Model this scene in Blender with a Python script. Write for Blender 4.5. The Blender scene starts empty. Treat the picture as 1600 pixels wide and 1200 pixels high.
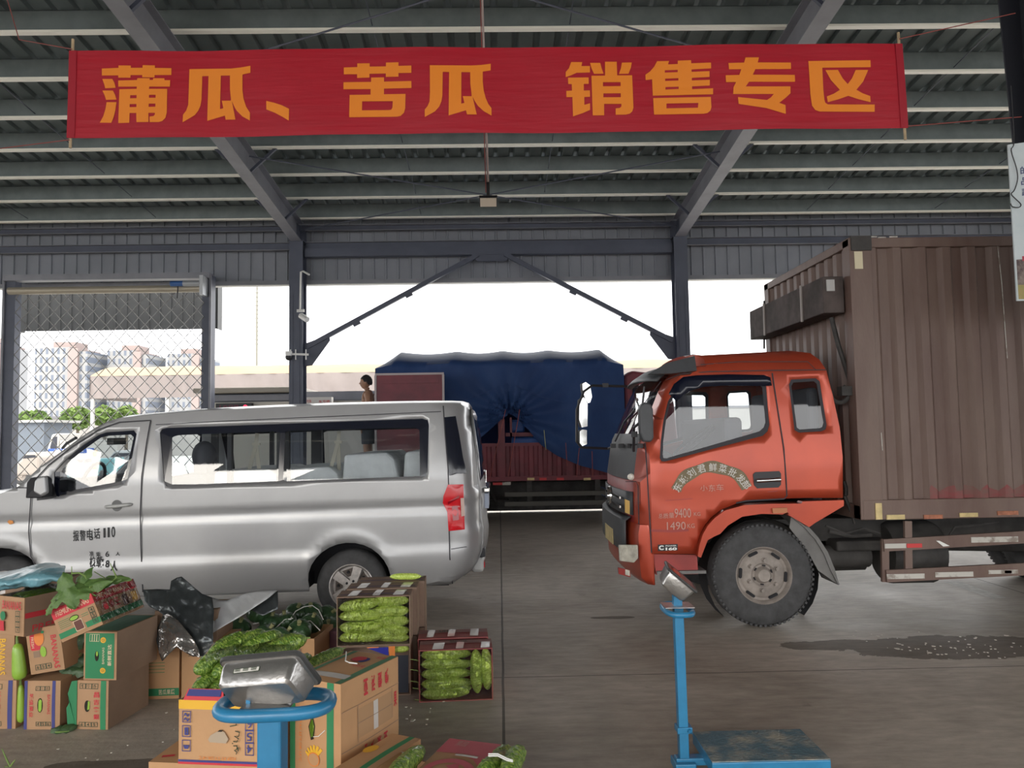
import bpy, bmesh, math, random
from mathutils import Vector, Matrix, noise
from mathutils.geometry import delaunay_2d_cdt

scene = bpy.context.scene
col = scene.collection
random.seed(7)
PI = math.pi

# ------------------------------------------------------------------ camera
F = 1200.0                      # focal length in pixels of a 1600x1200 frame
EYE = Vector((0.0, 0.0, 1.65))
VPX, VPY, ROLL = 780.0, 676.0, 0.0155
_cx, _cy = VPX - 800.0, 600.0 - VPY
# direction of world +Y as the camera sees it (camera axes: right, up, forward)
_d = Vector((_cx, _cy, F)).normalized()
_up = Vector((-math.sin(ROLL), math.cos(ROLL), 0.0))
_up = (_up - _d * _up.dot(_d)).normalized()
_rt = _up.cross(_d)
# rows: world X, Y, Z in camera (right, up, forward) coordinates
W2C = (_rt, _d, _up)


def ray(px, py):
    v = Vector(((px - 800.0), (600.0 - py), F))
    return Vector((v.dot(_rt), v.dot(_d), v.dot(_up)))


def P(px, py, y):
    """the point of the plane at distance y that the photograph shows at px, py"""
    r = ray(px, py)
    return EYE + r * (y / r.y)


def G(px, py, z=0.0):
    """the point of the level plane at height z"""
    r = ray(px, py)
    return EYE + r * ((z - EYE.z) / r.z)


cam_data = bpy.data.cameras.new('camera')
cam = bpy.data.objects.new('camera', cam_data)
col.objects.link(cam)
cam_data.sensor_fit = 'HORIZONTAL'
cam_data.sensor_width = 36.0
cam_data.lens = 36.0 * F / 1600.0
cam_data.clip_start = 0.05
cam_data.clip_end = 600.0
_r = Vector((_rt.x, _d.x, _up.x))
_u = Vector((_rt.y, _d.y, _up.y))
_f = Vector((_rt.z, _d.z, _up.z))
cam.matrix_world = Matrix(((_r.x, _u.x, -_f.x, EYE.x), (_r.y, _u.y, -_f.y, EYE.y),
                           (_r.z, _u.z, -_f.z, EYE.z), (0, 0, 0, 1)))
scene.camera = cam

# ------------------------------------------------------------------ light
world = bpy.data.worlds.new('overcast_sky')
scene.world = world
world.use_nodes = True
_n = world.node_tree.nodes
_n.clear()
_o = _n.new('ShaderNodeOutputWorld')
_b = _n.new('ShaderNodeBackground')
_t = _n.new('ShaderNodeTexCoord')
_s = _n.new('ShaderNodeSeparateXYZ')
_m = _n.new('ShaderNodeValToRGB')
_m.color_ramp.elements[0].position = 0.0
_m.color_ramp.elements[0].color = (0.92, 0.93, 0.95, 1)
_m.color_ramp.elements[1].position = 0.6
_m.color_ramp.elements[1].color = (1.0, 0.985, 0.95, 1)
world.node_tree.links.new(_t.outputs['Generated'], _s.inputs[0])
world.node_tree.links.new(_s.outputs['Z'], _m.inputs[0])
world.node_tree.links.new(_m.outputs[0], _b.inputs[0])
world.node_tree.links.new(_b.outputs[0], _o.inputs[0])
_b.inputs[1].default_value = 1.6
sun_data = bpy.data.lights.new('hazy_sun', 'SUN')
sun_data.energy = 1.6
sun_data.angle = math.radians(40)
sun_data.color = (1.0, 0.93, 0.82)
sun = bpy.data.objects.new('hazy_sun', sun_data)
col.objects.link(sun)
sun.rotation_euler = (math.radians(62), 0, math.radians(-25))

scene.view_settings.view_transform = 'Standard'
scene.view_settings.look = 'None'
scene.view_settings.gamma = 1.0
scene.view_settings.use_curve_mapping = False
scene.view_settings.exposure = 1.28
scene.cycles.max_bounces = 10
scene.cycles.diffuse_bounces = 5
scene.cycles.transparent_max_bounces = 24


# ------------------------------------------------------------------ materials
def lin(c):
    if isinstance(c, str):
        c = tuple(int(c[i:i + 2], 16) for i in (0, 2, 4))
        c = tuple(x / 255.0 for x in c)
        return tuple(x / 12.92 if x <= 0.04045 else ((x + 0.055) / 1.055) ** 2.4 for x in c)
    return c


MATS = {}


def mat(name, c, rough=0.6, metal=0.0, vary=0.0, vscale=8.0, c2=None, bump=0.0, bscale=40.0, spec=0.5,
        coat=0.0, emit=None, estr=0.0, stretch=None, lo=0.35, hi=0.65):
    """a principled material; c2 is a second colour mixed in by noise"""
    if name in MATS:
        return MATS[name]
    m = bpy.data.materials.new(name)
    m.use_nodes = True
    nt = m.node_tree
    b = nt.nodes['Principled BSDF']
    c = lin(c)
    b.inputs['Base Color'].default_value = (*c, 1)
    b.inputs['Roughness'].default_value = rough
    b.inputs['Metallic'].default_value = metal
    b.inputs['Specular IOR Level'].default_value = spec
    b.inputs['Coat Weight'].default_value = coat
    b.inputs['Coat Roughness'].default_value = 0.08
    if emit is not None:
        b.inputs['Emission Color'].default_value = (*lin(emit), 1)
        b.inputs['Emission Strength'].default_value = estr
    tc = None
    if vary or c2 is not None or bump:
        tc = nt.nodes.new('ShaderNodeTexCoord')
        mp = nt.nodes.new('ShaderNodeMapping')
        nt.links.new(tc.outputs['Object'], mp.inputs[0])
        if stretch:
            mp.inputs['Scale'].default_value = stretch
    if vary or c2 is not None:
        nz = nt.nodes.new('ShaderNodeTexNoise')
        nz.inputs['Scale'].default_value = vscale
        nz.inputs['Detail'].default_value = 6
        nz.inputs['Roughness'].default_value = 0.6
        nt.links.new(mp.outputs[0], nz.inputs['Vector'])
        rp = nt.nodes.new('ShaderNodeValToRGB')
        rp.color_ramp.elements[0].position = lo
        rp.color_ramp.elements[1].position = hi
        if c2 is not None:
            a, d = c, lin(c2)
        else:
            a = tuple(max(0, x * (1 - vary)) for x in c)
            d = tuple(min(1, x * (1 + vary)) for x in c)
        rp.color_ramp.elements[0].color = (*a, 1)
        rp.color_ramp.elements[1].color = (*d, 1)
        nt.links.new(nz.outputs['Fac'], rp.inputs[0])
        nt.links.new(rp.outputs[0], b.inputs['Base Color'])
    if bump:
        nb = nt.nodes.new('ShaderNodeTexNoise')
        nb.inputs['Scale'].default_value = bscale
        nb.inputs['Detail'].default_value = 4
        nt.links.new(mp.outputs[0], nb.inputs['Vector'])
        bp = nt.nodes.new('ShaderNodeBump')
        bp.inputs['Strength'].default_value = bump
        bp.inputs['Distance'].default_value = 0.02
        nt.links.new(nb.outputs['Fac'], bp.inputs['Height'])
        nt.links.new(bp.outputs[0], b.inputs['Normal'])
    MATS[name] = m
    return m


def film(name, tint, gloss=0.12, rough=0.05, clear=1.0, bump=0.0, bscale=20.0):
    """thin clear sheet: tinted see-through with a sheen on top"""
    if name in MATS:
        return MATS[name]
    m = bpy.data.materials.new(name)
    m.use_nodes = True
    nt = m.node_tree
    nt.nodes.clear()
    o = nt.nodes.new('ShaderNodeOutputMaterial')
    tr = nt.nodes.new('ShaderNodeBsdfTransparent')
    tr.inputs[0].default_value = (*lin(tint), 1)
    gl = nt.nodes.new('ShaderNodeBsdfGlossy')
    gl.inputs['Roughness'].default_value = rough
    mx = nt.nodes.new('ShaderNodeMixShader')
    fr = nt.nodes.new('ShaderNodeFresnel')
    fr.inputs[0].default_value = 1.45
    ad = nt.nodes.new('ShaderNodeMath')
    ad.operation = 'ADD'
    ad.use_clamp = True
    ad.inputs[1].default_value = gloss
    nt.links.new(fr.outputs[0], ad.inputs[0])
    nt.links.new(ad.outputs[0], mx.inputs[0])
    nt.links.new(tr.outputs[0], mx.inputs[1])
    nt.links.new(gl.outputs[0], mx.inputs[2])
    nt.links.new(mx.outputs[0], o.inputs[0])
    if bump:
        tc = nt.nodes.new('ShaderNodeTexCoord')
        nb = nt.nodes.new('ShaderNodeTexNoise')
        nb.inputs['Scale'].default_value = bscale
        nb.inputs['Detail'].default_value = 3
        nb.inputs['Distortion'].default_value = 2.0
        nt.links.new(tc.outputs['Object'], nb.inputs['Vector'])
        bp = nt.nodes.new('ShaderNodeBump')
        bp.inputs['Strength'].default_value = bump
        bp.inputs['Distance'].default_value = 0.05
        nt.links.new(nb.outputs['Fac'], bp.inputs['Height'])
        nt.links.new(bp.outputs[0], gl.inputs['Normal'])
        nt.links.new(bp.outputs[0], fr.inputs['Normal'])
    MATS[name] = m
    return m


# ------------------------------------------------------------------ mesh builder
def frame_to(d):
    d = d.normalized()
    a = Vector((0, 0, 1)) if abs(d.z) < 0.9 else Vector((1, 0, 0))
    u = d.cross(a).normalized()
    return u, u.cross(d).normalized()


class MB:
    """collects faces in world coordinates; build() links them as ONE mesh object"""

    def __init__(self):
        self.v, self.f, self.mi, self.mats = [], [], [], []

    def m(self, mt):
        if mt not in self.mats:
            self.mats.append(mt)
        return self.mats.index(mt)

    def add(self, vs, fs, mt):
        o = len(self.v)
        k = self.m(mt)
        self.v.extend([Vector(x) for x in vs])
        for f in fs:
            self.f.append([o + i for i in f])
            self.mi.append(k)
        return self

    def box(self, a, b, mt, M=None):
        x0, y0, z0 = a
        x1, y1, z1 = b
        vs = [Vector(p) for p in ((x0, y0, z0), (x1, y0, z0), (x1, y1, z0), (x0, y1, z0),
                                  (x0, y0, z1), (x1, y0, z1), (x1, y1, z1), (x0, y1, z1))]
        if M is not None:
            vs = [M @ p for p in vs]
        return self.add(vs, [(0, 3, 2, 1), (4, 5, 6, 7), (0, 1, 5, 4), (1, 2, 6, 5), (2, 3, 7, 6), (3, 0, 4, 7)], mt)

    def quad(self, a, b, c, d, mt):
        return self.add([a, b, c, d], [(0, 1, 2, 3)], mt)

    def bar(self, a, b, w, h, mt, up=None):
        """rectangular bar from a to b"""
        a, b = Vector(a), Vector(b)
        d = (b - a).normalized()
        up = Vector(up) if up else (Vector((0, 0, 1)) if abs(d.z) < 0.95 else Vector((0, 1, 0)))
        s = d.cross(up).normalized() * (w / 2)
        t = s.cross(d).normalized() * (h / 2)
        vs = [a - s - t, a + s - t, a + s + t, a - s + t, b - s - t, b + s - t, b + s + t, b - s + t]
        return self.add(vs, [(3, 2, 1, 0), (4, 5, 6, 7), (0, 1, 5, 4), (1, 2, 6, 5), (2, 3, 7, 6), (3, 0, 4, 7)], mt)

    def tube(self, pts, r, mt, n=8, closed=False, caps=True):
        pts = [Vector(p) for p in pts]
        rs = r if isinstance(r, (list, tuple)) else [r] * len(pts)
        vs, fs = [], []
        N = len(pts)
        u = None
        for i, p in enumerate(pts):
            if closed:
                d = pts[(i + 1) % N] - pts[i - 1]
            else:
                d = pts[min(i + 1, N - 1)] - pts[max(i - 1, 0)]
            d.normalize()
            if u is None:
                u, w = frame_to(d)
            else:
                u = (u - d * u.dot(d))
                u = u.normalized() if u.length > 1e-6 else frame_to(d)[0]
                w = u.cross(d).normalized()
            for k in range(n):
                a = 2 * PI * k / n
                vs.append(p + (u * math.cos(a) + w * math.sin(a)) * rs[i])
        for i in range(N if closed else N - 1):
            j = (i + 1) % N
            for k in range(n):
                l = (k + 1) % n
                fs.append((i * n + k, j * n + k, j * n + l, i * n + l))
        if caps and not closed:
            fs.append(tuple(range(n)))
            fs.append(tuple(reversed(range((N - 1) * n, N * n))))
        return self.add(vs, fs, mt)

    def lathe(self, prof, o, axis, mt, n=32, arc=2 * PI):
        """prof: (along axis, radius) pairs around the axis through o"""
        o, axis = Vector(o), Vector(axis).normalized()
        u, w = frame_to(axis)
        vs, fs = [], []
        for (t, r) in prof:
            for k in range(n):
                a = arc * k / n
                vs.append(o + axis * t + (u * math.cos(a) + w * math.sin(a)) * r)
        for i in range(len(prof) - 1):
            for k in range(n):
                l = (k + 1) % n
                fs.append((i * n + k, i * n + l, (i + 1) * n + l, (i + 1) * n + k))
        return self.add(vs, fs, mt)

    def ball(self, c, r, mt, n=12, m=8):
        c = Vector(c)
        rx, ry, rz = r if isinstance(r, (tuple, list)) else (r, r, r)
        vs, fs = [], []
        for i in range(m + 1):
            th = PI * i / m
            for k in range(n):
                a = 2 * PI * k / n
                vs.append(c + Vector((rx * math.sin(th) * math.cos(a), ry * math.sin(th) * math.sin(a), rz * math.cos(th))))
        for i in range(m):
            for k in range(n):
                l = (k + 1) % n
                fs.append((i * n + k, (i + 1) * n + k, (i + 1) * n + l, i * n + l))
        return self.add(vs, fs, mt)

    def grid(self, fn, nu, nv, mt, thick=0.0):
        vs = [Vector(fn(i / nu, j / nv)) for j in range(nv + 1) for i in range(nu + 1)]
        fs = [(j * (nu + 1) + i, j * (nu + 1) + i + 1, (j + 1) * (nu + 1) + i + 1, (j + 1) * (nu + 1) + i)
              for j in range(nv) for i in range(nu)]
        return self.add(vs, fs, mt)

    def prism(self, poly, d, mt):
        """polygon of 3D points pushed along vector d"""
        poly = [Vector(p) for p in poly]
        d = Vector(d)
        n = len(poly)
        vs = poly + [p + d for p in poly]
        fs = [tuple(range(n)), tuple(reversed(range(n, 2 * n)))]
        for i in range(n):
            j = (i + 1) % n
            fs.append((i, i + n, j + n, j))
        return self.add(vs, fs, mt)

    def panel(self, outer, holes, step, fn, mt):
        """flat outline with holes, filled by triangles and carried into space by fn(u, v)"""
        vs, es = [], []
        for loop in [outer] + list(holes):
            o = len(vs)
            vs.extend([Vector((p[0], p[1])) for p in loop])
            es.extend([(o + i, o + (i + 1) % len(loop)) for i in range(len(loop))])
        if step:
            x0, x1 = min(p[0] for p in outer), max(p[0] for p in outer)
            y0, y1 = min(p[1] for p in outer), max(p[1] for p in outer)
            sx, sy = step if isinstance(step, tuple) else (step, step)
            y = y0 + sy * 0.5
            while y < y1:
                x = x0 + sx * 0.5
                while x < x1:
                    if inside((x, y), outer) and not any(inside((x, y), h) for h in holes):
                        if min(edge_dist((x, y), l) for l in [outer] + list(holes)) > 0.3 * min(sx, sy):
                            vs.append(Vector((x, y)))
                    x += sx
                y += sy
        ov, oe, of, *_ = delaunay_2d_cdt(vs, es, [], 0, 1e-5)
        fs = []
        for f in of:
            c = sum((ov[i] for i in f), Vector((0, 0))) / len(f)
            if inside(c, outer) and not any(inside(c, h) for h in holes):
                fs.append(tuple(f))
        return self.add([fn(p.x, p.y) for p in ov], fs, mt)

    def text(self, body, o, u, v, w, h, mt, bold=0.0, lift=0.0, fn=None, shear=0.0):
        """lettering stretched to the rectangle w x h whose lower left corner is o"""
        vs, fs = text_mesh(body, bold)
        if not vs:
            return self
        x0, x1 = min(p.x for p in vs), max(p.x for p in vs)
        y0, y1 = min(p.y for p in vs), max(p.y for p in vs)
        sx, sy = w / max(1e-6, x1 - x0), h / max(1e-6, y1 - y0)
        o, u, v = Vector(o), Vector(u).normalized(), Vector(v).normalized()
        n = u.cross(v) * lift
        out = []
        for p in vs:
            a, b = (p.x - x0) * sx, (p.y - y0) * sy
            q = o + u * (a + shear * b) + v * b + n
            out.append(fn(q) if fn else q)
        return self.add(out, fs, mt)

    def build(self, name, parent=None, smooth=False, bevel=0.0, solid=0.0, weld=0.0, sub=0, angle=40, offset=-1):
        me = bpy.data.meshes.new(name)
        org = parent.location if parent is not None else Vector((0, 0, 0))
        if parent is not None and parent.parent is not None:
            org = parent['_org'] if '_org' in parent else parent.parent.location
            org = Vector(org)
        me.from_pydata([tuple(p - org) for p in self.v], [], self.f)
        for x in self.mats:
            me.materials.append(x)
        if len(self.mats) > 1:
            me.polygons.foreach_set('material_index', self.mi)
        me.update()
        if weld or smooth:
            bm = bmesh.new()
            bm.from_mesh(me)
            if weld:
                bmesh.ops.remove_doubles(bm, verts=bm.verts, dist=weld)
                bmesh.ops.recalc_face_normals(bm, faces=bm.faces)
            if smooth:
                for f in bm.faces:
                    f.smooth = True
                for e in bm.edges:
                    if len(e.link_faces) == 2 and e.calc_face_angle(0) > math.radians(angle):
                        e.smooth = False
            bm.to_mesh(me)
            bm.free()
        ob = bpy.data.objects.new(name, me)
        col.objects.link(ob)
        if parent is not None:
            ob.parent = parent
        if solid:
            s = ob.modifiers.new('thickness', 'SOLIDIFY')
            s.thickness = solid
            s.offset = offset
        if bevel:
            b = ob.modifiers.new('edge', 'BEVEL')
            b.width = bevel
            b.segments = 2
            b.limit_method = 'ANGLE'
        if sub:
            s = ob.modifiers.new('round', 'SUBSURF')
            s.levels = s.render_levels = sub
        return ob


def inside(p, poly):
    x, y = p[0], p[1]
    c = False
    n = len(poly)
    for i in range(n):
        a, b = poly[i], poly[i - 1]
        if (a[1] > y) != (b[1] > y) and x < (b[0] - a[0]) * (y - a[1]) / (b[1] - a[1]) + a[0]:
            c = not c
    return c


def edge_dist(p, poly):
    best = 1e9
    for i in range(len(poly)):
        ax, ay = poly[i - 1][0], poly[i - 1][1]
        bx, by = poly[i][0], poly[i][1]
        dx, dy = bx - ax, by - ay
        L = dx * dx + dy * dy
        t = 0 if L == 0 else max(0, min(1, ((p[0] - ax) * dx + (p[1] - ay) * dy) / L))
        best = min(best, math.hypot(p[0] - ax - t * dx, p[1] - ay - t * dy))
    return best


_TEXT = {}


def text_mesh(body, bold=0.0):
    k = (body, bold)
    if k in _TEXT:
        return _TEXT[k]
    c = bpy.data.curves.new('t', 'FONT')
    c.body = body
    c.resolution_u = 3
    c.offset = bold
    o = bpy.data.objects.new('t', c)
    col.objects.link(o)
    dg = bpy.context.evaluated_depsgraph_get()
    me = bpy.data.meshes.new_from_object(o.evaluated_get(dg))
    vs = [v.co.copy() for v in me.vertices]
    fs = [tuple(p.vertices) for p in me.polygons]
    bpy.data.objects.remove(o)
    bpy.data.curves.remove(c)
    bpy.data.meshes.remove(me)
    _TEXT[k] = (vs, fs)
    return vs, fs


# ------------------------------------------------------------------ naming
def tag(o, label, cat, group=None, kind=None):
    o['label'] = label
    o['category'] = cat
    if group:
        o['group'] = group
    if kind:
        o['kind'] = kind
    return o


def thing(name, label, cat, loc=(0, 0, 0), group=None):
    o = bpy.data.objects.new(name, None)
    o.empty_display_size = 0.1
    col.objects.link(o)
    o.location = Vector(loc)
    return tag(o, label, cat, group)


def struct(o):
    o['kind'] = 'structure'
    return o


def copy_tree(o, parent=None):
    c = o.copy()
    col.objects.link(c)
    if parent is not None:
        c.parent = parent
    for ch in o.children:
        copy_tree(ch, c)
    return c


def rounded(x0, y0, x1, y1, r, n=4):
    out = []
    for cx, cy, a0 in ((x1 - r, y1 - r, 0), (x0 + r, y1 - r, PI / 2), (x0 + r, y0 + r, PI), (x1 - r, y0 + r, 3 * PI / 2)):
        for k in range(n + 1):
            a = a0 + PI / 2 * k / n
            out.append((cx + r * math.cos(a), cy + r * math.sin(a)))
    return out
# ================================================================== the shed
STEEL = mat('grey_steel_paint', (0.22, 0.225, 0.255), 0.5, 0.0, vary=0.12, vscale=2.0)
STEEL_DARK = mat('blue_grey_steel_paint', (0.075, 0.085, 0.12), 0.5, vary=0.1, vscale=2.0)
GALV = mat('galvanised_purlin', (0.235, 0.27, 0.275), 0.42, 0.5, vary=0.12, vscale=3.0)
LIP = mat('pale_lit_flange', (0.95, 0.93, 0.84), 0.4)  # bright light along the galvanised flange put into a pale colour
SHEET = mat('roof_sheet', (0.20, 0.24, 0.25), 0.5, 0.2, vary=0.1, vscale=1.5)
CLAD = mat('cladding_sheet', (0.225, 0.24, 0.275), 0.55, 0.1, vary=0.08, vscale=1.2)

YW = 16.0                       # the far wall line
XL, XR = -4.13, 3.83            # the two frames in view


YRIDGE = 3.5


def roof_z(y):
    return 6.10 + 0.1 * (YW - YRIDGE - abs(y - YRIDGE))


def make_floor():
    m = bpy.data.materials.new('worn_concrete')
    m.use_nodes = True
    nt = m.node_tree
    b = nt.nodes['Principled BSDF']
    L = nt.links.new
    tc = nt.nodes.new('ShaderNodeTexCoord')
    sep = nt.nodes.new('ShaderNodeSeparateXYZ')
    L(tc.outputs['Object'], sep.inputs[0])

    def mth(op, a, b_=None, c_=None):
        n = nt.nodes.new('ShaderNodeMath')
        n.operation = op
        for i, x in enumerate((a, b_, c_)):
            if x is None:
                continue
            if isinstance(x, (int, float)):
                n.inputs[i].default_value = x
            else:
                L(x, n.inputs[i])
        return n.outputs[0]

    def nz(scale, detail, stretch=(1, 1, 1), dist=0.0):
        mp = nt.nodes.new('ShaderNodeMapping')
        mp.inputs['Scale'].default_value = stretch
        L(tc.outputs['Object'], mp.inputs[0])
        n = nt.nodes.new('ShaderNodeTexNoise')
        n.inputs['Scale'].default_value = scale
        n.inputs['Detail'].default_value = detail
        n.inputs['Roughness'].default_value = 0.65
        n.inputs['Distortion'].default_value = dist
        L(mp.outputs[0], n.inputs['Vector'])
        return n.outputs['Fac']

    def ramp(f, p0, c0, p1, c1):
        r = nt.nodes.new('ShaderNodeValToRGB')
        r.color_ramp.elements[0].position = p0
        r.color_ramp.elements[0].color = (*c0, 1)
        r.color_ramp.elements[1].position = p1
        r.color_ramp.elements[1].color = (*c1, 1)
        L(f, r.inputs[0])
        return r.outputs[0]

    def mix(f, a, c, mode='MIX'):
        n = nt.nodes.new('ShaderNodeMix')
        n.data_type = 'RGBA'
        n.blend_type = mode
        L(f, n.inputs[0]) if not isinstance(f, float) else setattr(n.inputs[0], 'default_value', f)
        for i, x in ((6, a), (7, c)):
            if isinstance(x, tuple):
                n.inputs[i].default_value = (*x, 1)
            else:
                L(x, n.inputs[i])
        return n.outputs[2]

    base = ramp(nz(0.55, 8, (1, 1, 1), 0.6), 0.3, (0.28, 0.24, 0.20), 0.70, (0.52, 0.465, 0.405))
    fine = ramp(nz(9, 6, (0.5, 1.6, 1)), 0.3, (0.75, 0.75, 0.75), 0.7, (1.12, 1.12, 1.12))
    c = mix(1.0, base, fine, 'MULTIPLY')
    scuff = ramp(nz(2.2, 8, (0.35, 2.2, 1), 1.0), 0.58, (0, 0, 0), 0.78, (1, 1, 1))
    c = mix(mth('MULTIPLY', scuff, 0.35), c, (0.46, 0.43, 0.39))
    spots = ramp(nz(3.1, 5, (1, 1.3, 1)), 0.66, (0, 0, 0), 0.74, (1, 1, 1))
    c = mix(mth('MULTIPLY', spots, 0.5), c, (0.075, 0.062, 0.052))

    def line(coord, at, w):
        wob = mth('MULTIPLY', mth('SUBTRACT', nz(1.5, 2), 0.5), 0.012)
        d = mth('ABSOLUTE', mth('SUBTRACT', mth('ADD', coord, wob), at))
        return mth('LESS_THAN', d, w)
    X, Y = sep.outputs['X'], sep.outputs['Y']
    # cut joints of the slab
    j = line(X, 0.0, 0.008)
    for x in (-5.2, 5.1, 10.2, -10.4):
        j = mth('MAXIMUM', j, line(X, x, 0.008))
    for y in (5.3, 10.4, 15.6, 0.4):
        j = mth('MAXIMUM', j, line(Y, y, 0.006))
    c = mix(mth('MULTIPLY', j, 0.8), c, (0.03, 0.027, 0.025))
    # a paler repaired strip beside the joint
    st = mth('LESS_THAN', mth('ABSOLUTE', mth('SUBTRACT', X, 0.56)), 0.075)
    c = mix(mth('MULTIPLY', st, 0.08), c, (0.34, 0.32, 0.29))
    # a wet patch behind the lorry's wheel and a damp track left of the cartons

    def blot(cx, cy, rx, ry, soft):
        ax = mth('DIVIDE', mth('SUBTRACT', X, cx), rx)
        ay = mth('DIVIDE', mth('SUBTRACT', Y, cy), ry)
        r = mth('ADD', mth('MULTIPLY', ax, ax), mth('MULTIPLY', ay, ay))
        r = mth('ADD', r, mth('MULTIPLY', mth('SUBTRACT', nz(2.6, 5), 0.5), 2.4))
        return mth('MULTIPLY', mth('LESS_THAN', r, 1.0), 1.0), mth('SUBTRACT', 1.0, r)
    w1, _ = blot(3.45, 5.78, 0.95, 0.30, 0.3)
    w2, _ = blot(2.6, 5.9, 0.5, 0.14, 0.3)
    w3, _ = blot(-2.0, 4.05, 0.34, 0.06, 0.2)
    w4, _ = blot(0.98, 6.9, 0.2, 0.05, 0.2)
    w5, _ = blot(-1.75, 3.8, 0.3, 0.06, 0.2)
    wet = mth('MAXIMUM', mth('MAXIMUM', w1, w2), mth('MAXIMUM', w3, mth('MAXIMUM', w4, w5)))
    c = mix(mth('MULTIPLY', wet, 0.62), c, (0.045, 0.036, 0.03))
    L(c, b.inputs['Base Color'])
    rg = mth('SUBTRACT', 0.62, mth('MULTIPLY', wet, 0.0))
    rg = mth('ADD', rg, mth('MULTIPLY', mth('SUBTRACT', nz(1.1, 5), 0.5), 0.5))
    L(rg, b.inputs['Roughness'])
    L(mth('SUBTRACT', 0.45, mth('MULTIPLY', wet, 0.38)), b.inputs['Specular IOR Level'])
    bp = nt.nodes.new('ShaderNodeBump')
    bp.inputs['Strength'].default_value = 0.25
    bp.inputs['Distance'].default_value = 0.01
    L(nz(30, 5), bp.inputs['Height'])
    L(bp.outputs[0], b.inputs['Normal'])
    MATS['floor'] = m
    mb = MB()
    mb.grid(lambda u, v: (-34 + 68 * u, -9.6 + 26.2 * v, 0), 8, 8, m)
    struct(mb.build('floor'))


make_floor()
YARD = mat('yard_concrete', (0.42, 0.41, 0.39), 0.8, c2=(0.52, 0.51, 0.49), vscale=0.6)
mb = MB()
mb.quad((-160, 16.6, 0), (160, 16.6, 0), (160, 260, 0), (-160, 260, 0), YARD)
mb.quad((-160, -60, -0.002), (160, -60, -0.002), (160, -9.6, -0.002), (-160, -9.6, -0.002), YARD)
mb.quad((-160, -9.6, -0.002), (-34, -9.6, -0.002), (-34, 16.6, -0.002), (-160, 16.6, -0.002), YARD)
mb.quad((34, -9.6, -0.002), (160, -9.6, -0.002), (160, 16.6, -0.002), (34, 16.6, -0.002), YARD)
struct(mb.build('ground'))

# corrugated roof sheet
Y0R, Y1R = -9.5, 16.5


def make_roof():
    mb = MB()
    x, pts = -33.0, []
    while x < 33.0:
        pts += [(x, 0.0), (x + 0.19, 0.0), (x + 0.215, 0.05), (x + 0.265, 0.05)]
        x += 0.29
    vs = []
    for y in (Y1R, YRIDGE, Y0R):
        vs += [(px, y, roof_z(y) + 0.31 + h) for px, h in pts]
    n = len(pts)
    mb.add(vs, [(j * n + i, j * n + i + 1, j * n + n + i + 1, j * n + n + i) for j in (0, 1) for i in range(n - 1)], SHEET)
    struct(mb.build('ceiling', solid=0.006))


make_roof()
# purlins
y = 15.68
k = 0
while y > Y0R + 0.2:
    z = roof_z(y)
    mb = MB()
    mb.box((-32.5, y - 0.004, z - 0.03), (32.5, y + 0.004, z + 0.285), GALV)
    mb.box((-32.5, y - 0.075, z - 0.034), (32.5, y + 0.004, z - 0.028), LIP)
    mb.box((-32.5, y - 0.079, z - 0.034), (32.5, y - 0.075, z - 0.004), LIP)
    mb.box((-32.5, y - 0.004, z + 0.28), (32.5, y + 0.07, z + 0.286), GALV)
    struct(mb.build('purlin_beam'))
    y -= 1.04
    k += 1
# frames: tapered rafters and columns
for fx in (XL - 23.88, XL - 15.92, XL - 7.96, XL, XR, XR + 7.96, XR + 15.92, XR + 23.88):
    mb = MB()
    for (ya, yb) in ((15.85, YRIDGE), (-8.85, YRIDGE)):
        za, zb = roof_z(ya) - 0.04, roof_z(yb) - 0.04
        d0 = 0.42
        for s in (0, 1):
            oa, ob = (d0, d0) if s else (0.0, 0.0)
            mb.bar((fx, ya, za - oa), (fx, yb, zb - ob), 0.22, 0.016, STEEL)
        mb.prism([(fx - 0.005, ya, za - d0), (fx - 0.005, ya, za), (fx - 0.005, yb, zb), (fx - 0.005, yb, zb - d0)],
                 (0.01, 0, 0), STEEL)
    struct(mb.build('rafter_beam'))
    mb = MB()
    top = roof_z(15.8) - 0.44
    mb.box((fx - 0.14, 15.70, 0), (fx + 0.14, 15.715, top), STEEL_DARK)
    mb.box((fx - 0.14, 16.0, 0), (fx + 0.14, 16.015, top + 0.4), STEEL_DARK)
    mb.box((fx - 0.006, 15.715, 0), (fx + 0.006, 16.0, top + 0.38), STEEL_DARK)
    mb.box((fx - 0.2, 15.66, 0), (fx + 0.2, 16.05, 0.03), STEEL_DARK)
    mb.box((fx - 0.16, 15.68, top - 0.02), (fx + 0.16, 16.0, top), STEEL_DARK)
    for s in (-1, 1):
        mb.box((fx + s * 0.07 - 0.012, 15.69, 1.0), (fx + s * 0.07 + 0.012, 15.70, 4.6), STEEL_DARK)
    struct(mb.build('column'))
    mb = MB()
    mb.box((fx - 0.14, -9.0, 0), (fx + 0.14, -8.7, top + 0.2), STEEL_DARK)
    struct(mb.build('column'))
# fly braces from the rafters up to the purlins
for fx in (XL, XR):
    for yy in (14.64, 12.56, 10.48, 8.4):
        for s in (-1, 1):
            mb = MB()
            mb.bar((fx + s * 0.06, yy, roof_z(yy) - 0.42), (fx + s * 0.52, yy - 0.02, roof_z(yy) + 0.0), 0.045, 0.045, STEEL_DARK)
            struct(mb.build('strut_beam'))
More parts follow.
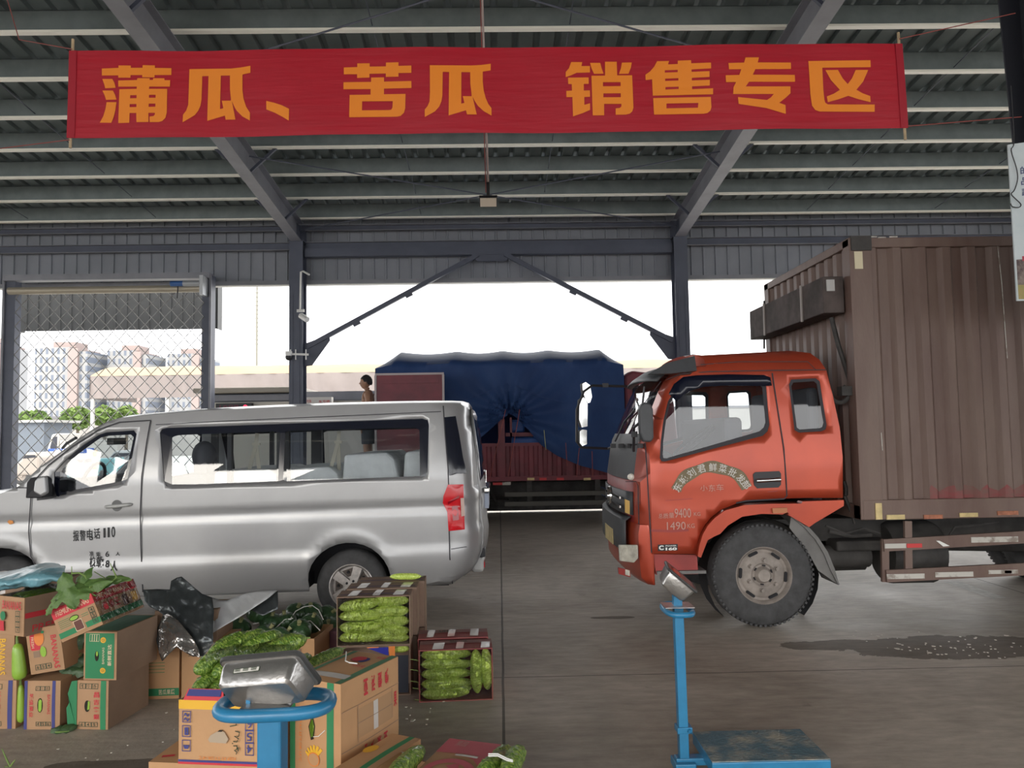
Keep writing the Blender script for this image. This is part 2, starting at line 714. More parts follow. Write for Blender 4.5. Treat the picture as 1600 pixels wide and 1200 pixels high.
# sag rods and roof bracing rods
for x in (-9.6, -7.0, -1.55, 0.95, 6.5, 9.2):
    mb = MB()
    mb.tube([(x, 15.7, roof_z(15.7) + 0.06), (x + 0.05, YRIDGE, roof_z(YRIDGE) + 0.06)], 0.007, STEEL_DARK, 6)
    struct(mb.build('sag_beam'))
for (ya, yb) in ((15.6, 12.4), (9.9, 6.6)):
    for s in (1, -1):
        xa, xb = (XL + 0.1, XR - 0.1) if s > 0 else (XR - 0.1, XL + 0.1)
        mb = MB()
        mb.tube([(xa, ya, roof_z(ya) - 0.28), (xb, yb, roof_z(yb) - 0.22)], 0.012, STEEL_DARK, 6)
        struct(mb.build('bracing_beam'))
# nearer inside column on the right frame
NEAR = mat('near_column_backlit', (0.03, 0.032, 0.042), 0.5)  # backlit shade of this column put into a darker steel colour
CXN, CYN = 4.275, 5.85
mb = MB()
zt = roof_z(CYN) - 0.46
xl0, xl1 = CXN - 0.13 + 0.042 * 4.86, CXN - 0.13 + 0.042 * (4.86 - zt)
for ya, yb in ((CYN - 0.16, CYN - 0.145), (CYN + 0.145, CYN + 0.16)):
    mb.prism([(xl0, ya, 0), (CXN + 0.13, ya, 0), (CXN + 0.13, ya, zt), (xl1, ya, zt)], (0, yb - ya, 0), NEAR)
mb.box((CXN + 0.03, CYN - 0.145, 0), (CXN + 0.042, CYN + 0.145, zt), NEAR)
mb.box((xl0 - 0.01, CYN - 0.18, 0), (CXN + 0.18, CYN + 0.18, 0.025), NEAR)
mb.box((XR - 0.11, CYN - 0.16, zt), (CXN + 0.13, CYN + 0.16, zt + 0.05), NEAR)
struct(mb.build('column'))


# fascia cladding of the far wall
def cladding(name, x0, x1, y, z0, z1, m=CLAD):
    mb = MB()
    pts, x = [], x0
    while x < x1 - 0.01:
        pts += [(x, 0.0), (min(x1, x + 0.215), 0.0), (min(x1, x + 0.225), -0.03), (min(x1, x + 0.25), -0.03), (min(x1, x + 0.26), 0.0)]
        x += 0.26
    n = len(pts)
    vs = [(a, y + b, z0) for a, b in pts] + [(a, y + b, z1) for a, b in pts]
    mb.add(vs, [(i, i + 1, n + i + 1, n + i) for i in range(n - 1)], m)
    return mb


ZF = 4.86
mb = cladding('w', -33, 33, 16.12, ZF, 6.35)
mb.box((-33, 16.06, ZF - 0.03), (33, 16.14, ZF + 0.06), STEEL)
mb.box((-33, 16.03, ZF - 0.05), (33, 16.18, ZF - 0.03), mat('white_drip_trim', (0.6, 0.6, 0.58), 0.5))
struct(mb.build('wall_back', solid=0.004))
mb = cladding('w', -33, 33, -9.1, 5.5, 6.35)
struct(mb.build('wall_front', solid=0.004))
for (x0, x1) in ((-33, XL - 0.15), (XL + 0.15, XR - 0.15), (XR + 0.15, 33)):
    for zz, dd in ((5.98, 0.12), (5.60, 0.16)):
        mb = MB()
        mb.box((x0, 15.93, zz - dd / 2), (x1, 15.94, zz + dd / 2), STEEL_DARK)
        mb.box((x0, 15.85, zz - dd / 2), (x1, 15.94, zz - dd / 2 + 0.008), STEEL)
        mb.box((x0, 15.85, zz + dd / 2 - 0.008), (x1, 15.94, zz + dd / 2), STEEL)
        struct(mb.build('girt_beam'))
# tie beam and the inverted V of knee braces between the columns
mb = MB()
mb.box((XL + 0.15, 15.80, 5.36), (XR - 0.15, 15.95, 5.53), STEEL_DARK)
struct(mb.build('tie_beam'))
apex = P(768, 397, 15.82)
for (px, py, s) in ((480, 546, -1), (1056, 536, 1)):
    foot = P(px, py, 15.82)
    foot.x = (XL + 0.15) if s < 0 else (XR - 0.15)
    top = Vector((apex.x + s * 0.28, 15.82, 5.36))
    mb = MB()
    mb.bar(foot + Vector((-s * 0.05, 0, 0.05)), top, 0.09, 0.09, STEEL_DARK)
    for t in (0.28, 0.58):
        q = foot.lerp(top, t)
        mb.bar(q + Vector((0.0, -0.05, -0.06)), q + Vector((-s * 0.14, -0.05, 0.01)), 0.05, 0.08, STEEL_DARK)
    mb.prism([foot + Vector((0, 0, -0.35)), foot + Vector((0, 0, 0.12)), foot + Vector((-s * 0.5, 0, 0.30)), foot + Vector((-s * 0.52, 0, 0.18)),
              foot + Vector((-s * 0.15, 0, -0.33))], (0, 0.02, 0), STEEL_DARK)
    struct(mb.build('brace_beam'))
mb = MB()
mb.prism([Vector((apex.x - 0.42, 15.81, 5.38)), Vector((apex.x + 0.42, 15.81, 5.38)), Vector((apex.x + 0.3, 15.81, 5.22)), Vector((apex.x - 0.3, 15.81, 5.22))],
         (0, 0.02, 0), STEEL_DARK)
struct(mb.build('gusset_beam'))
# ================================================================== banner
RED = mat('banner_red_cloth', 'ac1026', 0.45, vary=0.05, vscale=3, bump=0.25, bscale=2.2, stretch=(0.5, 1, 6))
RED2 = mat('banner_hem_cloth', 'a00f26', 0.5)
ORANGE = mat('banner_orange_print', 'f08a22', 0.5)
YB = 5.90


def banner_y(x, z):
    return YB + 0.012 * math.sin(x * 2.1) + 0.006 * math.sin(x * 5.3 + z * 3)


BANNER_GLYPHS = [
    # each: origin px, then polygons in tenths of a pixel
    ((140, 80), [
        [(200, 280), (460, 268), (460, 230), (650, 230), (650, 265), (830, 262), (830, 220), (1020, 220), (1020, 260), (1272, 258),
         (1272, 365), (1015, 372), (1015, 410), (825, 410), (825, 375), (645, 380), (645, 420), (455, 420), (455, 385), (200, 388)],
        [(205, 440), (362, 440), (395, 500), (415, 578), (250, 585), (235, 520)],
        [(205, 620), (370, 620), (405, 690), (425, 760), (262, 765), (240, 690)],
        [(270, 800), (425, 800), (408, 920), (380, 1030), (340, 1120), (160, 1118), (215, 1020), (250, 910)],
        [(455, 465), (745, 455), (750, 425), (940, 422), (940, 450), (990, 448), (995, 422), (1165, 420), (1168, 450), (1255, 448), (1250, 550), (935, 555),
         (930, 590), (1210, 585), (1205, 960), (1185, 1040), (1140, 1090), (1080, 1108), (940, 1110), (940, 1022), (1000, 1015), (1022, 990), (1022, 965),
         (922, 965), (922, 1108), (735, 1110), (732, 968), (628, 968), (622, 1120), (450, 1125), (472, 600), (740, 592), (742, 558), (455, 560)],
    ], [(4, [(640, 692), (738, 690), (738, 738), (638, 740)]), (4, [(632, 830), (735, 828), (735, 875), (630, 878)]),
        (4, [(932, 685), (1032, 682), (1032, 728), (930, 730)]), (4, [(928, 822), (1030, 820), (1028, 868), (926, 872)])]),
    ((270, 80), [
        [(250, 268), (900, 262), (1060, 248), (1212, 225), (1210, 335), (1085, 358), (1082, 600), (1100, 740), (1140, 860), (1200, 955), (1197, 1075),
         (1080, 1010), (990, 920), (960, 870), (915, 770), (970, 1058), (815, 1060), (805, 995), (530, 1080), (548, 375), (450, 378), (440, 740), (425, 840), (390, 920),
         (340, 990), (150, 1108), (155, 990), (205, 920), (235, 830), (242, 600)],
    ], [(0, [(742, 370), (885, 370), (885, 590), (900, 740), (895, 762), (755, 762), (780, 880), (728, 893)])]),
    ((400, 80), [
        [(160, 775), (280, 805), (400, 845), (520, 905), (515, 1088), (420, 1030), (290, 960), (160, 908)],
    ], []),
    ((510, 80), [
        [(275, 260), (485, 255), (485, 198), (680, 198), (680, 250), (935, 250), (935, 192), (1130, 190), (1130, 246), (1332, 243), (1332, 355), (1130, 357),
         (1130, 412), (932, 414), (932, 360), (676, 362), (676, 420), (482, 424), (482, 366), (275, 368)],
        [(270, 492), (702, 488), (702, 420), (905, 420), (903, 486), (1332, 482), (1332, 590), (903, 595), (902, 682), (1240, 680), (1235, 900), (1215, 970),
         (1165, 1020), (1110, 1032), (360, 1042), (366, 690), (692, 686), (694, 600), (270, 602)],
    ], [(1, [(562, 792), (1040, 790), (1035, 890), (1015, 922), (985, 928), (558, 932)])]),
    ((640, 80), [
        [(320, 238), (960, 230), (1120, 218), (1268, 195), (1266, 300), (1143, 322), (1143, 480), (1158, 620), (1190, 740), (1230, 830), (1280, 895), (1280, 1012),
         (1160, 945), (1070, 865), (1020, 790), (985, 720), (1050, 998), (898, 1000), (882, 935), (612, 1018), (620, 340), (520, 340), (516, 700), (500, 800), (465, 880),
         (400, 955), (240, 1040), (240, 925), (285, 870), (315, 800), (322, 650)],
    ], [(0, [(810, 338), (948, 336), (950, 520), (965, 640), (970, 714), (832, 714), (858, 820), (808, 832)])]),
    ((870, 80), [
        [(225, 168), (398, 168), (385, 230), (518, 230), (518, 330), (310, 335), (230, 372), (140, 402), (140, 322), (190, 265)],
        [(175, 410), (498, 408), (498, 508), (422, 510), (422, 612), (518, 610), (520, 710), (430, 712), (432, 835), (520, 810), (520, 915), (400, 965), (255, 1012),
         (245, 712), (152, 712), (150, 615), (238, 612), (235, 512), (180, 508)],
        [(520, 180), (680, 178), (700, 260), (732, 348), (582, 352), (545, 270)],
        [(755, 160), (938, 158), (945, 372), (1180, 370), (1198, 880), (1180, 940), (1140, 975), (1080, 990), (920, 992), (920, 892), (985, 885), (1010, 860), (1010, 822),
         (740, 822), (740, 1000), (562, 1000), (542, 382), (755, 378)],
        [(1020, 170), (1175, 168), (1160, 250), (1122, 345), (972, 350), (1005, 260)],
    ], [(3, [(722, 482), (998, 480), (998, 542), (722, 546)]), (3, [(730, 658), (1000, 655), (1000, 716), (728, 718)])]),
    ((990, 80), [
        [(370, 150), (555, 150), (540, 202), (690, 200), (690, 148), (895, 146), (898, 194), (1202, 190), (1204, 280), (902, 290), (905, 326), (1180, 322), (1180, 412), (908, 420),
         (910, 460), (1184, 456), (1184, 545), (912, 552), (914, 595), (1236, 590), (1236, 682), (302, 690), (292, 432), (190, 445), (188, 358), (260, 310), (325, 235)],
        [(308, 728), (1202, 722), (1212, 880), (1195, 935), (1150, 970), (1090, 980), (320, 988)],
    ], [(0, [(490, 294), (690, 290), (690, 326), (490, 330)]), (0, [(495, 424), (700, 420), (700, 456), (495, 460)]), (0, [(500, 556), (705, 552), (705, 588), (500, 594)]),
        (1, [(515, 814), (1010, 810), (1005, 885), (515, 890)])]),
    ((1110, 80), [
        [(538, 115), (748, 112), (728, 192), (1250, 188), (1252, 288), (690, 298), (650, 384), (1312, 380), (1315, 488), (590, 496), (540, 568), (1242, 562), (1240, 670), (1165, 740),
         (1062, 822), (1160, 855), (1165, 995), (860, 905), (430, 838), (420, 732), (870, 780), (930, 740), (978, 684), (345, 684), (350, 580), (390, 500), (235, 498),
         (228, 392), (440, 388), (470, 300), (280, 300), (272, 202), (515, 196)],
    ], []),
    ((1240, 80), [
        [(225, 162), (1192, 150), (1196, 258), (442, 265), (460, 620), (475, 760), (490, 810), (530, 835), (1262, 838), (1262, 950), (400, 950), (330, 925), (280, 860), (255, 680), (240, 400)],
        [(490, 302), (685, 300), (760, 430), (840, 520), (905, 430), (962, 302), (1158, 300), (1080, 480), (975, 608), (1080, 665), (1192, 705), (1200, 802), (1010, 755),
         (850, 702), (700, 755), (530, 802), (515, 712), (620, 670), (718, 610), (580, 460)],
    ], []),
]

b_tl, b_tr, b_bl, b_br = P(109, 80, YB), P(1410, 68, YB), P(105, 216, YB), P(1419, 200, YB)


def bpt(u, v, lift=0.0):
    a = b_bl.lerp(b_br, u)
    c = b_tl.lerp(b_tr, u)
    q = a.lerp(c, v)
    return Vector((q.x, banner_y(q.x, q.z) - lift, q.z))


mb = MB()
mb.grid(bpt, 120, 8, RED)
for (o, polys, holes) in BANNER_GLYPHS:
    for i, poly in enumerate(polys):
        hs = [h for (k, h) in holes if k == i]

        def lay(u, v):
            q = P(o[0] + u / 10, o[1] - v / 10, YB)
            return Vector((q.x, banner_y(q.x, q.z) - 0.004, q.z))
        mb.panel([(x, -y) for x, y in poly], [[(x, -y) for x, y in h] for h in hs], None, lay, ORANGE)
ban = thing('banner', 'long red cloth banner with big orange characters strung under the roof', 'banner', bpt(0.5, 0.5))
mb.build('cloth', ban, smooth=True)
for u0, u1 in ((0.0, 0.009), (0.991, 1.0)):
    mb = MB()
    mb.grid(lambda u, v: bpt(u0 + (u1 - u0) * u, v, 0.006), 2, 6, RED2)
    mb.build('hem', ban)
BAMBOO = mat('bamboo_stick', (0.42, 0.31, 0.19), 0.6, vary=0.2)
ROPE = mat('red_twine', (0.28, 0.07, 0.06), 0.8)
for u, ext, ex2 in ((0.003, 0.10, 0.075), (0.997, 0.10, 0.09)):
    mb = MB()
    a, c = bpt(u, 0), bpt(u, 1)
    mb.tube([a + Vector((0, 0.012, -ex2)), c + Vector((0, 0.012, ext))], 0.011, BAMBOO, 8)
    mb.build('pole', ban)
for pts in ([bpt(0.003, 1.02), P(30, 62, 6.3), Vector((XL - 0.6, 6.8, roof_z(6.8) - 0.3))], [bpt(0.003, -0.02), P(0, 232, 6.1), P(-260, 262, 6.4)],
            [bpt(0.997, 1.06), Vector((CXN - 0.185, CYN - 0.1, bpt(1, 1.0).z + 0.16))],
            [bpt(0.997, 0.02), Vector((CXN - 0.185, CYN - 0.1, bpt(1, 0.0).z + 0.02))]):
    mb = MB()
    mb.tube(pts, 0.004, ROPE, 6)
    mb.build('tie_rope', ban)

# ================================================================== flood lamp on its pipe
BLACKP = mat('black_plastic', (0.02, 0.02, 0.024), 0.45)
LENS = mat('lamp_lens', 'f2e8d8', 0.3)
PIPE = mat('painted_conduit', (0.45, 0.36, 0.34), 0.5)
yl = 8.4
lp = P(763, 315, yl)
lamp = thing('flood_lamp', 'small white flood lamp hanging on a thin pipe below the banner', 'lamp', lp)
mb = MB()
mb.tube([Vector((lp.x - 0.04, yl, roof_z(yl) - 0.02)), lp + Vector((0.0, 0, 0.22))], 0.012, PIPE, 8)
mb.build('pipe', lamp)
mb = MB()
mb.tube([Vector((lp.x - 0.06, yl - 0.01, roof_z(yl) - 0.02)), lp + Vector((-0.025, -0.01, 0.1))], 0.006, ROPE, 6)
mb.build('cable', lamp)
mb = MB()
mb.bar(lp + Vector((0, 0, 0.22)), lp + Vector((0.0, 0, 0.06)), 0.035, 0.035, BLACKP)
mb.build('bracket', lamp, bevel=0.006)
M = Matrix.Translation(lp) @ Matrix.Rotation(math.radians(52), 4, 'X')
mb = MB()
mb.box((-0.1, -0.01, -0.065), (0.1, 0.03, 0.065), BLACKP, M)
mb.build('housing', lamp, bevel=0.006)
mb = MB()
mb.box((-0.09, -0.018, -0.055), (0.09, -0.0105, 0.055), LENS, M)
mb.build('lens', lamp)

# ================================================================== poster on the near column
PAPER = mat('poster_paper', 'c9cfd2', 0.55, c2='b8c4c8', vscale=3)
PBLUE = mat('poster_blue_ink', '3a4470', 0.6)
PPHOTO = mat('poster_printed_crowd', '8f8278', 0.6, c2='4a3a3c', vscale=22)
PGREEN = mat('poster_green_print', '8a8a4a', 0.6, c2='a08a5a', vscale=18)
PREDP = mat('poster_red_print', 'a8384a', 0.6)
yp = CYN - 0.19
p0 = P(1575, 226, yp)
p1 = P(1590, 470, yp)
mb = MB()
w = 1.1
tl, bl = p0, Vector((p0.x + 0.0, yp, p1.z))
tl2, bl2 = tl + Vector((w, 0, 0.14)), bl + Vector((w, 0, 0.0))


def pp(u, v, d=0.0):
    q = bl.lerp(bl2, u).lerp(tl.lerp(tl2, u), v)
    return q + Vector((0, -d, 0))


mb.add([pp(0, 0), pp(1, 0), pp(1, 1), pp(0, 1), pp(0, 0, -0.012), pp(1, 0, -0.012), pp(1, 1, -0.012), pp(0, 1, -0.012)],
       [(0, 1, 2, 3), (7, 6, 5, 4), (0, 4, 5, 1), (1, 5, 6, 2), (2, 6, 7, 3), (3, 7, 4, 0)], PAPER)
mb.quad(pp(0.01, 0.10, 0.002), pp(0.99, 0.10, 0.002), pp(0.99, 0.30, 0.002), pp(0.01, 0.26, 0.002), PPHOTO)
mb.quad(pp(0.01, 0.01, 0.002), pp(0.99, 0.01, 0.002), pp(0.99, 0.10, 0.002), pp(0.01, 0.10, 0.002), PGREEN)
for u, v in ((0.05, 0.25), (0.09, 0.2), (0.3, 0.22), (0.45, 0.19), (0.6, 0.24), (0.8, 0.2)):
    mb.quad(pp(u, v, 0.004), pp(u + 0.04, v, 0.004), pp(u + 0.04, v + 0.03, 0.004), pp(u, v + 0.03, 0.004), PREDP)
for i, ch in enumerate('的品蔬'):
    mb.text(ch, pp(0.075, 0.80 - i * 0.07, 0.003), (1, 0, 0), (0, 0, 1), 0.065, 0.06, PBLUE, 0.01)
post = tag(mb.build('poster'), 'pale printed poster board on the near column at the right edge', 'poster')
mb = MB()
q0 = Vector((tl.x + 0.035, yp - 0.02, tl.z + 0.45))
pts = [q0, q0 + Vector((0.0, 0, -0.42)), P(1580, 235, yp - 0.02), P(1588, 262, yp - 0.02), P(1590, 280, yp - 0.02), P(1585, 297, yp - 0.02), P(1580, 303, yp - 0.02),
       P(1586, 310, yp - 0.02), P(1595, 319, yp - 0.02), P(1592, 324, yp - 0.02), P(1582, 323, yp - 0.02), P(1579, 318, yp - 0.02)]
fine = []
for i in range(len(pts) - 1):
    a, b, c, d = pts[max(i - 1, 0)], pts[i], pts[i + 1], pts[min(i + 2, len(pts) - 1)]
    for k in range(4):
        t = k / 4
        fine.append(0.5 * ((2 * b) + (c - a) * t + (2 * a - 5 * b + 4 * c - d) * t * t + (3 * b - a - 3 * c + d) * t ** 3))
mb.tube(fine + [pts[-1]], 0.004, BLACKP, 6)
tag(mb.build('cable'), 'thin black loose cable looping down over the pale poster', 'cable')

# ================================================================== rolling mesh gate, left bay
BRASS = mat('roller_tube', 'a8a090', 0.4, 0.3)
WIRE = mat('grille_wire', (0.33, 0.33, 0.33), 0.4, 0.6)
YG = 15.6
g = thing('rolling_gate', 'half open rolling wire grille gate hung between two dark posts', 'gate', P(170, 780, YG).xy.to_3d())
gl, gr = P(24, 500, YG).x, P(322, 500, YG).x
ztop = P(170, 455, YG).z
for x, wd in ((gl - 0.12, 0.24), (gr + 0.02, 0.20)):
    mb = MB()
    mb.box((x - wd / 2, YG - 0.02, 0), (x + wd / 2, YG + 0.18, ztop + 0.3), STEEL_DARK)
    mb.box((x + (wd / 2 - 0.04 if x > -6 else -wd / 2), YG - 0.06, 0), (x + (wd / 2 if x > -6 else -wd / 2 + 0.04), YG - 0.02, ztop + 0.3), STEEL)
    mb.build('post', g)
mb = MB()
mb.tube([(gl - 0.05, YG - 0.15, ztop), (gr, YG - 0.15, ztop)], 0.075, BRASS, 14)
mb.build('roller', g, smooth=True)
mb = MB()
mb.box((gl - 0.2, YG - 0.12, ztop + 0.22), (gr + 0.1, YG + 0.1, ztop + 0.34), STEEL)
mb.build('header', g)
mb = MB()
mb.box((gr - 0.02, YG - 0.32, ztop - 0.15), (gr + 0.05, YG + 0.0, ztop + 0.24), mat('gate_plate', 'b9bcc0', 0.4, 0.3))
mb.build('end_plate', g)
mb = MB()
mb.tube([(gr - 0.6, YG - 0.28, ztop + 0.08), (gr - 0.35, YG - 0.28, ztop + 0.08)], 0.055, mat('motor_blue', '2f5a96', 0.4), 10)
mb.tube([(gr - 0.35, YG - 0.28, ztop + 0.08), (gr - 0.02, YG - 0.28, ztop + 0.08)], 0.06, mat('motor_grey', 'a0a4a8', 0.4, 0.3), 10)
mb.tube([(gr - 0.45, YG - 0.30, ztop + 0.02), (gr - 0.46, YG - 0.30, ztop - 0.22)], 0.012, BLACKP, 6)
mb.build('motor', g, smooth=True)
mb = MB()
pitch, zz, row = 0.262, ztop - 0.05, 0
amp = 0.072
while zz > 0.06:
    pts = []
    x = gl
    k = 0
    while x <= gr:
        ph = (k + (0 if row % 2 else 2)) * PI / 2
        pts.append((x, YG - 0.02 + (0.008 if row % 2 else -0.008) * math.cos(ph), zz + amp * math.cos(ph)))
        x += pitch / 4
        k += 1
    mb.tube(pts, 0.0095, WIRE, 4, caps=False)
    zz -= amp * 2
    row += 1
mb.build('grille', g)

# cameras on the left column
WHITEP = mat('white_plastic', (0.75, 0.75, 0.73), 0.4)
c0 = P(473, 490, 15.6)
cc = thing('security_camera', 'white security camera on a bent white pipe high on the column', 'camera', c0)
mb = MB()
mb.tube([P(469, 484, 15.62), P(470, 425, 15.62), P(474, 424, 15.6), P(483, 429, 15.3)], 0.02, WHITEP, 8)
mb.build('pipe', cc)
mb = MB()
mb.lathe([(0, 0), (0, 0.06), (0.22, 0.06), (0.22, 0)], P(470, 493, 15.62), (0.45, -0.3, -0.3), WHITEP, 12)
mb.build('body', cc)
mb = MB()
mb.box(P(464, 488, 15.66) - Vector((0, 0.0, 0)), P(475, 483, 15.62) + Vector((0, 0.02, 0)), WHITEP)
mb.build('bracket', cc)
c0 = P(455, 556, 15.6)
cc = thing('dome_camera', 'dark dome camera on a crossbar strapped to the left column', 'camera', c0)
mb = MB()
mb.bar(P(448, 553, 15.62), P(482, 554, 15.62), 0.03, 0.04, WHITEP)
for x in (454, 462, 478):
    mb.bar(P(x, 546, 15.62), P(x, 562, 15.62), 0.02, 0.02, WHITEP)
mb.build('bracket', cc)
mb = MB()
mb.ball(P(451, 558, 15.6), 0.07, BLACKP)
mb.build('dome', cc, smooth=True)
mb = MB()
mb.lathe([(0, 0), (0, 0.065), (0.09, 0.075), (0.09, 0)], P(451, 556, 15.6), (0, 0, 1), WHITEP, 12)
mb.build('cap', cc)
# ================================================================== silver minibus
SILVER = mat('silver_paint', (0.355, 0.355, 0.36), 0.33, 0.35, vary=0.10, vscale=1.6, coat=0.35, lo=0.2, hi=0.8)
SILVER2 = mat('silver_bumper', (0.44, 0.44, 0.43), 0.42, 0.2)
RUBBER = mat('tyre_rubber', (0.050, 0.050, 0.052), 0.75, vary=0.25, vscale=12)
DARK = mat('dark_cavity', (0.012, 0.012, 0.015), 0.8)
SEAM = mat('seam_rubber', (0.02, 0.018, 0.025), 0.6)
GLASS = film('window_glass', (0.80, 0.84, 0.86), 0.05, 0.02)
TINT = film('tinted_glass', (0.40, 0.43, 0.47), 0.05, 0.02)
FRIT = mat('window_black_border', (0.008, 0.010, 0.020), 0.12, spec=0.6)
ALLOY = mat('alloy_wheel', (0.46, 0.43, 0.41), 0.4, 0.6, vary=0.2, vscale=20)
YV, VW = 6.85, 1.66
YC = YV + VW / 2


def vpt(px, py):
    q = P(px, py, YV)
    return (q.x, q.z)


def vl(pts):
    return [vpt(*p) for p in pts]


def arc(cx, cy, rx, ry, a0, a1, n):
    return [(cx + rx * math.cos(a0 + (a1 - a0) * i / n), cy - ry * math.sin(a0 + (a1 - a0) * i / n)) for i in range(n + 1)]


roof_line = vl([(-128, 800), (-100, 786), (-50, 778), (0, 771), (25, 762), (33, 757), (60, 730), (98, 701), (120, 683.5), (142, 668), (160, 658.5), (183, 652), (210, 649),
                (240, 646.7), (300, 641.5), (400, 636.5), (500, 632.5), (600, 630), (660, 629), (700, 629), (718, 629.5), (727, 632), (731, 637)])
rear_line = vl([(734, 660), (738, 685), (742, 712), (745, 740), (747, 760), (749, 775), (749, 800), (750, 822), (753, 830), (753, 850), (751, 868), (745, 885), (735, 900), (720, 912)])
under = vl([(704, 916), (655, 917), (612, 914)]) + vl(arc(546, 908, 65, 60, -0.06, PI + 0.22, 16)) + vl([(482, 925), (450, 926), (330, 931), (200, 934), (72, 934)]) + \
    vl(arc(2, 918, 68, 62, -0.2, PI + 0.2, 16)) + vl([(-75, 930), (-128, 925), (-140, 900), (-142, 860), (-138, 820)])
outline = roof_line + rear_line + under
X_rear = {}


def x_end(z):
    """how far the tail reaches at height z"""
    pts = [roof_line[-2], roof_line[-1]] + rear_line
    for (xa, za), (xb, zb) in zip(pts, pts[1:]):
        if za >= z >= zb:
            t = (za - z) / max(1e-6, za - zb)
            return xa + (xb - xa) * t
    return pts[0][0] if z > pts[0][1] else pts[-1][0]


def x_nose(z):
    pts = [roof_line[0]] + list(reversed(under[-4:]))
    pts = [(-5.15, 1.1)] + [p for p in pts]
    return min(p[0] for p in under[-5:]) if z < roof_line[0][1] else roof_line[0][0]


Z_BELT = 1.28


ARCHES = (vpt(546, 908), vpt(2, 918))


def side_off(x, z):
    """inward lean of the flank at x, z"""
    y = 0.0
    if z > Z_BELT:
        t = (z - Z_BELT) / 0.66
        y += 0.08 * t + 0.04 * t * t
    if z < 0.55:
        y += 0.05 * ((0.55 - z) / 0.3) ** 2
    # crease lines pressed in the flank
    zc = 1.02 + 0.02 * x
    y += 0.014 * math.exp(-((z - zc) / 0.035) ** 2)
    zc2 = 0.60 + 0.028 * (x + 2)
    y -= 0.012 * (1 / (1 + math.exp((z - zc2) / 0.012)))
    # flared lips of the wheel arches
    for xa in ARCHES:
        r = math.hypot(x - xa[0], z - xa[1])
        y -= 0.007 * math.exp(-((r - 0.40) / 0.035) ** 2)
    # tail corner
    xe = x_end(z)
    rx = 0.235
    t = (x - (xe - rx)) / rx
    if t > 0:
        y += 0.34 * (1 - math.sqrt(max(0, 1 - min(1, t) ** 2)))
    xn = -5.37
    t = ((xn + 0.6) - x) / 0.6
    if t > 0:
        y += 0.45 * (1 - math.sqrt(max(0, 1 - min(1, t) ** 2)))
    # roof edge rounds over
    return y


def flank(s):
    def fn(x, z):
        o = side_off(x, z)
        return Vector((x, YV + o, z)) if s < 0 else Vector((x, YV + VW - o, z))
    return fn


near, far = flank(-1), flank(1)
long_win = vl([(244, 676), (247, 670), (255, 668), (450, 661), (658, 653.5), (667, 656), (669, 664), (668, 738), (665, 745), (658, 747.5), (430, 756), (268, 763), (260, 760), (256, 752)])
door_win = vl([(83, 738), (100, 718), (125, 695), (148, 679), (160, 675), (203, 672), (208, 678), (204, 715), (199, 748), (193, 757), (140, 766), (90, 776), (83, 774)])
quarter = vl([(693, 652), (710, 650), (716, 680), (722, 715), (728, 740), (702, 743), (699, 720)])
van = thing('minibus', 'silver minibus with black stencilled lettering on its front door', 'van', (vpt(250, 900)[0], YC, 0))
mb = MB()
for fn in (near, far):
    mb.panel(outline, [long_win, door_win], (0.06, 0.035), fn, SILVER)
# roof, nose and screen surround: rows across the body between both top edges
rows = []
NR = 12
WS = [i for i, p in enumerate(roof_line)]


def cross(i, k):
    x, z = roof_line[i]
    a, b = near(x, z), far(x, z)
    q = a.lerp(b, k / NR)
    s = math.sin(PI * k / NR) ** 0.55
    crown = 0.045 if i >= 10 else 0.03
    q.z += crown * s
    if i < 10:
        q.x -= 0.10 * math.sin(PI * k / NR)
    return q


vs = [cross(i, k) for i in range(len(roof_line)) for k in range(NR + 1)]
fs = []
for i in range(len(roof_line) - 1):
    if 4 <= i < 10:
        continue                                    # the windscreen opening
    for k in range(NR):
        a = i * (NR + 1) + k
        fs.append((a, a + 1, a + NR + 2, a + NR + 1))
mb.add(vs, fs, SILVER)
# floor and nose
fl = [near(x, z) for x, z in vl([(-140, 860), (-138, 820)])]
nose = [p for p in reversed(under[-4:])]
vs, fs = [], []
nl = [roof_line[0]] + nose
for (x, z) in nl:
    a, b = near(x, z), far(x, z)
    for k in range(NR + 1):
        q = a.lerp(b, k / NR)
        q.x -= 0.12 * math.sin(PI * k / NR)
        vs.append(q)
for i in range(len(nl) - 1):
    for k in range(NR):
        a = i * (NR + 1) + k
        fs.append((a, a + NR + 1, a + NR + 2, a + 1))
mb.add(vs, fs, SILVER)
body = mb.build('body', van, smooth=True, weld=0.004, solid=0.02, angle=32)

# tail: closing face with the rear window opening
tz = [roof_line[-1]] + rear_line
tail_pts = []


def tail(y, z):
    x = x_end(z)
    return Vector((x, y, z))


ya, yb = YV + 0.45, YV + VW - 0.45
zt, zb_ = roof_line[-1][1], rear_line[-1][1]
yl_of = lambda z: YV + side_off(x_end(z), z)
out = []
zs = [zt + (zb_ - zt) * i / 24 for i in range(25)]
for z in zs:
    out.append((yl_of(z), z))
out2 = [(2 * YC - y, z) for y, z in reversed(out)]
rw_top, rw_bot = P(735, 655, YV).z, P(742, 742, YV).z
rwin = [(YV + 0.52, rw_top), (YV + 0.46, rw_bot), (YV + VW - 0.46, rw_bot), (YV + VW - 0.52, rw_top)]


def tailf(y, z):
    q = tail(y, z)
    q.x += 0.05 * (1 - ((y - YC) / (VW / 2 - 0.3)) ** 2)
    return q


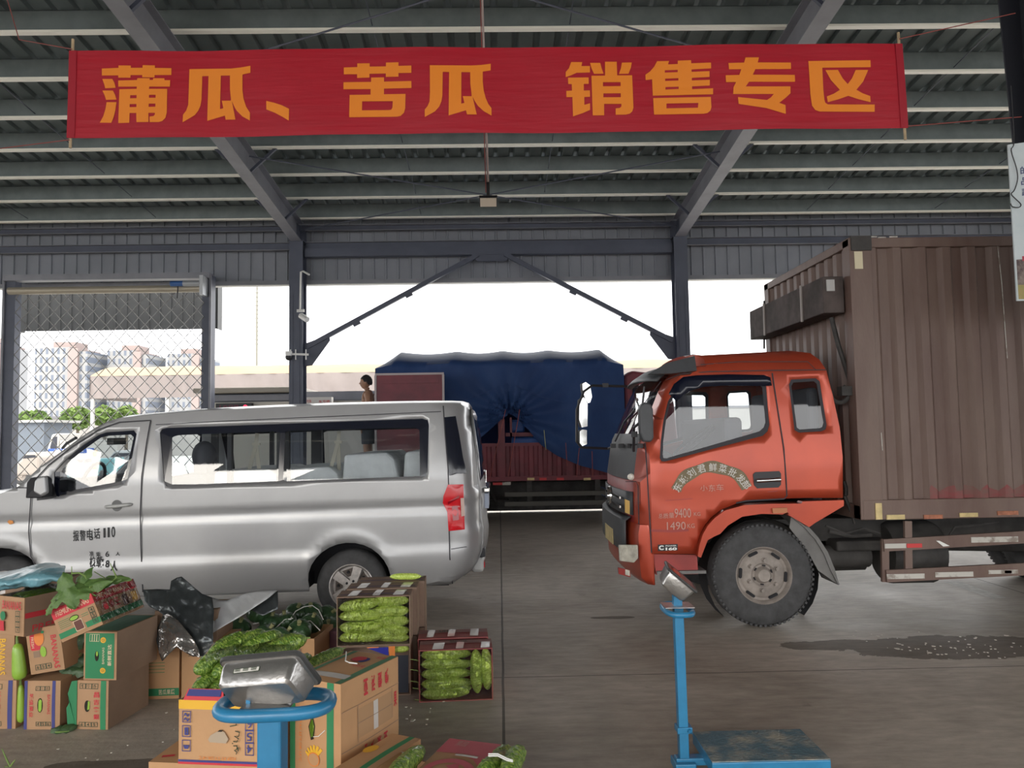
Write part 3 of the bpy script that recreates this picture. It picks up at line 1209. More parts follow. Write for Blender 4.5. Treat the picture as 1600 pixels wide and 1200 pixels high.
mb = MB()
mb.panel(out + out2, [rwin], 0.09, tailf, SILVER)
gate = mb.build('tailgate', van, smooth=True, solid=0.015)
mb = MB()
fr = [(y, z) for y, z in rwin]
big = [(YV + 0.40, rw_top + 0.05), (YV + 0.36, rw_bot - 0.07), (YV + VW - 0.36, rw_bot - 0.07), (YV + VW - 0.40, rw_top + 0.05)]
sm = [(YV + 0.56, rw_top - 0.04), (YV + 0.50, rw_bot + 0.05), (YV + VW - 0.50, rw_bot + 0.05), (YV + VW - 0.56, rw_top - 0.04)]
mb.panel(big, [sm], 0.1, lambda y, z: tailf(y, z) + Vector((0.008, 0, 0)), FRIT)
mb.panel(sm, [], 0.1, lambda y, z: tailf(y, z) + Vector((0.006, 0, 0)), GLASS)
mb.build('rear_window', van)
# black quarter glass wrapped round the tail corner
mb = MB()


def out_of(fn, d):
    def g(x, z):
        e = 0.01
        p, a, b = fn(x, z), fn(x + e, z), fn(x, z + e)
        n = (a - p).cross(b - p)
        n.normalize()
        if n.y > 0:
            n = -n
        return p + n * d
    return g


mb.panel(quarter, [], 0.04, out_of(near, 0.008), FRIT)
mb.build('corner_glass', van, smooth=True)


def ring_inset(poly, d):
    n = len(poly)
    cx = sum(p[0] for p in poly) / n
    cz = sum(p[1] for p in poly) / n
    return [(cx + (p[0] - cx) * (1 - d / max(0.05, math.hypot(p[0] - cx, p[1] - cz))), cz + (p[1] - cz) * (1 - d / max(0.05, abs(p[1] - cz) + 0.1))) for p in poly]


for fn, s in ((near, -1), (far, 1)):
    d = 0.006 if s < 0 else -0.006
    g = lambda x, z, fn=fn, s=s: fn(x, z) + Vector((0, 0.010 * (1 if s < 0 else -1), 0))
    panes = [vl([(264, 684), (270, 680), (424, 674), (434, 676), (434, 752), (300, 757), (268, 757)]), vl([(442, 676), (448, 673), (648, 668), (654, 672), (656, 744), (448, 752), (442, 750)])]
    mb = MB()
    mb.panel(long_win, panes, None, g, FRIT)
    for pn in panes:
        mb.panel(pn, [], None, g, GLASS)
    mb.build('side_window', van)
    mb = MB()
    inner = vl([(92, 737), (108, 718), (130, 700), (151, 684), (162, 681), (198, 679), (203, 683), (198, 720), (194, 746), (189, 752), (140, 761), (96, 769), (92, 766)])
    mb.panel(door_win, [inner], None, g, FRIT)
    mb.panel(inner, [], None, g, GLASS)
    mb.build('door_window', van)
# windscreen
mb = MB()
mb.add([cross(i, k) for i in range(4, 11) for k in range(NR + 1)],
       [(i * (NR + 1) + k, i * (NR + 1) + k + 1, (i + 1) * (NR + 1) + k + 1, (i + 1) * (NR + 1) + k) for i in range(6) for k in range(NR)], GLASS)
mb.build('windscreen', van, smooth=True)
# wiper arm seen against the screen
mb = MB()
mb.tube([P(98, 700, YV + 0.5), P(104, 693, YV + 0.45), P(119, 684, YV + 0.35)], 0.014, BLACKP, 6)
mb.build('wiper', van)


def seam(pts, w=0.010, fn=near, name='door_seam', m=SEAM, lift=0.012):
    mb = MB()
    q = [out_of(fn, lift)(*vpt(*p)) for p in pts]
    vs, fs = [], []
    for i, p in enumerate(q):
        d = (q[min(i + 1, len(q) - 1)] - q[max(0, i - 1)]).normalized()
        n = Vector((-d.z, 0, d.x)) * (w / 2)
        vs += [p - n, p + n]
    mb.add(vs, [(2 * i, 2 * i + 1, 2 * i + 3, 2 * i + 2) for i in range(len(q) - 1)], m)
    return mb.build(name, van)


seam([(229, 657), (226, 690), (222, 745), (220, 800), (221, 850), (222.5, 925)])
seam([(229, 657), (180, 660), (150, 671), (110, 698), (75, 727), (57, 748), (50, 770), (48, 800), (46, 830), (50, 868), (62, 892)])
seam([(26, 762), (51, 762)], 0.008)
seam([(691, 634), (695, 680), (700, 730), (702, 790), (702, 832), (703, 870), (704.5, 915)], 0.010)
seam([(705, 858), (718, 856), (728, 855)], 0.006)
seam([(238, 664), (330, 659), (450, 653.5), (600, 647), (688, 643)], 0.006, name='roof_gutter')
# door handle
mb = MB()
h0, h1 = out_of(near, 0.03)(*vpt(165, 792)), out_of(near, 0.03)(*vpt(206, 788))
mb.tube([h0 + Vector((0, 0.03, 0)), h0.lerp(h1, 0.12), h0.lerp(h1, 0.5) + Vector((0, -0.008, 0)), h0.lerp(h1, 0.88), h1 + Vector((0, 0.03, 0))], [0.012, 0.016, 0.017, 0.016, 0.012], SILVER2, 10)
hb = mb.build('door_handle', van, smooth=True)
mb = MB()
mb.panel([(p[0], p[1]) for p in vl(arc(183, 790, 8.5, 9, 0, 2 * PI, 14)[:-1])], [], None, out_of(near, 0.004), mat('handle_recess', (0.12, 0.12, 0.12), 0.5))
mb.build('recess', hb)
# mirror
mb = MB()
mq = lambda x, y, d: P(x, y, YV - d)
mb.panel([(p[0], p[1]) for p in vl([(58, 772), (72, 762), (84, 755), (90, 776), (82, 779), (59, 782)])], [], None, out_of(near, 0.012), BLACKP)
mb.prism([mq(57, 776, 0.02), mq(59, 752, 0.05), mq(64, 745, 0.05), mq(76, 743, 0.05), mq(82, 748, 0.03), mq(83, 776, 0.02)], (0.0, -0.16, 0), BLACKP)
mir = mb.build('wing_mirror', van, bevel=0.01)
mb = MB()
mb.prism([mq(58, 768, 0.18), mq(60, 751, 0.18), mq(65, 745, 0.18), mq(76, 743, 0.18), mq(78, 770, 0.18), mq(70, 775, 0.18)], (-0.01, -0.045, 0), SILVER)
mb.build('mirror_shell', mir, bevel=0.015)
# tail lamp
LAMPR = mat('red_lens', (0.60, 0.012, 0.02), 0.2, coat=0.25)
LAMPR2 = mat('dark_red_lens', (0.30, 0.004, 0.012), 0.2, coat=0.25)
LAMPW = mat('clear_lens', (0.62, 0.45, 0.40), 0.15, coat=0.8)
mb = MB()
tl_ = vl([(700, 757), (722, 757), (723, 790), (724.5, 828), (701, 829.5), (699, 800), (692, 785), (693, 775)])
mb.panel(tl_, [], 0.03, out_of(near, 0.02), LAMPR)
lampo = mb.build('tail_lamp', van, smooth=True)
mb = MB()
mb.panel(vl([(718, 778), (722.5, 778), (724, 806), (719, 807)]), [], None, out_of(near, 0.026), LAMPW)
mb.panel(vl([(700, 783), (716, 774), (716, 778), (700, 787)]), [], None, out_of(near, 0.026), LAMPR2)
mb.panel(vl([(706, 790), (714, 789), (716, 812), (708, 813)]), [], None, out_of(near, 0.026), LAMPR2)
mb.build('lamp_reflector', lampo)
# far tail lamp, plate, badge, handle, bumper
mb = MB()
mb.box((x_end(1.0) + 0.03, YC - 0.26, 0.93), (x_end(1.0) + 0.075, YC + 0.22, 1.07), mat('plate_blue_white', 'aab4c8', 0.4))
mb.build('number_plate', van)
mb = MB()
mb.lathe([(0, 0.035), (0.012, 0.05), (0.012, 0.06), (0, 0.07)], (x_end(1.2) + 0.045, YC, 1.22), (1, 0, 0), mat('chrome', (0.75, 0.75, 0.75), 0.12, 1.0), 18)
mb.box((x_end(1.2) + 0.05, YC - 0.005, 1.16), (x_end(1.2) + 0.062, YC + 0.005, 1.28), MATS['chrome'])
mb.build('badge', van)
mb = MB()
mb.box((x_end(1.1) + 0.03, YC - 0.4, 1.09), (x_end(1.1) + 0.085, YC + 0.4, 1.135), MATS['chrome'])
mb.build('tailgate_grip', van, bevel=0.01)
xb = x_end(0.6)
mb = MB()
mb.box((xb - 0.08, YV + 0.36, 0.50), (xb + 0.03, YV + VW - 0.36, 0.58), BLACKP)
mb.build('step_pad', van, bevel=0.01)
mb = MB()
mb.box((xb - 0.10, YV + 0.36, 0.36), (xb + 0.015, YV + VW - 0.36, 0.50), SILVER2)
bp_ = mb.build('rear_bumper', van, bevel=0.03)
mb = MB()
mb.box((xb + 0.016, YV + 0.40, 0.40), (xb + 0.024, YV + 0.54, 0.45), LAMPR)
mb.build('reflector', bp_)
# indicator on the front wing
mb = MB()
mb.panel(vl([(11, 815), (14, 812), (20, 813), (21, 818), (15, 820)]), [], None, out_of(near, 0.01), mat('amber_lens', (0.75, 0.30, 0.08), 0.2, coat=0.6))
mb.build('indicator', van)
# stencilled lettering on the door
INK = mat('black_stencil', (0.015, 0.015, 0.017), 0.6)
mb = MB()
onv = lambda q: out_of(near, 0.005)(q.x, q.z)
for (ch, x0, y0, x1, y1) in (('报', 114.5, 845.5, 124, 828.5), ('警', 125, 845, 134.5, 828), ('电', 136, 844, 146, 826.5), ('话', 147, 842, 157, 825), ('1', 162, 840, 165.5, 825),
                             ('1', 168.5, 839.5, 172, 824), ('0', 174.5, 839.5, 180.5, 822.5), ('准', 140, 869, 147, 861), ('乘', 150, 870, 158, 862), ('6', 165, 870, 171, 861),
                             ('人', 181, 868, 188, 862), ('核', 140.5, 886, 150, 869), ('载', 151, 886.5, 163, 869), ('8', 165.5, 886.5, 172, 875), ('人', 174, 892, 185, 876)):
    a, b = P(x0, y0, YV), P(x1, y1, YV)
    if (ch, x0) in (('准', 140), ('核', 140.5)):
        mb.build('door_lettering', van)
        mb = MB()
    mb.text(ch, a, (1, 0, -0.02), (0, 0, 1), b.x - a.x, b.z - a.z, INK, 0.03 if ch in '核载8人' else 0.012, fn=onv, shear=-0.03)
mb.build('door_lettering', van)


# wheels
def wheel(parent, c, r, rim, w, s, spokes, name='wheel', tread=0):
    """tyre and rim; s = -1 faces the camera"""
    ax = (0, s, 0)
    mb = MB()
    prof = [(-w / 2, rim * 0.95), (-w / 2, rim), (-w / 2 - 0.004, rim + (r - rim) * 0.35), (-w / 2 + 0.012, r - 0.035), (-w / 2 + 0.035, r - 0.006), (-w / 2 + 0.06, r),
            (w / 2 - 0.06, r), (w / 2 - 0.035, r - 0.006), (w / 2 - 0.012, r - 0.035), (w / 2 + 0.004, rim + (r - rim) * 0.35), (w / 2, rim), (w / 2, rim * 0.95)]
    mb.lathe(prof, c, ax, RUBBER, 56)
    wo = mb.build(name, parent, smooth=True, angle=50)
    return wo


def tread_blocks(mb, c, r, w, s, n=60):
    for k in range(n):
        a = 2 * PI * k / n
        M = Matrix.Translation(c) @ Matrix.Rotation(a, 4, 'Y')
        mb.box((-0.012, s * w / 2 - s * 0.045, r - 0.012), (0.012, s * w / 2 - s * 0.005, r - 0.001), RUBBER, M)


def van_wheel(cx, cy, s, yy):
    c = Vector((P(cx, cy, YV).x, yy, 0.318))
    wo = wheel(van, c, 0.316, 0.20, 0.20, s, 5)
    wo['_org'] = tuple(van.location)
    mb = MB()
    ax = Vector((0, s, 0))
    mb.lathe([(0.02, 0.0), (0.02, 0.18), (0.06, 0.185), (0.10, 0.198), (0.104, 0.19), (0.09, 0.178), (0.045, 0.172)], c, ax, ALLOY, 40)
    for k in range(5):
        a = 2 * PI * k / 5 + 0.33
        M = Matrix.Translation(c) @ Matrix.Rotation(a, 4, 'Y')
        for q in ((-0.026, 0.026),):
            mb.prism([M @ Vector((q[0] * 1.25, s * 0.075, 0.03)), M @ Vector((q[1] * 1.25, s * 0.075, 0.03)), M @ Vector((q[1] * 1.5, s * 0.075, 0.178)), M @ Vector((q[0] * 1.5, s * 0.075, 0.178))],
                     (0, s * 0.02, 0), ALLOY)
        M2 = Matrix.Translation(c) @ Matrix.Rotation(a + PI / 5, 4, 'Y')
        hole = [M2 @ Vector((x, s * 0.045, z)) for x, z in ((-0.018, 0.085), (0.018, 0.085), (0.05, 0.15), (-0.05, 0.15))]
        mb.prism(hole, (0, s * 0.004, 0), mat('rim_hollow', (0.10, 0.08, 0.07), 0.7))
        mb.lathe([(0.05, 0), (0.05, 0.014), (0.062, 0.012), (0.062, 0)], M2 @ Vector((0, 0, 0.125)), ax, DARK, 10)
    mb.lathe([(0.045, 0.175), (0.046, 0.06), (0.07, 0.055), (0.098, 0.05), (0.10, 0.0)], c, ax, ALLOY, 30)
    for k in range(5):
        a = 2 * PI * k / 5 + 0.33
        q = c + Vector((math.sin(a) * 0.05, 0, math.cos(a) * 0.05))
        mb.lathe([(0.075, 0), (0.075, 0.012), (0.102, 0.011), (0.102, 0)], q, ax, DARK, 8)
    mb.build('rim', wo, smooth=True)


for yy, s in ((YV + 0.13, -1), (YV + VW - 0.13, 1)):
    van_wheel(548, 916, s, yy)
    van_wheel(3, 925, s, yy)
# underbody, arches' dark liners, floor
mb = MB()
mb.box((vpt(610, 900)[0], YV + 0.1, 0.30), (vpt(700, 900)[0], YV + VW - 0.1, 0.42), DARK)
mb.box((vpt(75, 900)[0], YV + 0.12, 0.30), (vpt(478, 900)[0], YV + VW - 0.12, 0.42), DARK)
mb.box((vpt(-120, 900)[0], YV + 0.30, 0.75), (vpt(705, 900)[0], YV + VW - 0.30, 0.80), DARK)
mb.box((vpt(-70, 900)[0], YV + 0.3, 0.3), (vpt(705, 900)[0], YV + VW - 0.3, 0.75), DARK)
mb.tube([(vpt(420, 920)[0], YV + 0.45, 0.26), (vpt(300, 920)[0], YV + 0.45, 0.24)], 0.05, DARK, 8)
mb.build('chassis', van)
# interior
SEAT = mat('seat_cover_and_reflection', (0.85, 0.85, 0.85), 0.8, vary=0.08, vscale=6, bump=0.3, bscale=8)  # the window's reflected bright band put into the white of the covers
SEATD = mat('grey_seat', (0.10, 0.10, 0.115), 0.8)
BELT = mat('beige_belt', (0.50, 0.46, 0.38), 0.7)
TRIMD = mat('dark_trim', (0.03, 0.03, 0.035), 0.6)


def seat(px0, px1, ytop, m, y0=0.22, y1=1.45, name='seat'):
    x0, x1 = P(px0, 700, YV + 0.3).x, P(px1, 700, YV + 0.3).x
    z1 = P(px0, ytop, YV + 0.3).z
    mb = MB()
    mb.prism([(x0, YV + y0, z1), (x0 + (x1 - x0) * 0.85, YV + y0, z1 + 0.015), (x1, YV + y0, z1 - 0.05), (x1 + 0.12, YV + y0, 0.81), (x0 - 0.05, YV + y0, 0.81)], (0, y1 - y0, 0), m)
    return mb.build(name, van, bevel=0.03)


seat(276, 330, 742, SEATD, 0.2, 0.7, 'front_seat')
seat(340, 440, 736, SEAT)
seat(444, 530, 732, SEAT)
seat(540, 618, 710, SEAT)
seat(634, 668, 706, SEAT)
mb = MB()
mb.ball(P(319, 712, YV + 0.45), (0.105, 0.13, 0.14), SEATD)
mb.bar(P(319, 722, YV + 0.45), P(319, 750, YV + 0.45), 0.12, 0.2, SEATD)
mb.build('headrest', van, smooth=True)
for px_t, px_b, px_c, yt, yb in ((402, 389, 405, 677, 735), (530, 516, 530, 674, 735)):
    mb = MB()
    a, b, c = P(px_t, yt, YV + 0.35), P(px_b, yb, YV + 0.4), P(px_c, yb, YV + 0.42)
    k = a + Vector((-0.01, 0, -0.1))
    for s, e in ((a, k), (k, b), (k, c)):
        mb.bar(s, e, 0.035, 0.006, BELT, up=(0, 1, 0))
    mb.box(k - Vector((0.035, 0.01, 0.012)), k + Vector((0.035, 0.01, 0.012)), BELT)
    mb.build('seat_belt', van)
# pillars and headliner inside
mb = MB()
for p0_, p1_ in ((424, 444), (345, 352), (234, 246)):
    for yy in (YV + 0.16, YV + VW - 0.22):
        mb.box((P(p0_, 700, YV).x, yy, 0.82), (P(p1_, 700, YV).x, yy + 0.05, 1.72), TRIMD)
mb.build('pillar_trim', van)
mb = MB()
mb.box((P(235, 700, YV).x, YV + 0.24, 1.775), (P(690, 700, YV).x, YV + VW - 0.24, 1.80), TRIMD)
mb.build('headliner', van)
# dashboard, wheel and cab bits
mb = MB()
x0, x1 = P(70, 760, YV + 0.3).x, P(125, 760, YV + 0.3).x
mb.prism([(x0, YV + 0.2, 0.95), (x0, YV + 0.2, 1.20), (x0 + 0.18, YV + 0.2, 1.30), (x1, YV + 0.2, 1.27), (x1, YV + 0.2, 0.95)], (0, VW - 0.4, 0), TRIMD)
mb.build('dashboard', van, bevel=0.05)
mb = MB()
c = P(142, 752, YV + 0.5)
pts = [c + Vector((0.09 * math.cos(a) * 0.6 + 0.02, 0.19 * math.sin(a), 0.17 * math.cos(a))) for a in [2 * PI * k / 24 for k in range(24)]]
mb.tube(pts, 0.016, TRIMD, 8, closed=True)
mb.bar(c, c + Vector((-0.25, 0, -0.2)), 0.06, 0.06, TRIMD)
mb.build('steering_wheel', van, smooth=True)
mb = MB()
mb.box(P(167, 695, YV + 0.75), P(197, 684, YV + 1.0), TRIMD)
mb.build('sun_visor', van)
# ================================================================== red box lorry
ORED = mat('lorry_red_paint', (0.49, 0.070, 0.030), 0.34, 0.35, c2=(0.39, 0.055, 0.026), vscale=1.5, coat=0.2)
ORED2 = mat('lorry_dark_red_paint', (0.30, 0.035, 0.03), 0.45, vary=0.2, vscale=3)
GREYP = mat('grey_cab_plastic', (0.055, 0.058, 0.064), 0.5, vary=0.1)
MUD = mat('dusty_black_steel', (0.045, 0.042, 0.04), 0.75, vary=0.35, vscale=5)
MUDL = mat('dusty_grey_plastic', (0.16, 0.155, 0.15), 0.7, vary=0.2, vscale=4)
RUSTB = mat('box_brown_paint', (0.125, 0.074, 0.060), 0.5, c2=(0.165, 0.110, 0.088), vscale=1.8, stretch=(2.5, 2.5, 0.5), bump=0.1)
RUSTR = mat('box_old_red_paint', (0.24, 0.045, 0.05), 0.65, c2=(0.155, 0.085, 0.07), vscale=4, stretch=(1, 1, 3))
WHEELG = mat('dusty_wheel', (0.27, 0.235, 0.21), 0.65, vary=0.2, vscale=9)
WHITEM = mat('chipped_white_paint', (0.52, 0.50, 0.46), 0.7, c2=(0.25, 0.21, 0.18), vscale=9, lo=0.5, hi=0.62)
REDM = mat('red_marking_tape', (0.55, 0.04, 0.04), 0.5)
YELM = mat('yellow_plate', (0.55, 0.43, 0.20), 0.5, vary=0.2, vscale=12)
CHROME = MATS['chrome']
YT, TW = 6.45, 1.95
YTC = YT + TW / 2


def tpt(px, py):
    q = P(px, py, YT)
    return (q.x, q.z)


def tl2(pts):
    return [tpt(*p) for p in pts]


# profile of the cab in metres: front edge then roof
front = [(1.17, 0.50), (1.155, 0.86), (1.15, 1.0), (1.155, 1.22), (1.19, 1.45), (1.215, 1.56)]
screen = [(1.245, 1.62), (1.32, 1.80), (1.40, 1.98), (1.455, 2.075)]
roofp = [(1.50, 2.12), (1.60, 2.185), (1.72, 2.215)] + tl2([(1091, 550), (1101, 549), (1110, 552), (1168, 549), (1254, 544), (1280, 548)])
backp = tl2([(1290, 560), (1297, 577), (1305, 616), (1314, 668), (1317, 714), (1317, 778)])
archp = tl2([(1254, 778), (1229, 779), (1166, 783), (1150, 787), (1126, 797), (1112, 808), (1102, 820), (1095, 833), (1090, 850), (1088, 866)])
sill = tl2([(1020, 866)])
cab_out = front + screen + roofp + backp + archp + sill
xf_pts = [(0.3, 1.17)] + [(z, x) for x, z in front + screen + roofp[:3]]


def xfront(z):
    p = xf_pts
    for (za, xa), (zb, xb) in zip(p, p[1:]):
        if za <= z <= zb:
            return xa + (xb - xa) * (z - za) / (zb - za)
    return p[-1][1] if z > p[-1][0] else p[0][1]


def cab_off(x, z):
    y = 0.0
    if z > 1.35:
        t = (z - 1.35) / 0.9
        y += 0.066 * t + 0.023 * t * t
    if z > 2.12:
        y += 0.12 * ((z - 2.12) / 0.2) ** 2
    r = 0.13
    t = (xfront(z) + r - x) / r
    if t > 0:
        y += 0.22 * (1 - math.sqrt(max(0, 1 - min(1, t) ** 2)))
    y += 0.012 * math.exp(-((z - 1.05 - 0.02 * x) / 0.02) ** 2) * (1 if 1.3 < x < 2.45 else 0)
    if z < 1.02:
        y += 0.02 * (1.02 - z)
    return y


def cab(s):
    def fn(x, z):
        o = cab_off(x, z)
        return Vector((x, YT + o, z)) if s < 0 else Vector((x, YT + TW - o, z))
    return fn


cn, cf = cab(-1), cab(1)
dwin = tl2([(1031, 716), (1033, 690), (1038, 655), (1046, 626), (1058, 606), (1072, 596), (1100, 592), (1196, 594), (1201, 600), (1204, 664), (1201, 674), (1193, 681), (1040, 721), (1034, 721)])
rwin2 = tl2([(1241, 592), (1280, 590), (1286, 595), (1294, 664), (1292, 671), (1285, 674), (1250, 676), (1243, 672), (1237, 600)])
truck = thing('box_lorry', 'orange-red lorry cab pulling a tall rusty brown corrugated box body', 'truck', (tpt(1193, 900)[0], YTC, 0))
mb = MB()
for fn in (cn, cf):
    mb.panel(cab_out, [dwin, rwin2], 0.075, fn, ORED)
NT = 12


def tcross(x, z, k, bow=0.06, crown=0.0):
    a, b = cn(x, z), cf(x, z)
    q = a.lerp(b, k / NT)
    s = math.sin(PI * k / NT) ** 0.5
    q.x -= bow * s
    q.z += crown * s
    return q


def tstrip(line, m, bow=0.06, crown=0.0, lift=0.0):
    vs = [tcross(x, z, k, bow, crown) + Vector((-lift, 0, 0)) for x, z in line for k in range(NT + 1)]
    fs = [(i * (NT + 1) + k, (i + 1) * (NT + 1) + k, (i + 1) * (NT + 1) + k + 1, i * (NT + 1) + k + 1) for i in range(len(line) - 1) for k in range(NT)]
    mb.add(vs, fs, m)


tstrip(roofp, ORED, 0.0, 0.03)
tstrip([roofp[-1]] + backp, ORED, 0.0, 0.0)
tstrip(front[:4], ORED2)
cabo = mb.build('cab', truck, smooth=True, weld=0.003, solid=0.02, angle=35)
mb = MB()
tstrip([front[3], front[4], front[5], screen[0]], GREYP, 0.065)
mb.build('cowl', truck, smooth=True)
mb = MB()
tstrip([screen[0]] + screen[1:] + [roofp[0]], GLASS)
mb.build('windscreen', truck, smooth=True)
mb = MB()
tstrip([(x - 0.06, z + 0.01) for x, z in (screen[-1], roofp[0], roofp[1], roofp[2])], GREYP, 0.10, 0.02)
mb.prism([P(1015, 584, YT + 0.2), P(1041, 570, YT + 0.12), P(1084, 558, YT + 0.05), P(1087, 578, YT + 0.02), P(1050, 582, YT + 0.06)], (0, 0.05, 0), GREYP)
mb.build('sun_visor', truck, smooth=True, solid=0.015)


def tout(fn, d):
    def g(x, z):
        e = 0.01
        p, a, b = fn(x, z), fn(x + e, z), fn(x, z + e)
        n = (a - p).cross(b - p).normalized()
        if n.y > 0:
            n = -n
        return p + n * d
    return g


# window glass with black rubber
for fn, s in ((cn, -1), (cf, 1)):
    g = lambda x, z, fn=fn, s=s: fn(x, z) + Vector((0, 0.004 * (1 if s < 0 else -1), 0))
    for win, inner, nm in ((dwin, tl2([(1036, 712), (1037, 690), (1042, 656), (1049, 630), (1060, 612), (1074, 604), (1100, 600), (1190, 601), (1195, 605), (1198, 660), (1195, 668), (1188, 674), (1042, 716), (1037, 716)]), 'door_window'),
                           (rwin2, tl2([(1244, 597), (1277, 595), (1281, 599), (1289, 661), (1287, 667), (1282, 669), (1251, 671), (1247, 668), (1241, 603)]), 'cab_window')):
        mb = MB()
        mb.panel(win, [inner], None, g, SEAM)
        mb.panel(inner, [], None, g, GLASS)
        mb.build(nm, truck)
# smoked wind deflector over the door window
mb = MB()
dv = [(1050, 617), (1058, 602), (1070, 591), (1090, 586.5), (1140, 585), (1196, 586), (1206, 590), (1208, 603), (1190, 603.5), (1130, 603), (1100, 605), (1080, 611), (1066, 620), (1058, 628)]
mb.panel(tl2(dv), [], 0.05, tout(cn, 0.035), mat('smoked_deflector', (0.006, 0.008, 0.02), 0.15))
mb.build('wind_deflector', truck, smooth=True, solid=0.004)


def tseam(pts, w=0.010, fn=cn, name='door_seam', m=SEAM, lift=0.006):
    mb = MB()
    q = [tout(fn, lift)(*tpt(*p)) for p in pts]
    vs = []
    for i, p in enumerate(q):
        d = (q[min(i + 1, len(q) - 1)] - q[max(0, i - 1)]).normalized()
        n = Vector((-d.z, 0, d.x)) * (w / 2)
        vs += [p - n, p + n]
    mb.add(vs, [(2 * i, 2 * i + 1, 2 * i + 3, 2 * i + 2) for i in range(len(q) - 1)], m)
    return mb.build(name, truck)


tseam([(1012, 692), (1012, 720), (1014, 780), (1019, 864)])
tseam([(1211, 582), (1214, 610), (1220, 660), (1225, 700), (1228, 750), (1229.5, 775), (1225, 779.5), (1166, 782.5), (1150, 786)], 0.011)
tseam([(1050, 592), (1068, 584), (1110, 580), (1211, 578), (1297, 577)], 0.008)
tseam([(1100, 569), (1160, 564), (1270, 564), (1280, 577)], 0.006, name='roof_crease')
tseam([(1011, 700), (1007, 640), (1044, 592)], 0.006)
tseam([(1040, 782.5), (1120, 777), (1180, 770.5), (1215, 767)], 0.006, name='door_crease', m=ORED2, lift=0.004)
tseam([(1018, 829), (1050, 830), (1076, 828)], 0.02, name='door_crease', m=ORED2, lift=0.004)
# front wing corner pieces, bumper
mb = MB()
bl = [(1.155, 0.36), (1.10, 0.42), (1.085, 0.60), (1.085, 0.78), (1.10, 0.855), (1.15, 0.865)]


def bcross(x, z, k, n=16):
    """bumper wraps from the near wing round the nose to the far wing"""
    t = k / n
    xn = 1.275
    if t < 0.18:
        u = t / 0.18
        return Vector((xn + (x + 0.10 - xn) * u, YT + 0.02 + 0.02 * u, z))
    if t > 0.82:
        u = (1 - t) / 0.18
        return Vector((xn + (x + 0.10 - xn) * u, YT + TW - 0.02 - 0.02 * u, z))
    u = (t - 0.18) / 0.64
    s = math.sin(PI * u) ** 0.4
    return Vector((x + 0.10 - 0.10 * s, YT + 0.04 + (TW - 0.08) * u, z))


vs = [bcross(x, z, k) for x, z in bl for k in range(17)]
mb.add(vs, [(i * 17 + k, i * 17 + k + 1, (i + 1) * 17 + k + 1, (i + 1) * 17 + k) for i in range(len(bl) - 1) for k in range(16)], ORED)
bump_ = mb.build('front_bumper', truck, smooth=True, solid=0.03, offset=1)
mb = MB()
vs = [bcross(x, z, k) + Vector((-0.035, 0, 0)) for x, z in ((1.085, 0.60), (1.082, 0.72), (1.085, 0.87), (1.13, 0.90)) for k in range(4, 14)]
mb.add(vs, [(i * 10 + k, i * 10 + k + 1, (i + 1) * 10 + k + 1, (i + 1) * 10 + k) for i in range(3) for k in range(9)], GREYP)
mb.build('bumper_guard', bump_, smooth=True, solid=0.01)
HEADL = mat('headlamp_glass', (0.62, 0.60, 0.52), 0.18, 0.35, vary=0.25, vscale=14, coat=0.7)
mb = MB()
hl = [P(966, 851, YT + 0.09), P(996, 851, YT - 0.005), P(996.5, 872, YT - 0.005), P(990, 879, YT + 0.02), P(968, 876, YT + 0.09)]
mb.prism([p + Vector((0, -0.022, 0)) for p in hl], (0, 0.04, 0), HEADL)
mb.build('headlamp', truck, bevel=0.008)
mb = MB()
mb.prism([P(966, 887, YT + 0.05), P(985, 892, YT - 0.03), P(985, 902, YT - 0.03), P(967, 897, YT + 0.05)], (0, 0.03, 0), ORED2)
fg = mb.build('fog_lamp', truck)
mb = MB()
mb.prism([P(977, 889.5, YT - 0.034), P(984, 891.5, YT - 0.034), P(984, 900, YT - 0.034), P(977, 898, YT - 0.034)], (0, 0.01, 0), HEADL)
mb.build('lens', fg)
mb = MB()
mb.quad(*[Vector((1.035, y, z)) for y, z in ((YTC - 0.24, 0.60), (YTC - 0.24, 0.74), (YTC + 0.24, 0.74), (YTC + 0.24, 0.60))], YELM)
mb.box((1.036, YTC - 0.24, 0.60), (1.046, YTC + 0.24, 0.74), YELM)
mb.build('number_plate', truck)
# grille with emblem, amber marker
mb = MB()
tstrip([(1.152, 0.92), (1.150, 1.0), (1.152, 1.12)], GREYP, 0.075, 0, 0.012)
grl = mb.build('grille', truck, smooth=True, solid=0.012)
mb = MB()
for dz in (0.98, 1.06):
    mb.bar((1.055, YT + 0.35, dz), (1.055, YT + TW - 0.35, dz), 0.012, 0.02, CHROME)
mb.build('grille_bar', grl)
mb = MB()
mb.lathe([(0, 0.055), (0.02, 0.065), (0.02, 0.085), (0, 0.09)], (1.06, YTC, 1.03), (-1, 0, 0), CHROME, 24)
mb.build('emblem', grl, smooth=True)
mb = MB()
mb.prism([P(976.5, 780, YT + 0.1), P(984, 783, YT + 0.05), P(984, 804, YT + 0.05), P(977, 801, YT + 0.1)], (0, 0.03, 0), mat('amber_marker', (0.62, 0.38, 0.10), 0.3, coat=0.5))
mb.build('marker_lamp', truck)
mb = MB()
mb.lathe([(0, 0), (0, 0.03), (0.02, 0.024), (0.025, 0)], P(986, 745, YT + 0.06), (-0.6, -0.8, 0), mat('pale_lens', (0.6, 0.56, 0.5), 0.2, coat=0.6), 14)
mb.build('side_lamp', truck, smooth=True)
tseam([(984, 755), (999, 754), (1001, 760), (1003, 830)], 0.008, name='wing_seam')
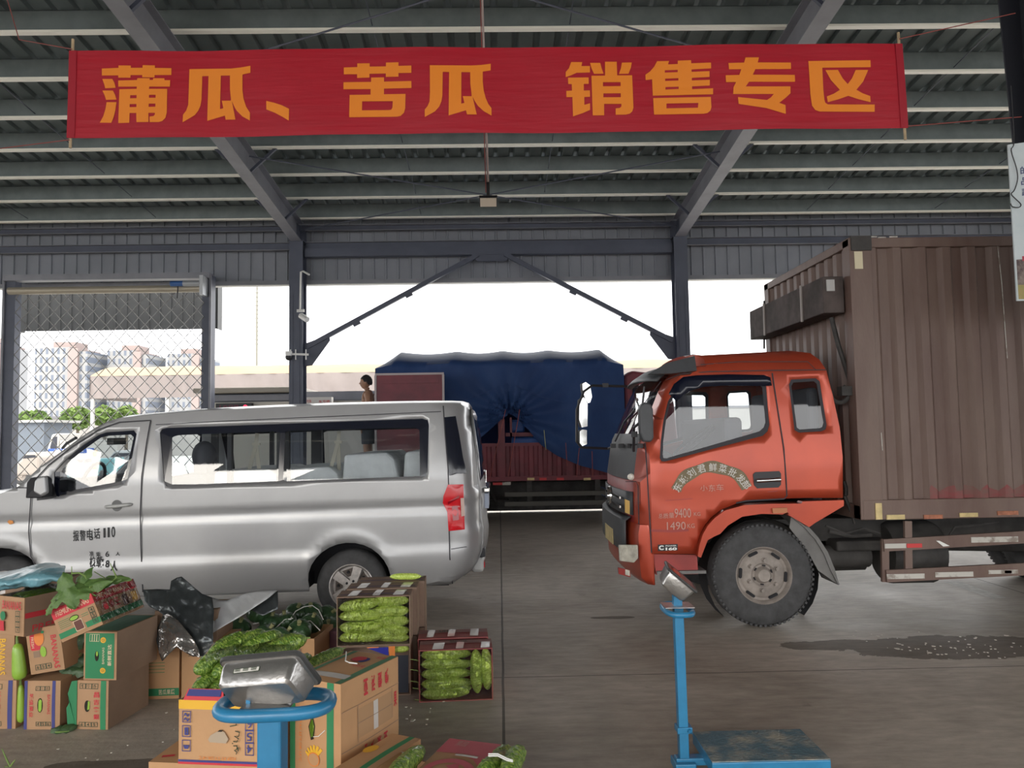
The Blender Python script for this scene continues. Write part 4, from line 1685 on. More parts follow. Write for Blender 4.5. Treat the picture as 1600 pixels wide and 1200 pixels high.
# steps below the door
mb = MB()
mb.prism([P(1021, 866, YT + 0.04), P(1089, 867, YT + 0.04), P(1091, 897, YT + 0.04), P(1025, 898, YT + 0.04)], (0, 0.3, 0), ORED2)
mb.box(P(1027, 893, YT + 0.0), P(1090, 887, YT + 0.28), MUDL)
mb.build('step', truck)
# wheel arch trim, mudguard
mb = MB()
i_arch = [(1103.5, 843), (1112, 838), (1123, 833), (1135, 820), (1157, 806.5), (1187, 802), (1220, 803), (1227, 799), (1230, 803)]
o_arch = [(1088, 868), (1091, 850), (1096, 834), (1104, 820), (1115, 808), (1130, 797), (1160, 788.5), (1200, 786.5), (1250, 786), (1250, 800)]
mb.panel(tl2(o_arch + list(reversed(i_arch)) + [(1093, 870)]), [], None, lambda x, z: Vector((x, YT - 0.045, z)), ORED)
aw = mb.build('wheel_arch', truck, solid=0.16, offset=-1)
mb = MB()
mb.prism([P(1206, 794, YT - 0.05), P(1229, 793, YT - 0.05), P(1229, 801, YT - 0.05), P(1207, 802, YT - 0.05)], (0, -0.015, 0), mat('orange_marker', (0.45, 0.16, 0.06), 0.4))
mb.build('marker_lamp', truck)
mb = MB()
mb.panel(tl2([(1250, 786), (1252, 783), (1316, 781), (1316, 790), (1272, 816), (1262, 823), (1228, 803), (1246, 801)]), [], None, lambda x, z: Vector((x, YT - 0.03, z)), ORED)
mb.build('cab_skirt', truck, solid=0.1)
mb = MB()
prof = [(1238, 806), (1258, 822), (1276, 842), (1290, 865), (1300, 890), (1312, 913)]
for a, b in zip(prof, prof[1:]):
    qa, qb = P(a[0], a[1], YT), P(b[0], b[1], YT)
    mb.add([qa, qb, qb + Vector((0, 0.34, 0)), qa + Vector((0, 0.34, 0))], [(0, 1, 2, 3)], MUDL)
side = [(1238, 806), (1262, 820), (1280, 840), (1295, 863), (1306, 890), (1313, 914), (1305, 910), (1280, 892), (1268, 870), (1250, 845), (1235, 825)]
mb.panel(tl2(side), [], None, lambda x, z: Vector((x, YT + 0.02, z)), MUDL)
mb.build('mudguard', truck, solid=0.012)
mb = MB()
mb.lathe([(-0.3, 0.50), (-0.02, 0.50)], P(1193, 900, YT + 0.36), (0, -1, 0), DARK, 24)
mb.build('wheel_well', truck, smooth=True)
# door handle
mb = MB()
o = [(1176, 741), (1180, 737.5), (1217, 736), (1220, 740), (1220, 757), (1216, 761.5), (1183, 763), (1178, 758)]
mb.panel(tl2(o), [], None, tout(cn, 0.008), BLACKP)
hh = mb.build('door_handle', truck)
mb = MB()
a, b = tout(cn, 0.03)(*tpt(1180, 751)), tout(cn, 0.03)(*tpt(1217, 749))
mb.tube([a, a.lerp(b, 0.3), a.lerp(b, 0.7), b], [0.017, 0.017, 0.014, 0.02], CHROME, 10)
mb.build('lever', hh, smooth=True)
# painted sign on the door
OLIVE = mat('olive_overspray', (0.19, 0.15, 0.085), 0.6, vary=0.15, vscale=20)
WLET = mat('white_lettering', (0.62, 0.60, 0.56), 0.6)
FADE = mat('faded_lettering', (0.50, 0.30, 0.25), 0.6)
mb = MB()
cx, cy = 1113, 790
R1, R2 = 71.5, 53.5
aa = [math.radians(a) for a in range(28, 157, 4)]
outer = [(cx + (R1 + 1.6 * math.sin(9 * a)) * math.cos(a), cy - (R1 + 1.6 * math.sin(9 * a)) * math.sin(a) * 0.96) for a in aa]
inner = [(cx + (R2 + 1.2 * math.sin(8 * a)) * math.cos(a), cy - (R2 + 1.2 * math.sin(8 * a)) * math.sin(a) * 0.96) for a in reversed(aa)]
mb.panel(tl2(outer + inner), [], 0.05, tout(cn, 0.004), OLIVE)
ont = lambda q: tout(cn, 0.008)(q.x, q.z)
for i, ch in enumerate('东城刘君鲜菜批发部'):
    a = math.radians((151.5, 137, 122, 106, 89.5, 75, 60, 45, 33)[i])
    c = P(cx + 62.5 * math.cos(a), cy - 62.5 * 0.96 * math.sin(a), YT)
    rot = a - PI / 2
    u, v = Vector((math.cos(rot), 0, math.sin(rot))), Vector((-math.sin(rot), 0, math.cos(rot)))
    sz = 0.068
    mb.text(ch, c - u * sz / 2 - v * sz / 2, u, v, sz, sz, WLET, 0.01, fn=ont)
for ch, x0, x1, y0, y1 in (('小', 1094, 1105, 767, 758), ('东', 1107, 1117, 768, 757), ('车', 1119, 1130, 767, 756), ('总', 1029, 1035, 810, 802), ('质', 1036, 1044, 810, 802), ('量', 1045, 1053, 809, 801),
                           ('9400', 1054, 1079, 809, 794), ('KG', 1084, 1094, 806, 800), ('1490', 1042, 1071, 828, 815), ('KG', 1074, 1085, 825, 818)):
    a, b = P(x0, y0, YT), P(x1, y1, YT)
    mb.text(ch, a, (1, 0, 0), (0, 0, 1), b.x - a.x, b.z - a.z, FADE, 0.0, fn=ont)
mb.build('door_sign', truck)
mb = MB()
mb.panel(tl2([(1028, 851), (1059, 850), (1059, 860), (1028, 861)]), [], None, tout(cn, 0.006), BLACKP)
for ch, x0, x1, y0, y1 in (('C', 1029.5, 1037, 859.5, 852), ('POWER', 1040, 1057, 854, 851.5), ('160', 1040, 1057.5, 860, 855)):
    a, b = P(x0, y0, YT), P(x1, y1, YT)
    mb.text(ch, a, (1, 0, 0), (0, 0, 1), b.x - a.x, b.z - a.z, mat('badge_white', (0.75, 0.75, 0.72), 0.5), 0.05 if ch != 'POWER' else 0.02, fn=lambda q: tout(cn, 0.009)(q.x, q.z))
mb.build('engine_badge', truck)
# mirrors: near one, far bracket with three
mb = MB()
mb.prism([P(996, 640, YT - 0.1), P(998, 633, YT - 0.1), P(1004, 629, YT - 0.1), P(1013, 631, YT - 0.1), P(1017, 640, YT - 0.1), P(1018, 685, YT - 0.1), P(1013, 691, YT - 0.1), P(1002, 690, YT - 0.1), P(997, 676, YT - 0.1)],
         (0.0, -0.10, 0), GREYP)
mm = mb.build('side_mirror', truck, bevel=0.015)
mb = MB()
mb.tube([P(990, 705, YT + 0.08), P(990.5, 668, YT - 0.06), P(998, 662, YT - 0.12)], 0.012, BLACKP, 8)
mb.box(P(986, 683, YT + 0.0), P(996, 674, YT - 0.05), BLACKP)
mb.build('mirror_arm', mm)
yf = YT + TW + 0.12
mb = MB()
arm = [P(1000, 604, yf), P(946, 603, yf), P(925, 602.5, yf), P(912, 612, yf), P(901, 640, yf), P(901, 690, yf), P(908, 699, yf), P(950, 701, yf), P(962, 698, YT + TW - 0.15)]
mb.tube(arm, 0.014, BLACKP, 8)
mb.box(P(942, 605, yf - 0.02), P(950, 599, yf + 0.02), BLACKP)
am = mb.build('mirror_bracket', truck)
MIRR = mat('mirror_face', (0.72, 0.72, 0.70), 0.12, 0.9)
for poly in ([(910, 600), (915, 597), (922, 602), (925, 620), (922, 629), (917, 630), (911, 612)], [(906, 625), (912, 621), (918, 628), (918, 666), (909, 668), (905, 655)], [(906, 674), (910, 671), (917, 672), (917, 694), (910, 697), (906, 692)]):
    mb = MB()
    mb.prism([P(x - 3, y, yf + 0.03) for x, y in poly], (0, 0.05, 0), GREYP)
    mo = mb.build('mirror_shell', am, bevel=0.01)
    mb = MB()
    mb.prism([P(x - 0.0, y + 0.0, yf + 0.02) for x, y in poly], (0, 0.01, 0), MIRR)
    mb.build('mirror_face', am)
# wipers
mb = MB()
mb.tube([P(961, 690, YTC), P(975, 660, YTC), P(992, 640, YTC - 0.3)], 0.009, BLACKP, 6)
mb.build('wiper', truck)
mb = MB()
mb.tube([P(985, 695, YT + 0.3), P(1000, 694, YT + 0.22), P(1003, 640, YT + 0.2), P(1007, 604, YT + 0.2)], 0.009, BLACKP, 6)
for x in (958, 970, 984, 1000):
    mb.box(P(x - 3, 700, YT + 0.8 - (x - 958) * 0.016), P(x + 3, 693, YT + 0.86 - (x - 958) * 0.016), BLACKP)
mb.build('wiper', truck)
# cab interior
mb = MB()
mb.prism([(1.30, YT + 0.15, 1.0), (1.30, YT + 0.15, 1.42), (1.42, YT + 0.15, 1.48), (1.62, YT + 0.15, 1.36), (1.62, YT + 0.15, 1.0)], (0, TW - 0.3, 0), TRIMD)
mb.build('dashboard', truck, bevel=0.04)
mb = MB()
cw = P(1083, 690, YT + 0.45)
uu = Vector((0.72, 0, 0.55)).normalized()
mb.tube([cw + uu * 0.22 * math.cos(a) + Vector((0, 0.22 * math.sin(a), 0)) for a in [2 * PI * k / 28 for k in range(28)]], 0.014, TRIMD, 8, closed=True)
mb.tube([cw, cw + Vector((-0.2, 0, -0.35))], 0.03, TRIMD, 8)
mb.tube([cw + uu * 0.22, cw - uu * 0.22], 0.014, TRIMD, 6)
mb.build('steering_wheel', truck, smooth=True)
for (x0, x1, z0, z1) in ((1.95, 2.12, 1.05, 1.75), (2.70, 2.80, 0.95, 2.0)):
    mb = MB()
    mb.box((x0, YT + 0.2, z0), (x1, YT + TW - 0.2, z1), SEATD)
    mb.build('seat', truck, bevel=0.04)
mb = MB()
mb.box((1.42, YT + 0.12, 0.92), (2.82, YT + TW - 0.12, 1.0), TRIMD)
mb.build('cab_floor', truck)


# wheels
def truck_wheel(x, yy, s, name='wheel'):
    c = Vector((x, yy, 0.428))
    wo = wheel(truck, c, 0.428, 0.245, 0.235, s, 6, name)
    wo['_org'] = tuple(truck.location)
    ax = Vector((0, s, 0))
    mb = MB()
    for k in range(64):
        a = 2 * PI * k / 64
        M = Matrix.Translation(c) @ Matrix.Rotation(a, 4, 'Y')
        mb.box((-0.010, s * 0.075, 0.405), (0.010, s * 0.110, 0.4235), RUBBER, M)
    mb.build('tread', wo)
    mb = MB()
    mb.lathe([(0.0, 0.0), (0.0, 0.20), (0.06, 0.225), (0.115, 0.24), (0.122, 0.232), (0.105, 0.22), (0.075, 0.21), (0.072, 0.19), (0.088, 0.17), (0.09, 0.10), (0.075, 0.085), (0.075, 0.07),
              (0.105, 0.062), (0.125, 0.05), (0.128, 0.0)], c, ax, WHEELG, 48)
    for k in range(6):
        a = 2 * PI * k / 6 + 0.1
        q = c + Vector((math.sin(a) * 0.125, 0, math.cos(a) * 0.125))
        mb.lathe([(0.088, 0.024), (0.096, 0.022), (0.096, 0.017), (0.118, 0.015), (0.118, 0)], q, ax, WHEELG, 8)
        a2 = a + PI / 6
        M = Matrix.Translation(c) @ Matrix.Rotation(a2, 4, 'Y')
        sl = rounded(-0.042, 0.178, 0.042, 0.202, 0.011)
        mb.prism([M @ Vector((px_, s * 0.094 - s * 0.2 * max(0, pz_ - 0.19), pz_)) for px_, pz_ in sl], (0, -s * 0.01, 0), DARK)
        M3 = Matrix.Translation(c) @ Matrix.Rotation(a2 - 0.5, 4, 'Y')
        mb.prism([M3 @ Vector((px_, s * 0.0905, pz_)) for px_, pz_ in rounded(-0.014, 0.073, 0.014, 0.083, 0.004)], (0, -s * 0.01, 0), DARK)
    mb.build('rim', wo, smooth=True)


xw = tpt(1193, 900)[0]
truck_wheel(xw, YT + 0.10, -1)
truck_wheel(xw, YT + TW - 0.10, 1)
XR2 = xw + 3.5
for yy, s in ((YT + 0.12, -1), (YT + 0.40, -1), (YT + TW - 0.12, 1), (YT + TW - 0.40, 1)):
    truck_wheel(XR2, yy, s)
# chassis rails, tanks, clutter under the body
mb = MB()
mb.box((1.4, YT + 0.55, 0.62), (7.0, YT + 0.62, 0.82), MUD)
mb.box((1.4, YT + TW - 0.62, 0.62), (7.0, YT + TW - 0.55, 0.82), MUD)
for x in (2.9, 4.0, 5.0, 6.2):
    mb.box((x, YT + 0.6, 0.64), (x + 0.08, YT + TW - 0.6, 0.78), MUD)
mb.tube([(xw, YT + 0.2, 0.43), (xw, YT + TW - 0.2, 0.43)], 0.06, MUD, 10)
mb.tube([(XR2, YT + 0.2, 0.43), (XR2, YT + TW - 0.2, 0.43)], 0.08, MUD, 10)
mb.tube([(2.4, YTC, 0.55), (XR2, YTC, 0.45)], 0.05, MUD, 8)
mb.build('chassis', truck)
mb = MB()
mb.tube([P(1285, 870, YT + 0.5), P(1355, 868, YT + 0.5)], 0.10, MUD, 14)
mb.tube([P(1290, 882, YT + 0.7), P(1350, 880, YT + 0.7)], 0.06, MUD, 10)
mb.build('silencer', truck, smooth=True)
mb = MB()
mb.box(P(1308, 862, YT + 0.35), P(1372, 838, YT + 0.6), MUD)
mb.build('battery_box', truck, bevel=0.02)
mb = MB()
mb.lathe([(0, 0), (0, 0.25), (0.05, 0.28), (0.42, 0.28), (0.47, 0.25), (0.47, 0)], P(1378, 862, YT + 0.55), (1, 0, 0), MUD, 24)
mb.build('fuel_tank', truck, smooth=True)
mb = MB()
mb.lathe([(-0.1, 0.16), (-0.1, 0.34), (0, 0.38), (0.1, 0.34), (0.1, 0.16)], Vector((4.75, YTC + 0.1, 0.60)), (0, 0.2, 1), RUBBER, 28)
mb.build('spare_wheel', truck, smooth=True)
mb = MB()
for pts, r in (([P(1290, 822, YT + 0.3), P(1320, 834, YT + 0.3), P(1350, 826, YT + 0.35), P(1375, 834, YT + 0.3)], 0.012), ([P(1295, 830, YT + 0.25), P(1330, 838, YT + 0.3), P(1362, 836, YT + 0.3)], 0.016),
               ([P(1320, 775, YT + 0.2), P(1330, 800, YT + 0.2), P(1336, 818, YT + 0.2)], 0.014), ([P(1319, 752, YT + 0.25), P(1322, 762, YT + 0.25), P(1322, 774, YT + 0.25)], 0.016),
               ([P(1480, 842, YT + 0.3), P(1492, 824, YT + 0.3), P(1530, 820, YT + 0.3), P(1560, 815, YT + 0.4)], 0.010)):
    mb = MB()
    mb.tube(pts, r, MUD, 6)
    mb.build('brake_hose', truck)
# tall box body
XB = 3.04
XE = XB + 4.3
YB0, YB1 = YT + 0.0, YT + 2.1
ZB0 = P(1372, 812, YT).z
ZB1 = P(1345, 372, YT).z
zt_ = lambda x: ZB1 - 0.0 + (x - XB) * 0.02
mb = MB()
pts, x = [], XB + 0.16
while x < XE - 0.1:
    pts += [(x, 0.0), (x + 0.05, 0.0), (x + 0.085, 0.038), (x + 0.165, 0.038), (x + 0.20, 0.0)]
    x += 0.215
n = len(pts)
mb.add([(a, YB0 + b, ZB0 + 0.16) for a, b in pts] + [(a, YB0 + b, ZB1 - 0.08) for a, b in pts], [(i, i + 1, n + i + 1, n + i) for i in range(n - 1)], RUSTB)
mb.add([(a, YB1 - b, ZB0 + 0.16) for a, b in pts] + [(a, YB1 - b, ZB1 - 0.08) for a, b in pts], [(i + 1, i, n + i, n + i + 1) for i in range(n - 1)], RUSTB)
mb.add([(a, YB0 + b - 0.0015, ZB0 + 0.16) for a, b in pts[9:]] + [(a, YB0 + b - 0.0015, ZB0 + 0.25 + 0.03 * math.sin(i * 1.7)) for i, (a, b) in enumerate(pts[9:])],
       [(i, i + 1, n - 9 + i + 1, n - 9 + i) for i in range(n - 10)], RUSTR)
fp, y = [], YB0 + 0.12
while y < YB1 - 0.12:
    fp += [(0.0, y), (0.0, y + 0.06), (0.04, y + 0.085), (0.04, y + 0.145), (0.0, y + 0.17)]
    y += 0.185
n = len(fp)
mb.add([(XB + b, a, ZB0 + 0.1) for b, a in fp] + [(XB + b, a, ZB1 - 0.07) for b, a in fp], [(i + 1, i, n + i, n + i + 1) for i in range(n - 1)], RUSTB)
mb.quad((XB, YB0, ZB1), (XE, YB0, ZB1), (XE, YB1, ZB1), (XB, YB1, ZB1), RUSTB)
mb.quad((XB, YB0, ZB0 + 0.05), (XE, YB0, ZB0 + 0.05), (XE, YB1, ZB0 + 0.05), (XB, YB1, ZB0 + 0.05), MUD)
mb.quad((XE, YB0, ZB0), (XE, YB1, ZB0), (XE, YB1, ZB1), (XE, YB0, ZB1), RUSTB)
box_ = mb.build('box_body', truck)
for nm, a, b in (('corner_post', (XB - 0.02, YB0 - 0.012, ZB0), (XB + 0.17, YB0 + 0.12, ZB1)), ('corner_post', (XB - 0.02, YB1 - 0.12, ZB0), (XB + 0.17, YB1 + 0.012, ZB1)),
                 ('top_rail', (XB, YB0 - 0.012, ZB1 - 0.085), (XE, YB0 + 0.08, ZB1 + 0.0)), ('top_rail', (XB - 0.02, YB0, ZB1 - 0.07), (XB + 0.08, YB1, ZB1 + 0.005)),
                 ('bottom_rail', (XB, YB0 - 0.015, ZB0), (XE, YB0 + 0.1, ZB0 + 0.165)), ('bottom_rail', (XB - 0.02, YB0, ZB0), (XB + 0.08, YB1, ZB0 + 0.12))):
    mb = MB()
    mb.box(a, b, RUSTB)
    mb.build(nm, truck, bevel=0.006)
mb = MB()
for (x0, y0, x1, y1) in ((1331, 374, 1350, 391),):
    mb.box(P(x0, y1, YB0 - 0.03), P(x1, y0, YB0 + 0.1), MUD)
mb.box(P(1336, 420, YB0 - 0.018), P(1347, 393, YB0 - 0.013), mat('cream_patch', (0.62, 0.55, 0.38), 0.6))
mb.build('corner_casting', truck)
# flaking white paint along the top rail and scratches
mb = MB()
for a, b, c, d in ((1346, 371, 1370, 369), (1372, 372, 1384, 370), (1390, 371, 1402, 369)):
    mb.box(P(a, b, YB0 - 0.017), P(c, d, YB0 - 0.013), WHITEM)
mb.build('flaking_paint', truck)
for pts in ([(1353, 383), (1360, 450), (1366, 520), (1368, 570)], [(1377, 676), (1379, 704)], [(1557, 370), (1565, 440), (1574, 560)]):
    q = [P(x, y, YB0 - 0.002) for x, y in pts]
    mb = MB()
    mb.tube(q, 0.004, WHITEM, 4)
    mb.build('paint_scratch', truck)
# plates on the bottom rail
for (x0, y0, x1, y1, m) in ((1369, 812, 1377, 786, YELM), (1386, 812, 1413, 804, YELM), (1444, 811, 1472, 804, mat('rust_reflector', (0.36, 0.13, 0.07), 0.6, vary=0.3, vscale=20)), (1500, 808, 1527, 801, YELM),
                           (1559, 805, 1590, 798, MATS['rust_reflector'])):
    mb = MB()
    mb.box(P(x0, y0, YB0 - 0.026), P(x1, y1, YB0 - 0.017), m)
    mb.build('reflector_plate', truck)
# toolbox over the cab and its stay
TOOL = mat('toolbox_dark_paint', (0.045, 0.037, 0.034), 0.7, spec=0.2, c2=(0.10, 0.08, 0.075), vscale=4)
z0, z1 = P(1287, 489, YT + 0.1).z, P(1287, 432, YT + 0.1).z
xa_ = P(1286, 460, YT + 0.1).x
mb = MB()
mb.box((xa_, YT + 0.1, z0), (XB - 0.03, YB1 - 0.05, z1), TOOL)
tb = mb.build('toolbox', truck, bevel=0.008)
mb = MB()
for y in (YT + 0.55, YT + 1.55):
    mb.box((xa_ - 0.012, y, z0 - 0.01), (xa_, y + 0.03, z1 + 0.01), mat('worn_strap', (0.30, 0.27, 0.25), 0.6))
mb.box((xa_ + 0.03, YT + 0.088, z1 - 0.13), (xa_ + 0.10, YT + 0.099, z1 - 0.03), mat('bare_metal_patch', (0.40, 0.39, 0.38), 0.5))
mb.build('strap', tb)
mb = MB()
mb.tube([P(1299, 496, YT + 0.2), P(1310, 540, YT + 0.2), P(1331, 603, YT + 0.2)], 0.022, MUD, 8)
mb.box(P(1316, 618, YT + 0.05), P(1352, 604, YT + 0.15), MUD)
pts = [P(1312 + 14 * math.cos(a), 616 + 13 * math.sin(a), YT + 0.12) for a in [PI * k / 8 for k in range(-3, 10)]]
mb.tube(pts, 0.02, MUD, 8)
mb.build('stay', truck)
mb = MB()
yy = YB1 - 0.1
mb.tube([P(1194, 545, yy), P(1194, 470, yy)], 0.012, MUD, 6)
mb.build('aerial', truck)
# side guard rails
mb = MB()
for (a, b, h) in (((1380, 852), (1600, 839), 0.10), ((1384, 900), (1600, 889), 0.10)):
    qa, qb = P(a[0], a[1], YT - 0.02), P(b[0], b[1], YT - 0.02)
    qe = qa + (qb - qa) * 2.2
    mb.bar(qa, qe, 0.03, h, RUSTB)
for x, y0, y1 in ((1382, 842, 909), (1418, 814, 892)):
    mb.bar(P(x, y0, YT + 0.0), P(x + 1, y1, YT + 0.0), 0.06, 0.03, RUSTB)
mb.bar(Vector((5.3, YT, ZB0)), Vector((5.3, YT, 0.45)), 0.06, 0.03, RUSTB)
gd = mb.build('side_guard', truck)
mb = MB()


def rp(x0, y0, x1, y1, m):
    mb.box(P(x0, y1, YT - 0.042), P(x1, y0, YT - 0.036), m)


rp(1383, 849, 1416, 857, WHITEM)
rp(1416, 849, 1440, 856, REDM)
rp(1386, 896, 1444, 905, WHITEM)
rp(1462, 893, 1520, 902, WHITEM)
rp(1545, 890, 1590, 897, WHITEM)
rp(1518, 838, 1590, 848, WHITEM)
rp(1570, 891, 1580, 896, REDM)
mb.prism([P(1463, 845, YT - 0.042), P(1468, 845, YT - 0.042), P(1484, 853, YT - 0.042), P(1474, 854, YT - 0.042)], (0, 0.005, 0), MATS['badge_white'])
mb.build('warning_stripe', gd)
# ================================================================== blue tarpaulin lorry
TARP = mat('blue_tarpaulin', (0.020, 0.043, 0.125), 0.55, spec=0.15, c2=(0.03, 0.065, 0.17), vscale=1.3, bump=0.5, bscale=2.2, stretch=(1, 1, 0.6))
MAROON = mat('maroon_board_paint', (0.20, 0.035, 0.05), 0.55, c2=(0.13, 0.03, 0.04), vscale=2.5)
BLUEX = mat('blue_crate', (0.03, 0.12, 0.42), 0.5)
YQ, QW = 13.9, 2.3
qx0, qx1 = P(586, 600, YQ).x, P(975, 600, YQ).x
blue = thing('tarpaulin_lorry', 'lorry parked beyond the minibus with its load under a dark blue tarpaulin', 'truck', ((qx0 + qx1) / 2, YQ + QW / 2, 0))
hem = [(560, 775), (690, 730), (740, 694), (765, 672), (785, 654), (796, 647), (804, 650), (822, 668), (845, 695), (870, 712), (905, 727), (950, 739), (980, 742)]
hemp = [P(x, y, YQ) for x, y in hem]


def hem_z(x):
    for a, b in zip(hemp, hemp[1:]):
        if a.x <= x <= b.x:
            return a.z + (b.z - a.z) * (x - a.x) / (b.x - a.x)
    return hemp[0].z if x < hemp[0].x else hemp[-1].z


zs_ = P(780, 566, YQ).z
zr_ = P(780, 545.5, YQ + 0.75).z
hoops = [P(x, 545, YQ + 0.6).x for x in (624, 713, 785, 857, 938)]


def tarp(u, v):
    x = qx0 + (qx1 - qx0) * u
    # hipped ends slope down beyond the outer hoops
    e = max(0.0, hoops[0] - x) / (hoops[0] - qx0) + max(0.0, x - hoops[-1]) / (qx1 - hoops[-1])
    sag = 0.0
    for a, b in zip(hoops, hoops[1:]):
        if a < x < b:
            sag = 0.045 * math.sin(PI * (x - a) / (b - a))
    zr = zr_ - sag - e * 0.30
    zs = zs_ - 0.5 * sag - e * 0.08
    zb = hem_z(x)
    near_gap = abs(x - P(796, 650, YQ).x)
    if v < 0.6:
        t = v / 0.6
        z = zb + (zs - zb) * t
        y = YQ + 0.02 - 0.05 * math.sin(PI * t)
        # folds pulled towards the gathered point
        dx, dz = x - P(796, 650, YQ).x, z - P(796, 650, YQ).z
        a = math.atan2(dz, dx)
        r = math.hypot(dx, dz)
        y += 0.075 * math.sin(a * 13 + 2 * noise.noise(Vector((x * 1.3, z * 1.3, 0)))) * math.exp(-r * 0.55) * (1 - t) ** 0.4
        y += 0.035 * noise.noise(Vector((x * 2.2, z * 1.1, 3.0)))
        y -= 0.10 * max(0, 1 - t * 3) * (0.5 + 0.5 * noise.noise(Vector((x * 2, 0, 7))))
        return Vector((x, y, z))
    if v < 0.8:
        t = (v - 0.6) / 0.2
        return Vector((x, YQ + 0.02 + t * (QW / 2 - 0.02), zs + (zr - zs) * math.sin(t * PI / 2) ** 0.8))
    t = (v - 0.8) / 0.2
    return Vector((x, YQ + QW / 2 + t * QW / 2, zr + (zs - zr) * t ** 1.4))


mb = MB()
mb.grid(tarp, 110, 50, TARP)
for u in (0.0, 1.0):
    vs = [tarp(u, k / 50) for k in range(51)] + [Vector((tarp(u, 1).x, YQ + QW, 1.2))]
    mb.add(vs, [tuple(range(len(vs)))], TARP)
mb.quad(tarp(0, 1), tarp(1, 1), Vector((qx1, YQ + QW, 1.2)), Vector((qx0, YQ + QW, 1.2)), TARP)
mb.build('tarpaulin', blue, smooth=True, angle=60)
mb = MB()
mb.grid(lambda u, v: tarp(0.0 + u, 0.35) + Vector((0, -0.03, 0.025 * (v - 0.5))), 60, 1, TARP)
mb.build('tarpaulin_seam', blue)
# ropes with hooks
for x0, y0, x1, y1 in ((812, 640, 794, 745), (790, 640, 765, 748), (850, 672, 853, 703), (884, 692, 886, 728), (905, 700, 901, 745), (925, 705, 926, 745)):
    mb = MB()
    mb.tube([P(x0, y0, YQ - 0.09), P(x1, y1, YQ - 0.09)], 0.006, ROPE if x0 != 850 else mat('olive_rope', (0.35, 0.36, 0.16), 0.7), 5)
    mb.build('lashing_rope', blue)
# bed, boards and frame
zb0, zb1 = P(800, 752, YQ).z, P(800, 745, YQ).z
zt1 = P(800, 694, YQ).z
mb = MB()
x, pts = qx0 + 0.05, []
while x < qx1 - 0.05:
    pts += [(x, 0), (x + 0.07, 0), (x + 0.09, 0.03), (x + 0.15, 0.03), (x + 0.17, 0)]
    x += 0.17
n = len(pts)
mb.add([(a, YQ + 0.10 + b, zb1) for a, b in pts] + [(a, YQ + 0.10 + b, zt1) for a, b in pts], [(i, i + 1, n + i + 1, n + i) for i in range(n - 1)], MAROON)
mb.box((qx0 + 0.05, YQ + 0.08, zt1 - 0.04), (qx1 - 0.05, YQ + 0.15, zt1 + 0.02), MAROON)
mb.build('side_board', blue, solid=0.01)
for px in (784, 690, 890):
    xx = P(px, 700, YQ).x
    mb = MB()
    mb.box((xx - 0.06, YQ + 0.06, zb1), (xx + 0.06, YQ + 0.16, P(px, 655, YQ).z), MAROON)
    mb.build('stake', blue)
mb = MB()
mb.box((P(790, 680, YQ).x, YQ + 0.14, P(800, 682, YQ).z), (P(840, 680, YQ).x, YQ + 0.19, P(800, 676, YQ).z), MAROON)
mb.box((P(797, 680, YQ).x, YQ + 0.14, P(800, 682, YQ).z), (P(800.5, 680, YQ).x, YQ + 0.19, P(800, 652, YQ).z), MAROON)
mb.build('headboard_rail', blue)
mb = MB()
mb.box((P(800, 680, YQ).x, YQ + 0.5, zt1 - 0.3), (P(845, 680, YQ).x, YQ + 1.2, P(800, 683, YQ + 0.5).z), BLUEX)
mb.box((P(798, 680, YQ).x, YQ + 0.6, P(800, 676, YQ + 0.6).z), (P(822, 680, YQ).x, YQ + 1.1, P(800, 656, YQ + 0.6).z), BLUEX)
mb.build('blue_load', blue, bevel=0.04)
mb = MB()
mb.box((qx0 + 0.02, YQ + 0.05, zb0), (qx1 - 0.02, YQ + QW - 0.05, zb1), MAROON)
for yy in (YQ + 0.6, YQ + QW - 0.7):
    mb.box((qx0 + 0.1, yy, zb0 - 0.3), (qx1 + 1.6, yy + 0.1, zb0 - 0.05), MUD)
mb.box((qx0 + 0.1, YQ + QW - 0.12, 0.03), (qx1 + 1.0, YQ + QW - 0.08, zb0), MUD)  # added panel along the far side, blocking the bright yard under the bed
mb.build('bed_frame_and_blocker', blue)
for px, m in ((824, YELM), (843, REDM), (870, REDM), (912, YELM)):
    mb = MB()
    mb.box(P(px, 750.5, YQ + 0.045), P(px + 11, 746.5, YQ + 0.052), m)
    mb.build('reflector_plate', blue)
mb = MB()
mb.box(P(770, 758, YQ + 0.2), P(798, 753, YQ + 0.3), REDM)
mb.box(P(785, 758, YQ + 0.195), P(798, 753, YQ + 0.2), WHITEM)
mb.build('tail_bar', blue)
GUARD = mat('dull_guard_rail', (0.10, 0.095, 0.085), 0.6, 0.3)
for y0, y1 in ((770, 777), (785, 792)):
    mb = MB()
    mb.box((P(789, 780, YQ).x, YQ + 0.10, P(800, y1, YQ).z), (qx1 + 0.2, YQ + 0.14, P(800, y0, YQ).z), GUARD)
    mb.build('guard_rail', blue)
for px in (828, 936):
    mb = MB()
    mb.box((P(px - 4, 780, YQ).x, YQ + 0.14, P(px, 795, YQ).z), (P(px + 4, 780, YQ).x, YQ + 0.2, zb0), MUD)
    mb.build('guard_post', blue)
mb = MB()
mb.tube([P(760, 758, YQ + 0.4), P(775, 785, YQ + 0.4)], 0.03, MUD, 6)
mb.box(P(745, 788, YQ + 0.4), P(795, 780, YQ + 0.55), MUD)
mb.build('wheel_stay', blue)
mb = MB()
mb.box((P(800, 790, YQ).x, YQ + 0.8, 0.42), (P(930, 790, YQ).x, YQ + 1.5, 0.85), MUD)
mb.build('fuel_tank', blue, bevel=0.05)


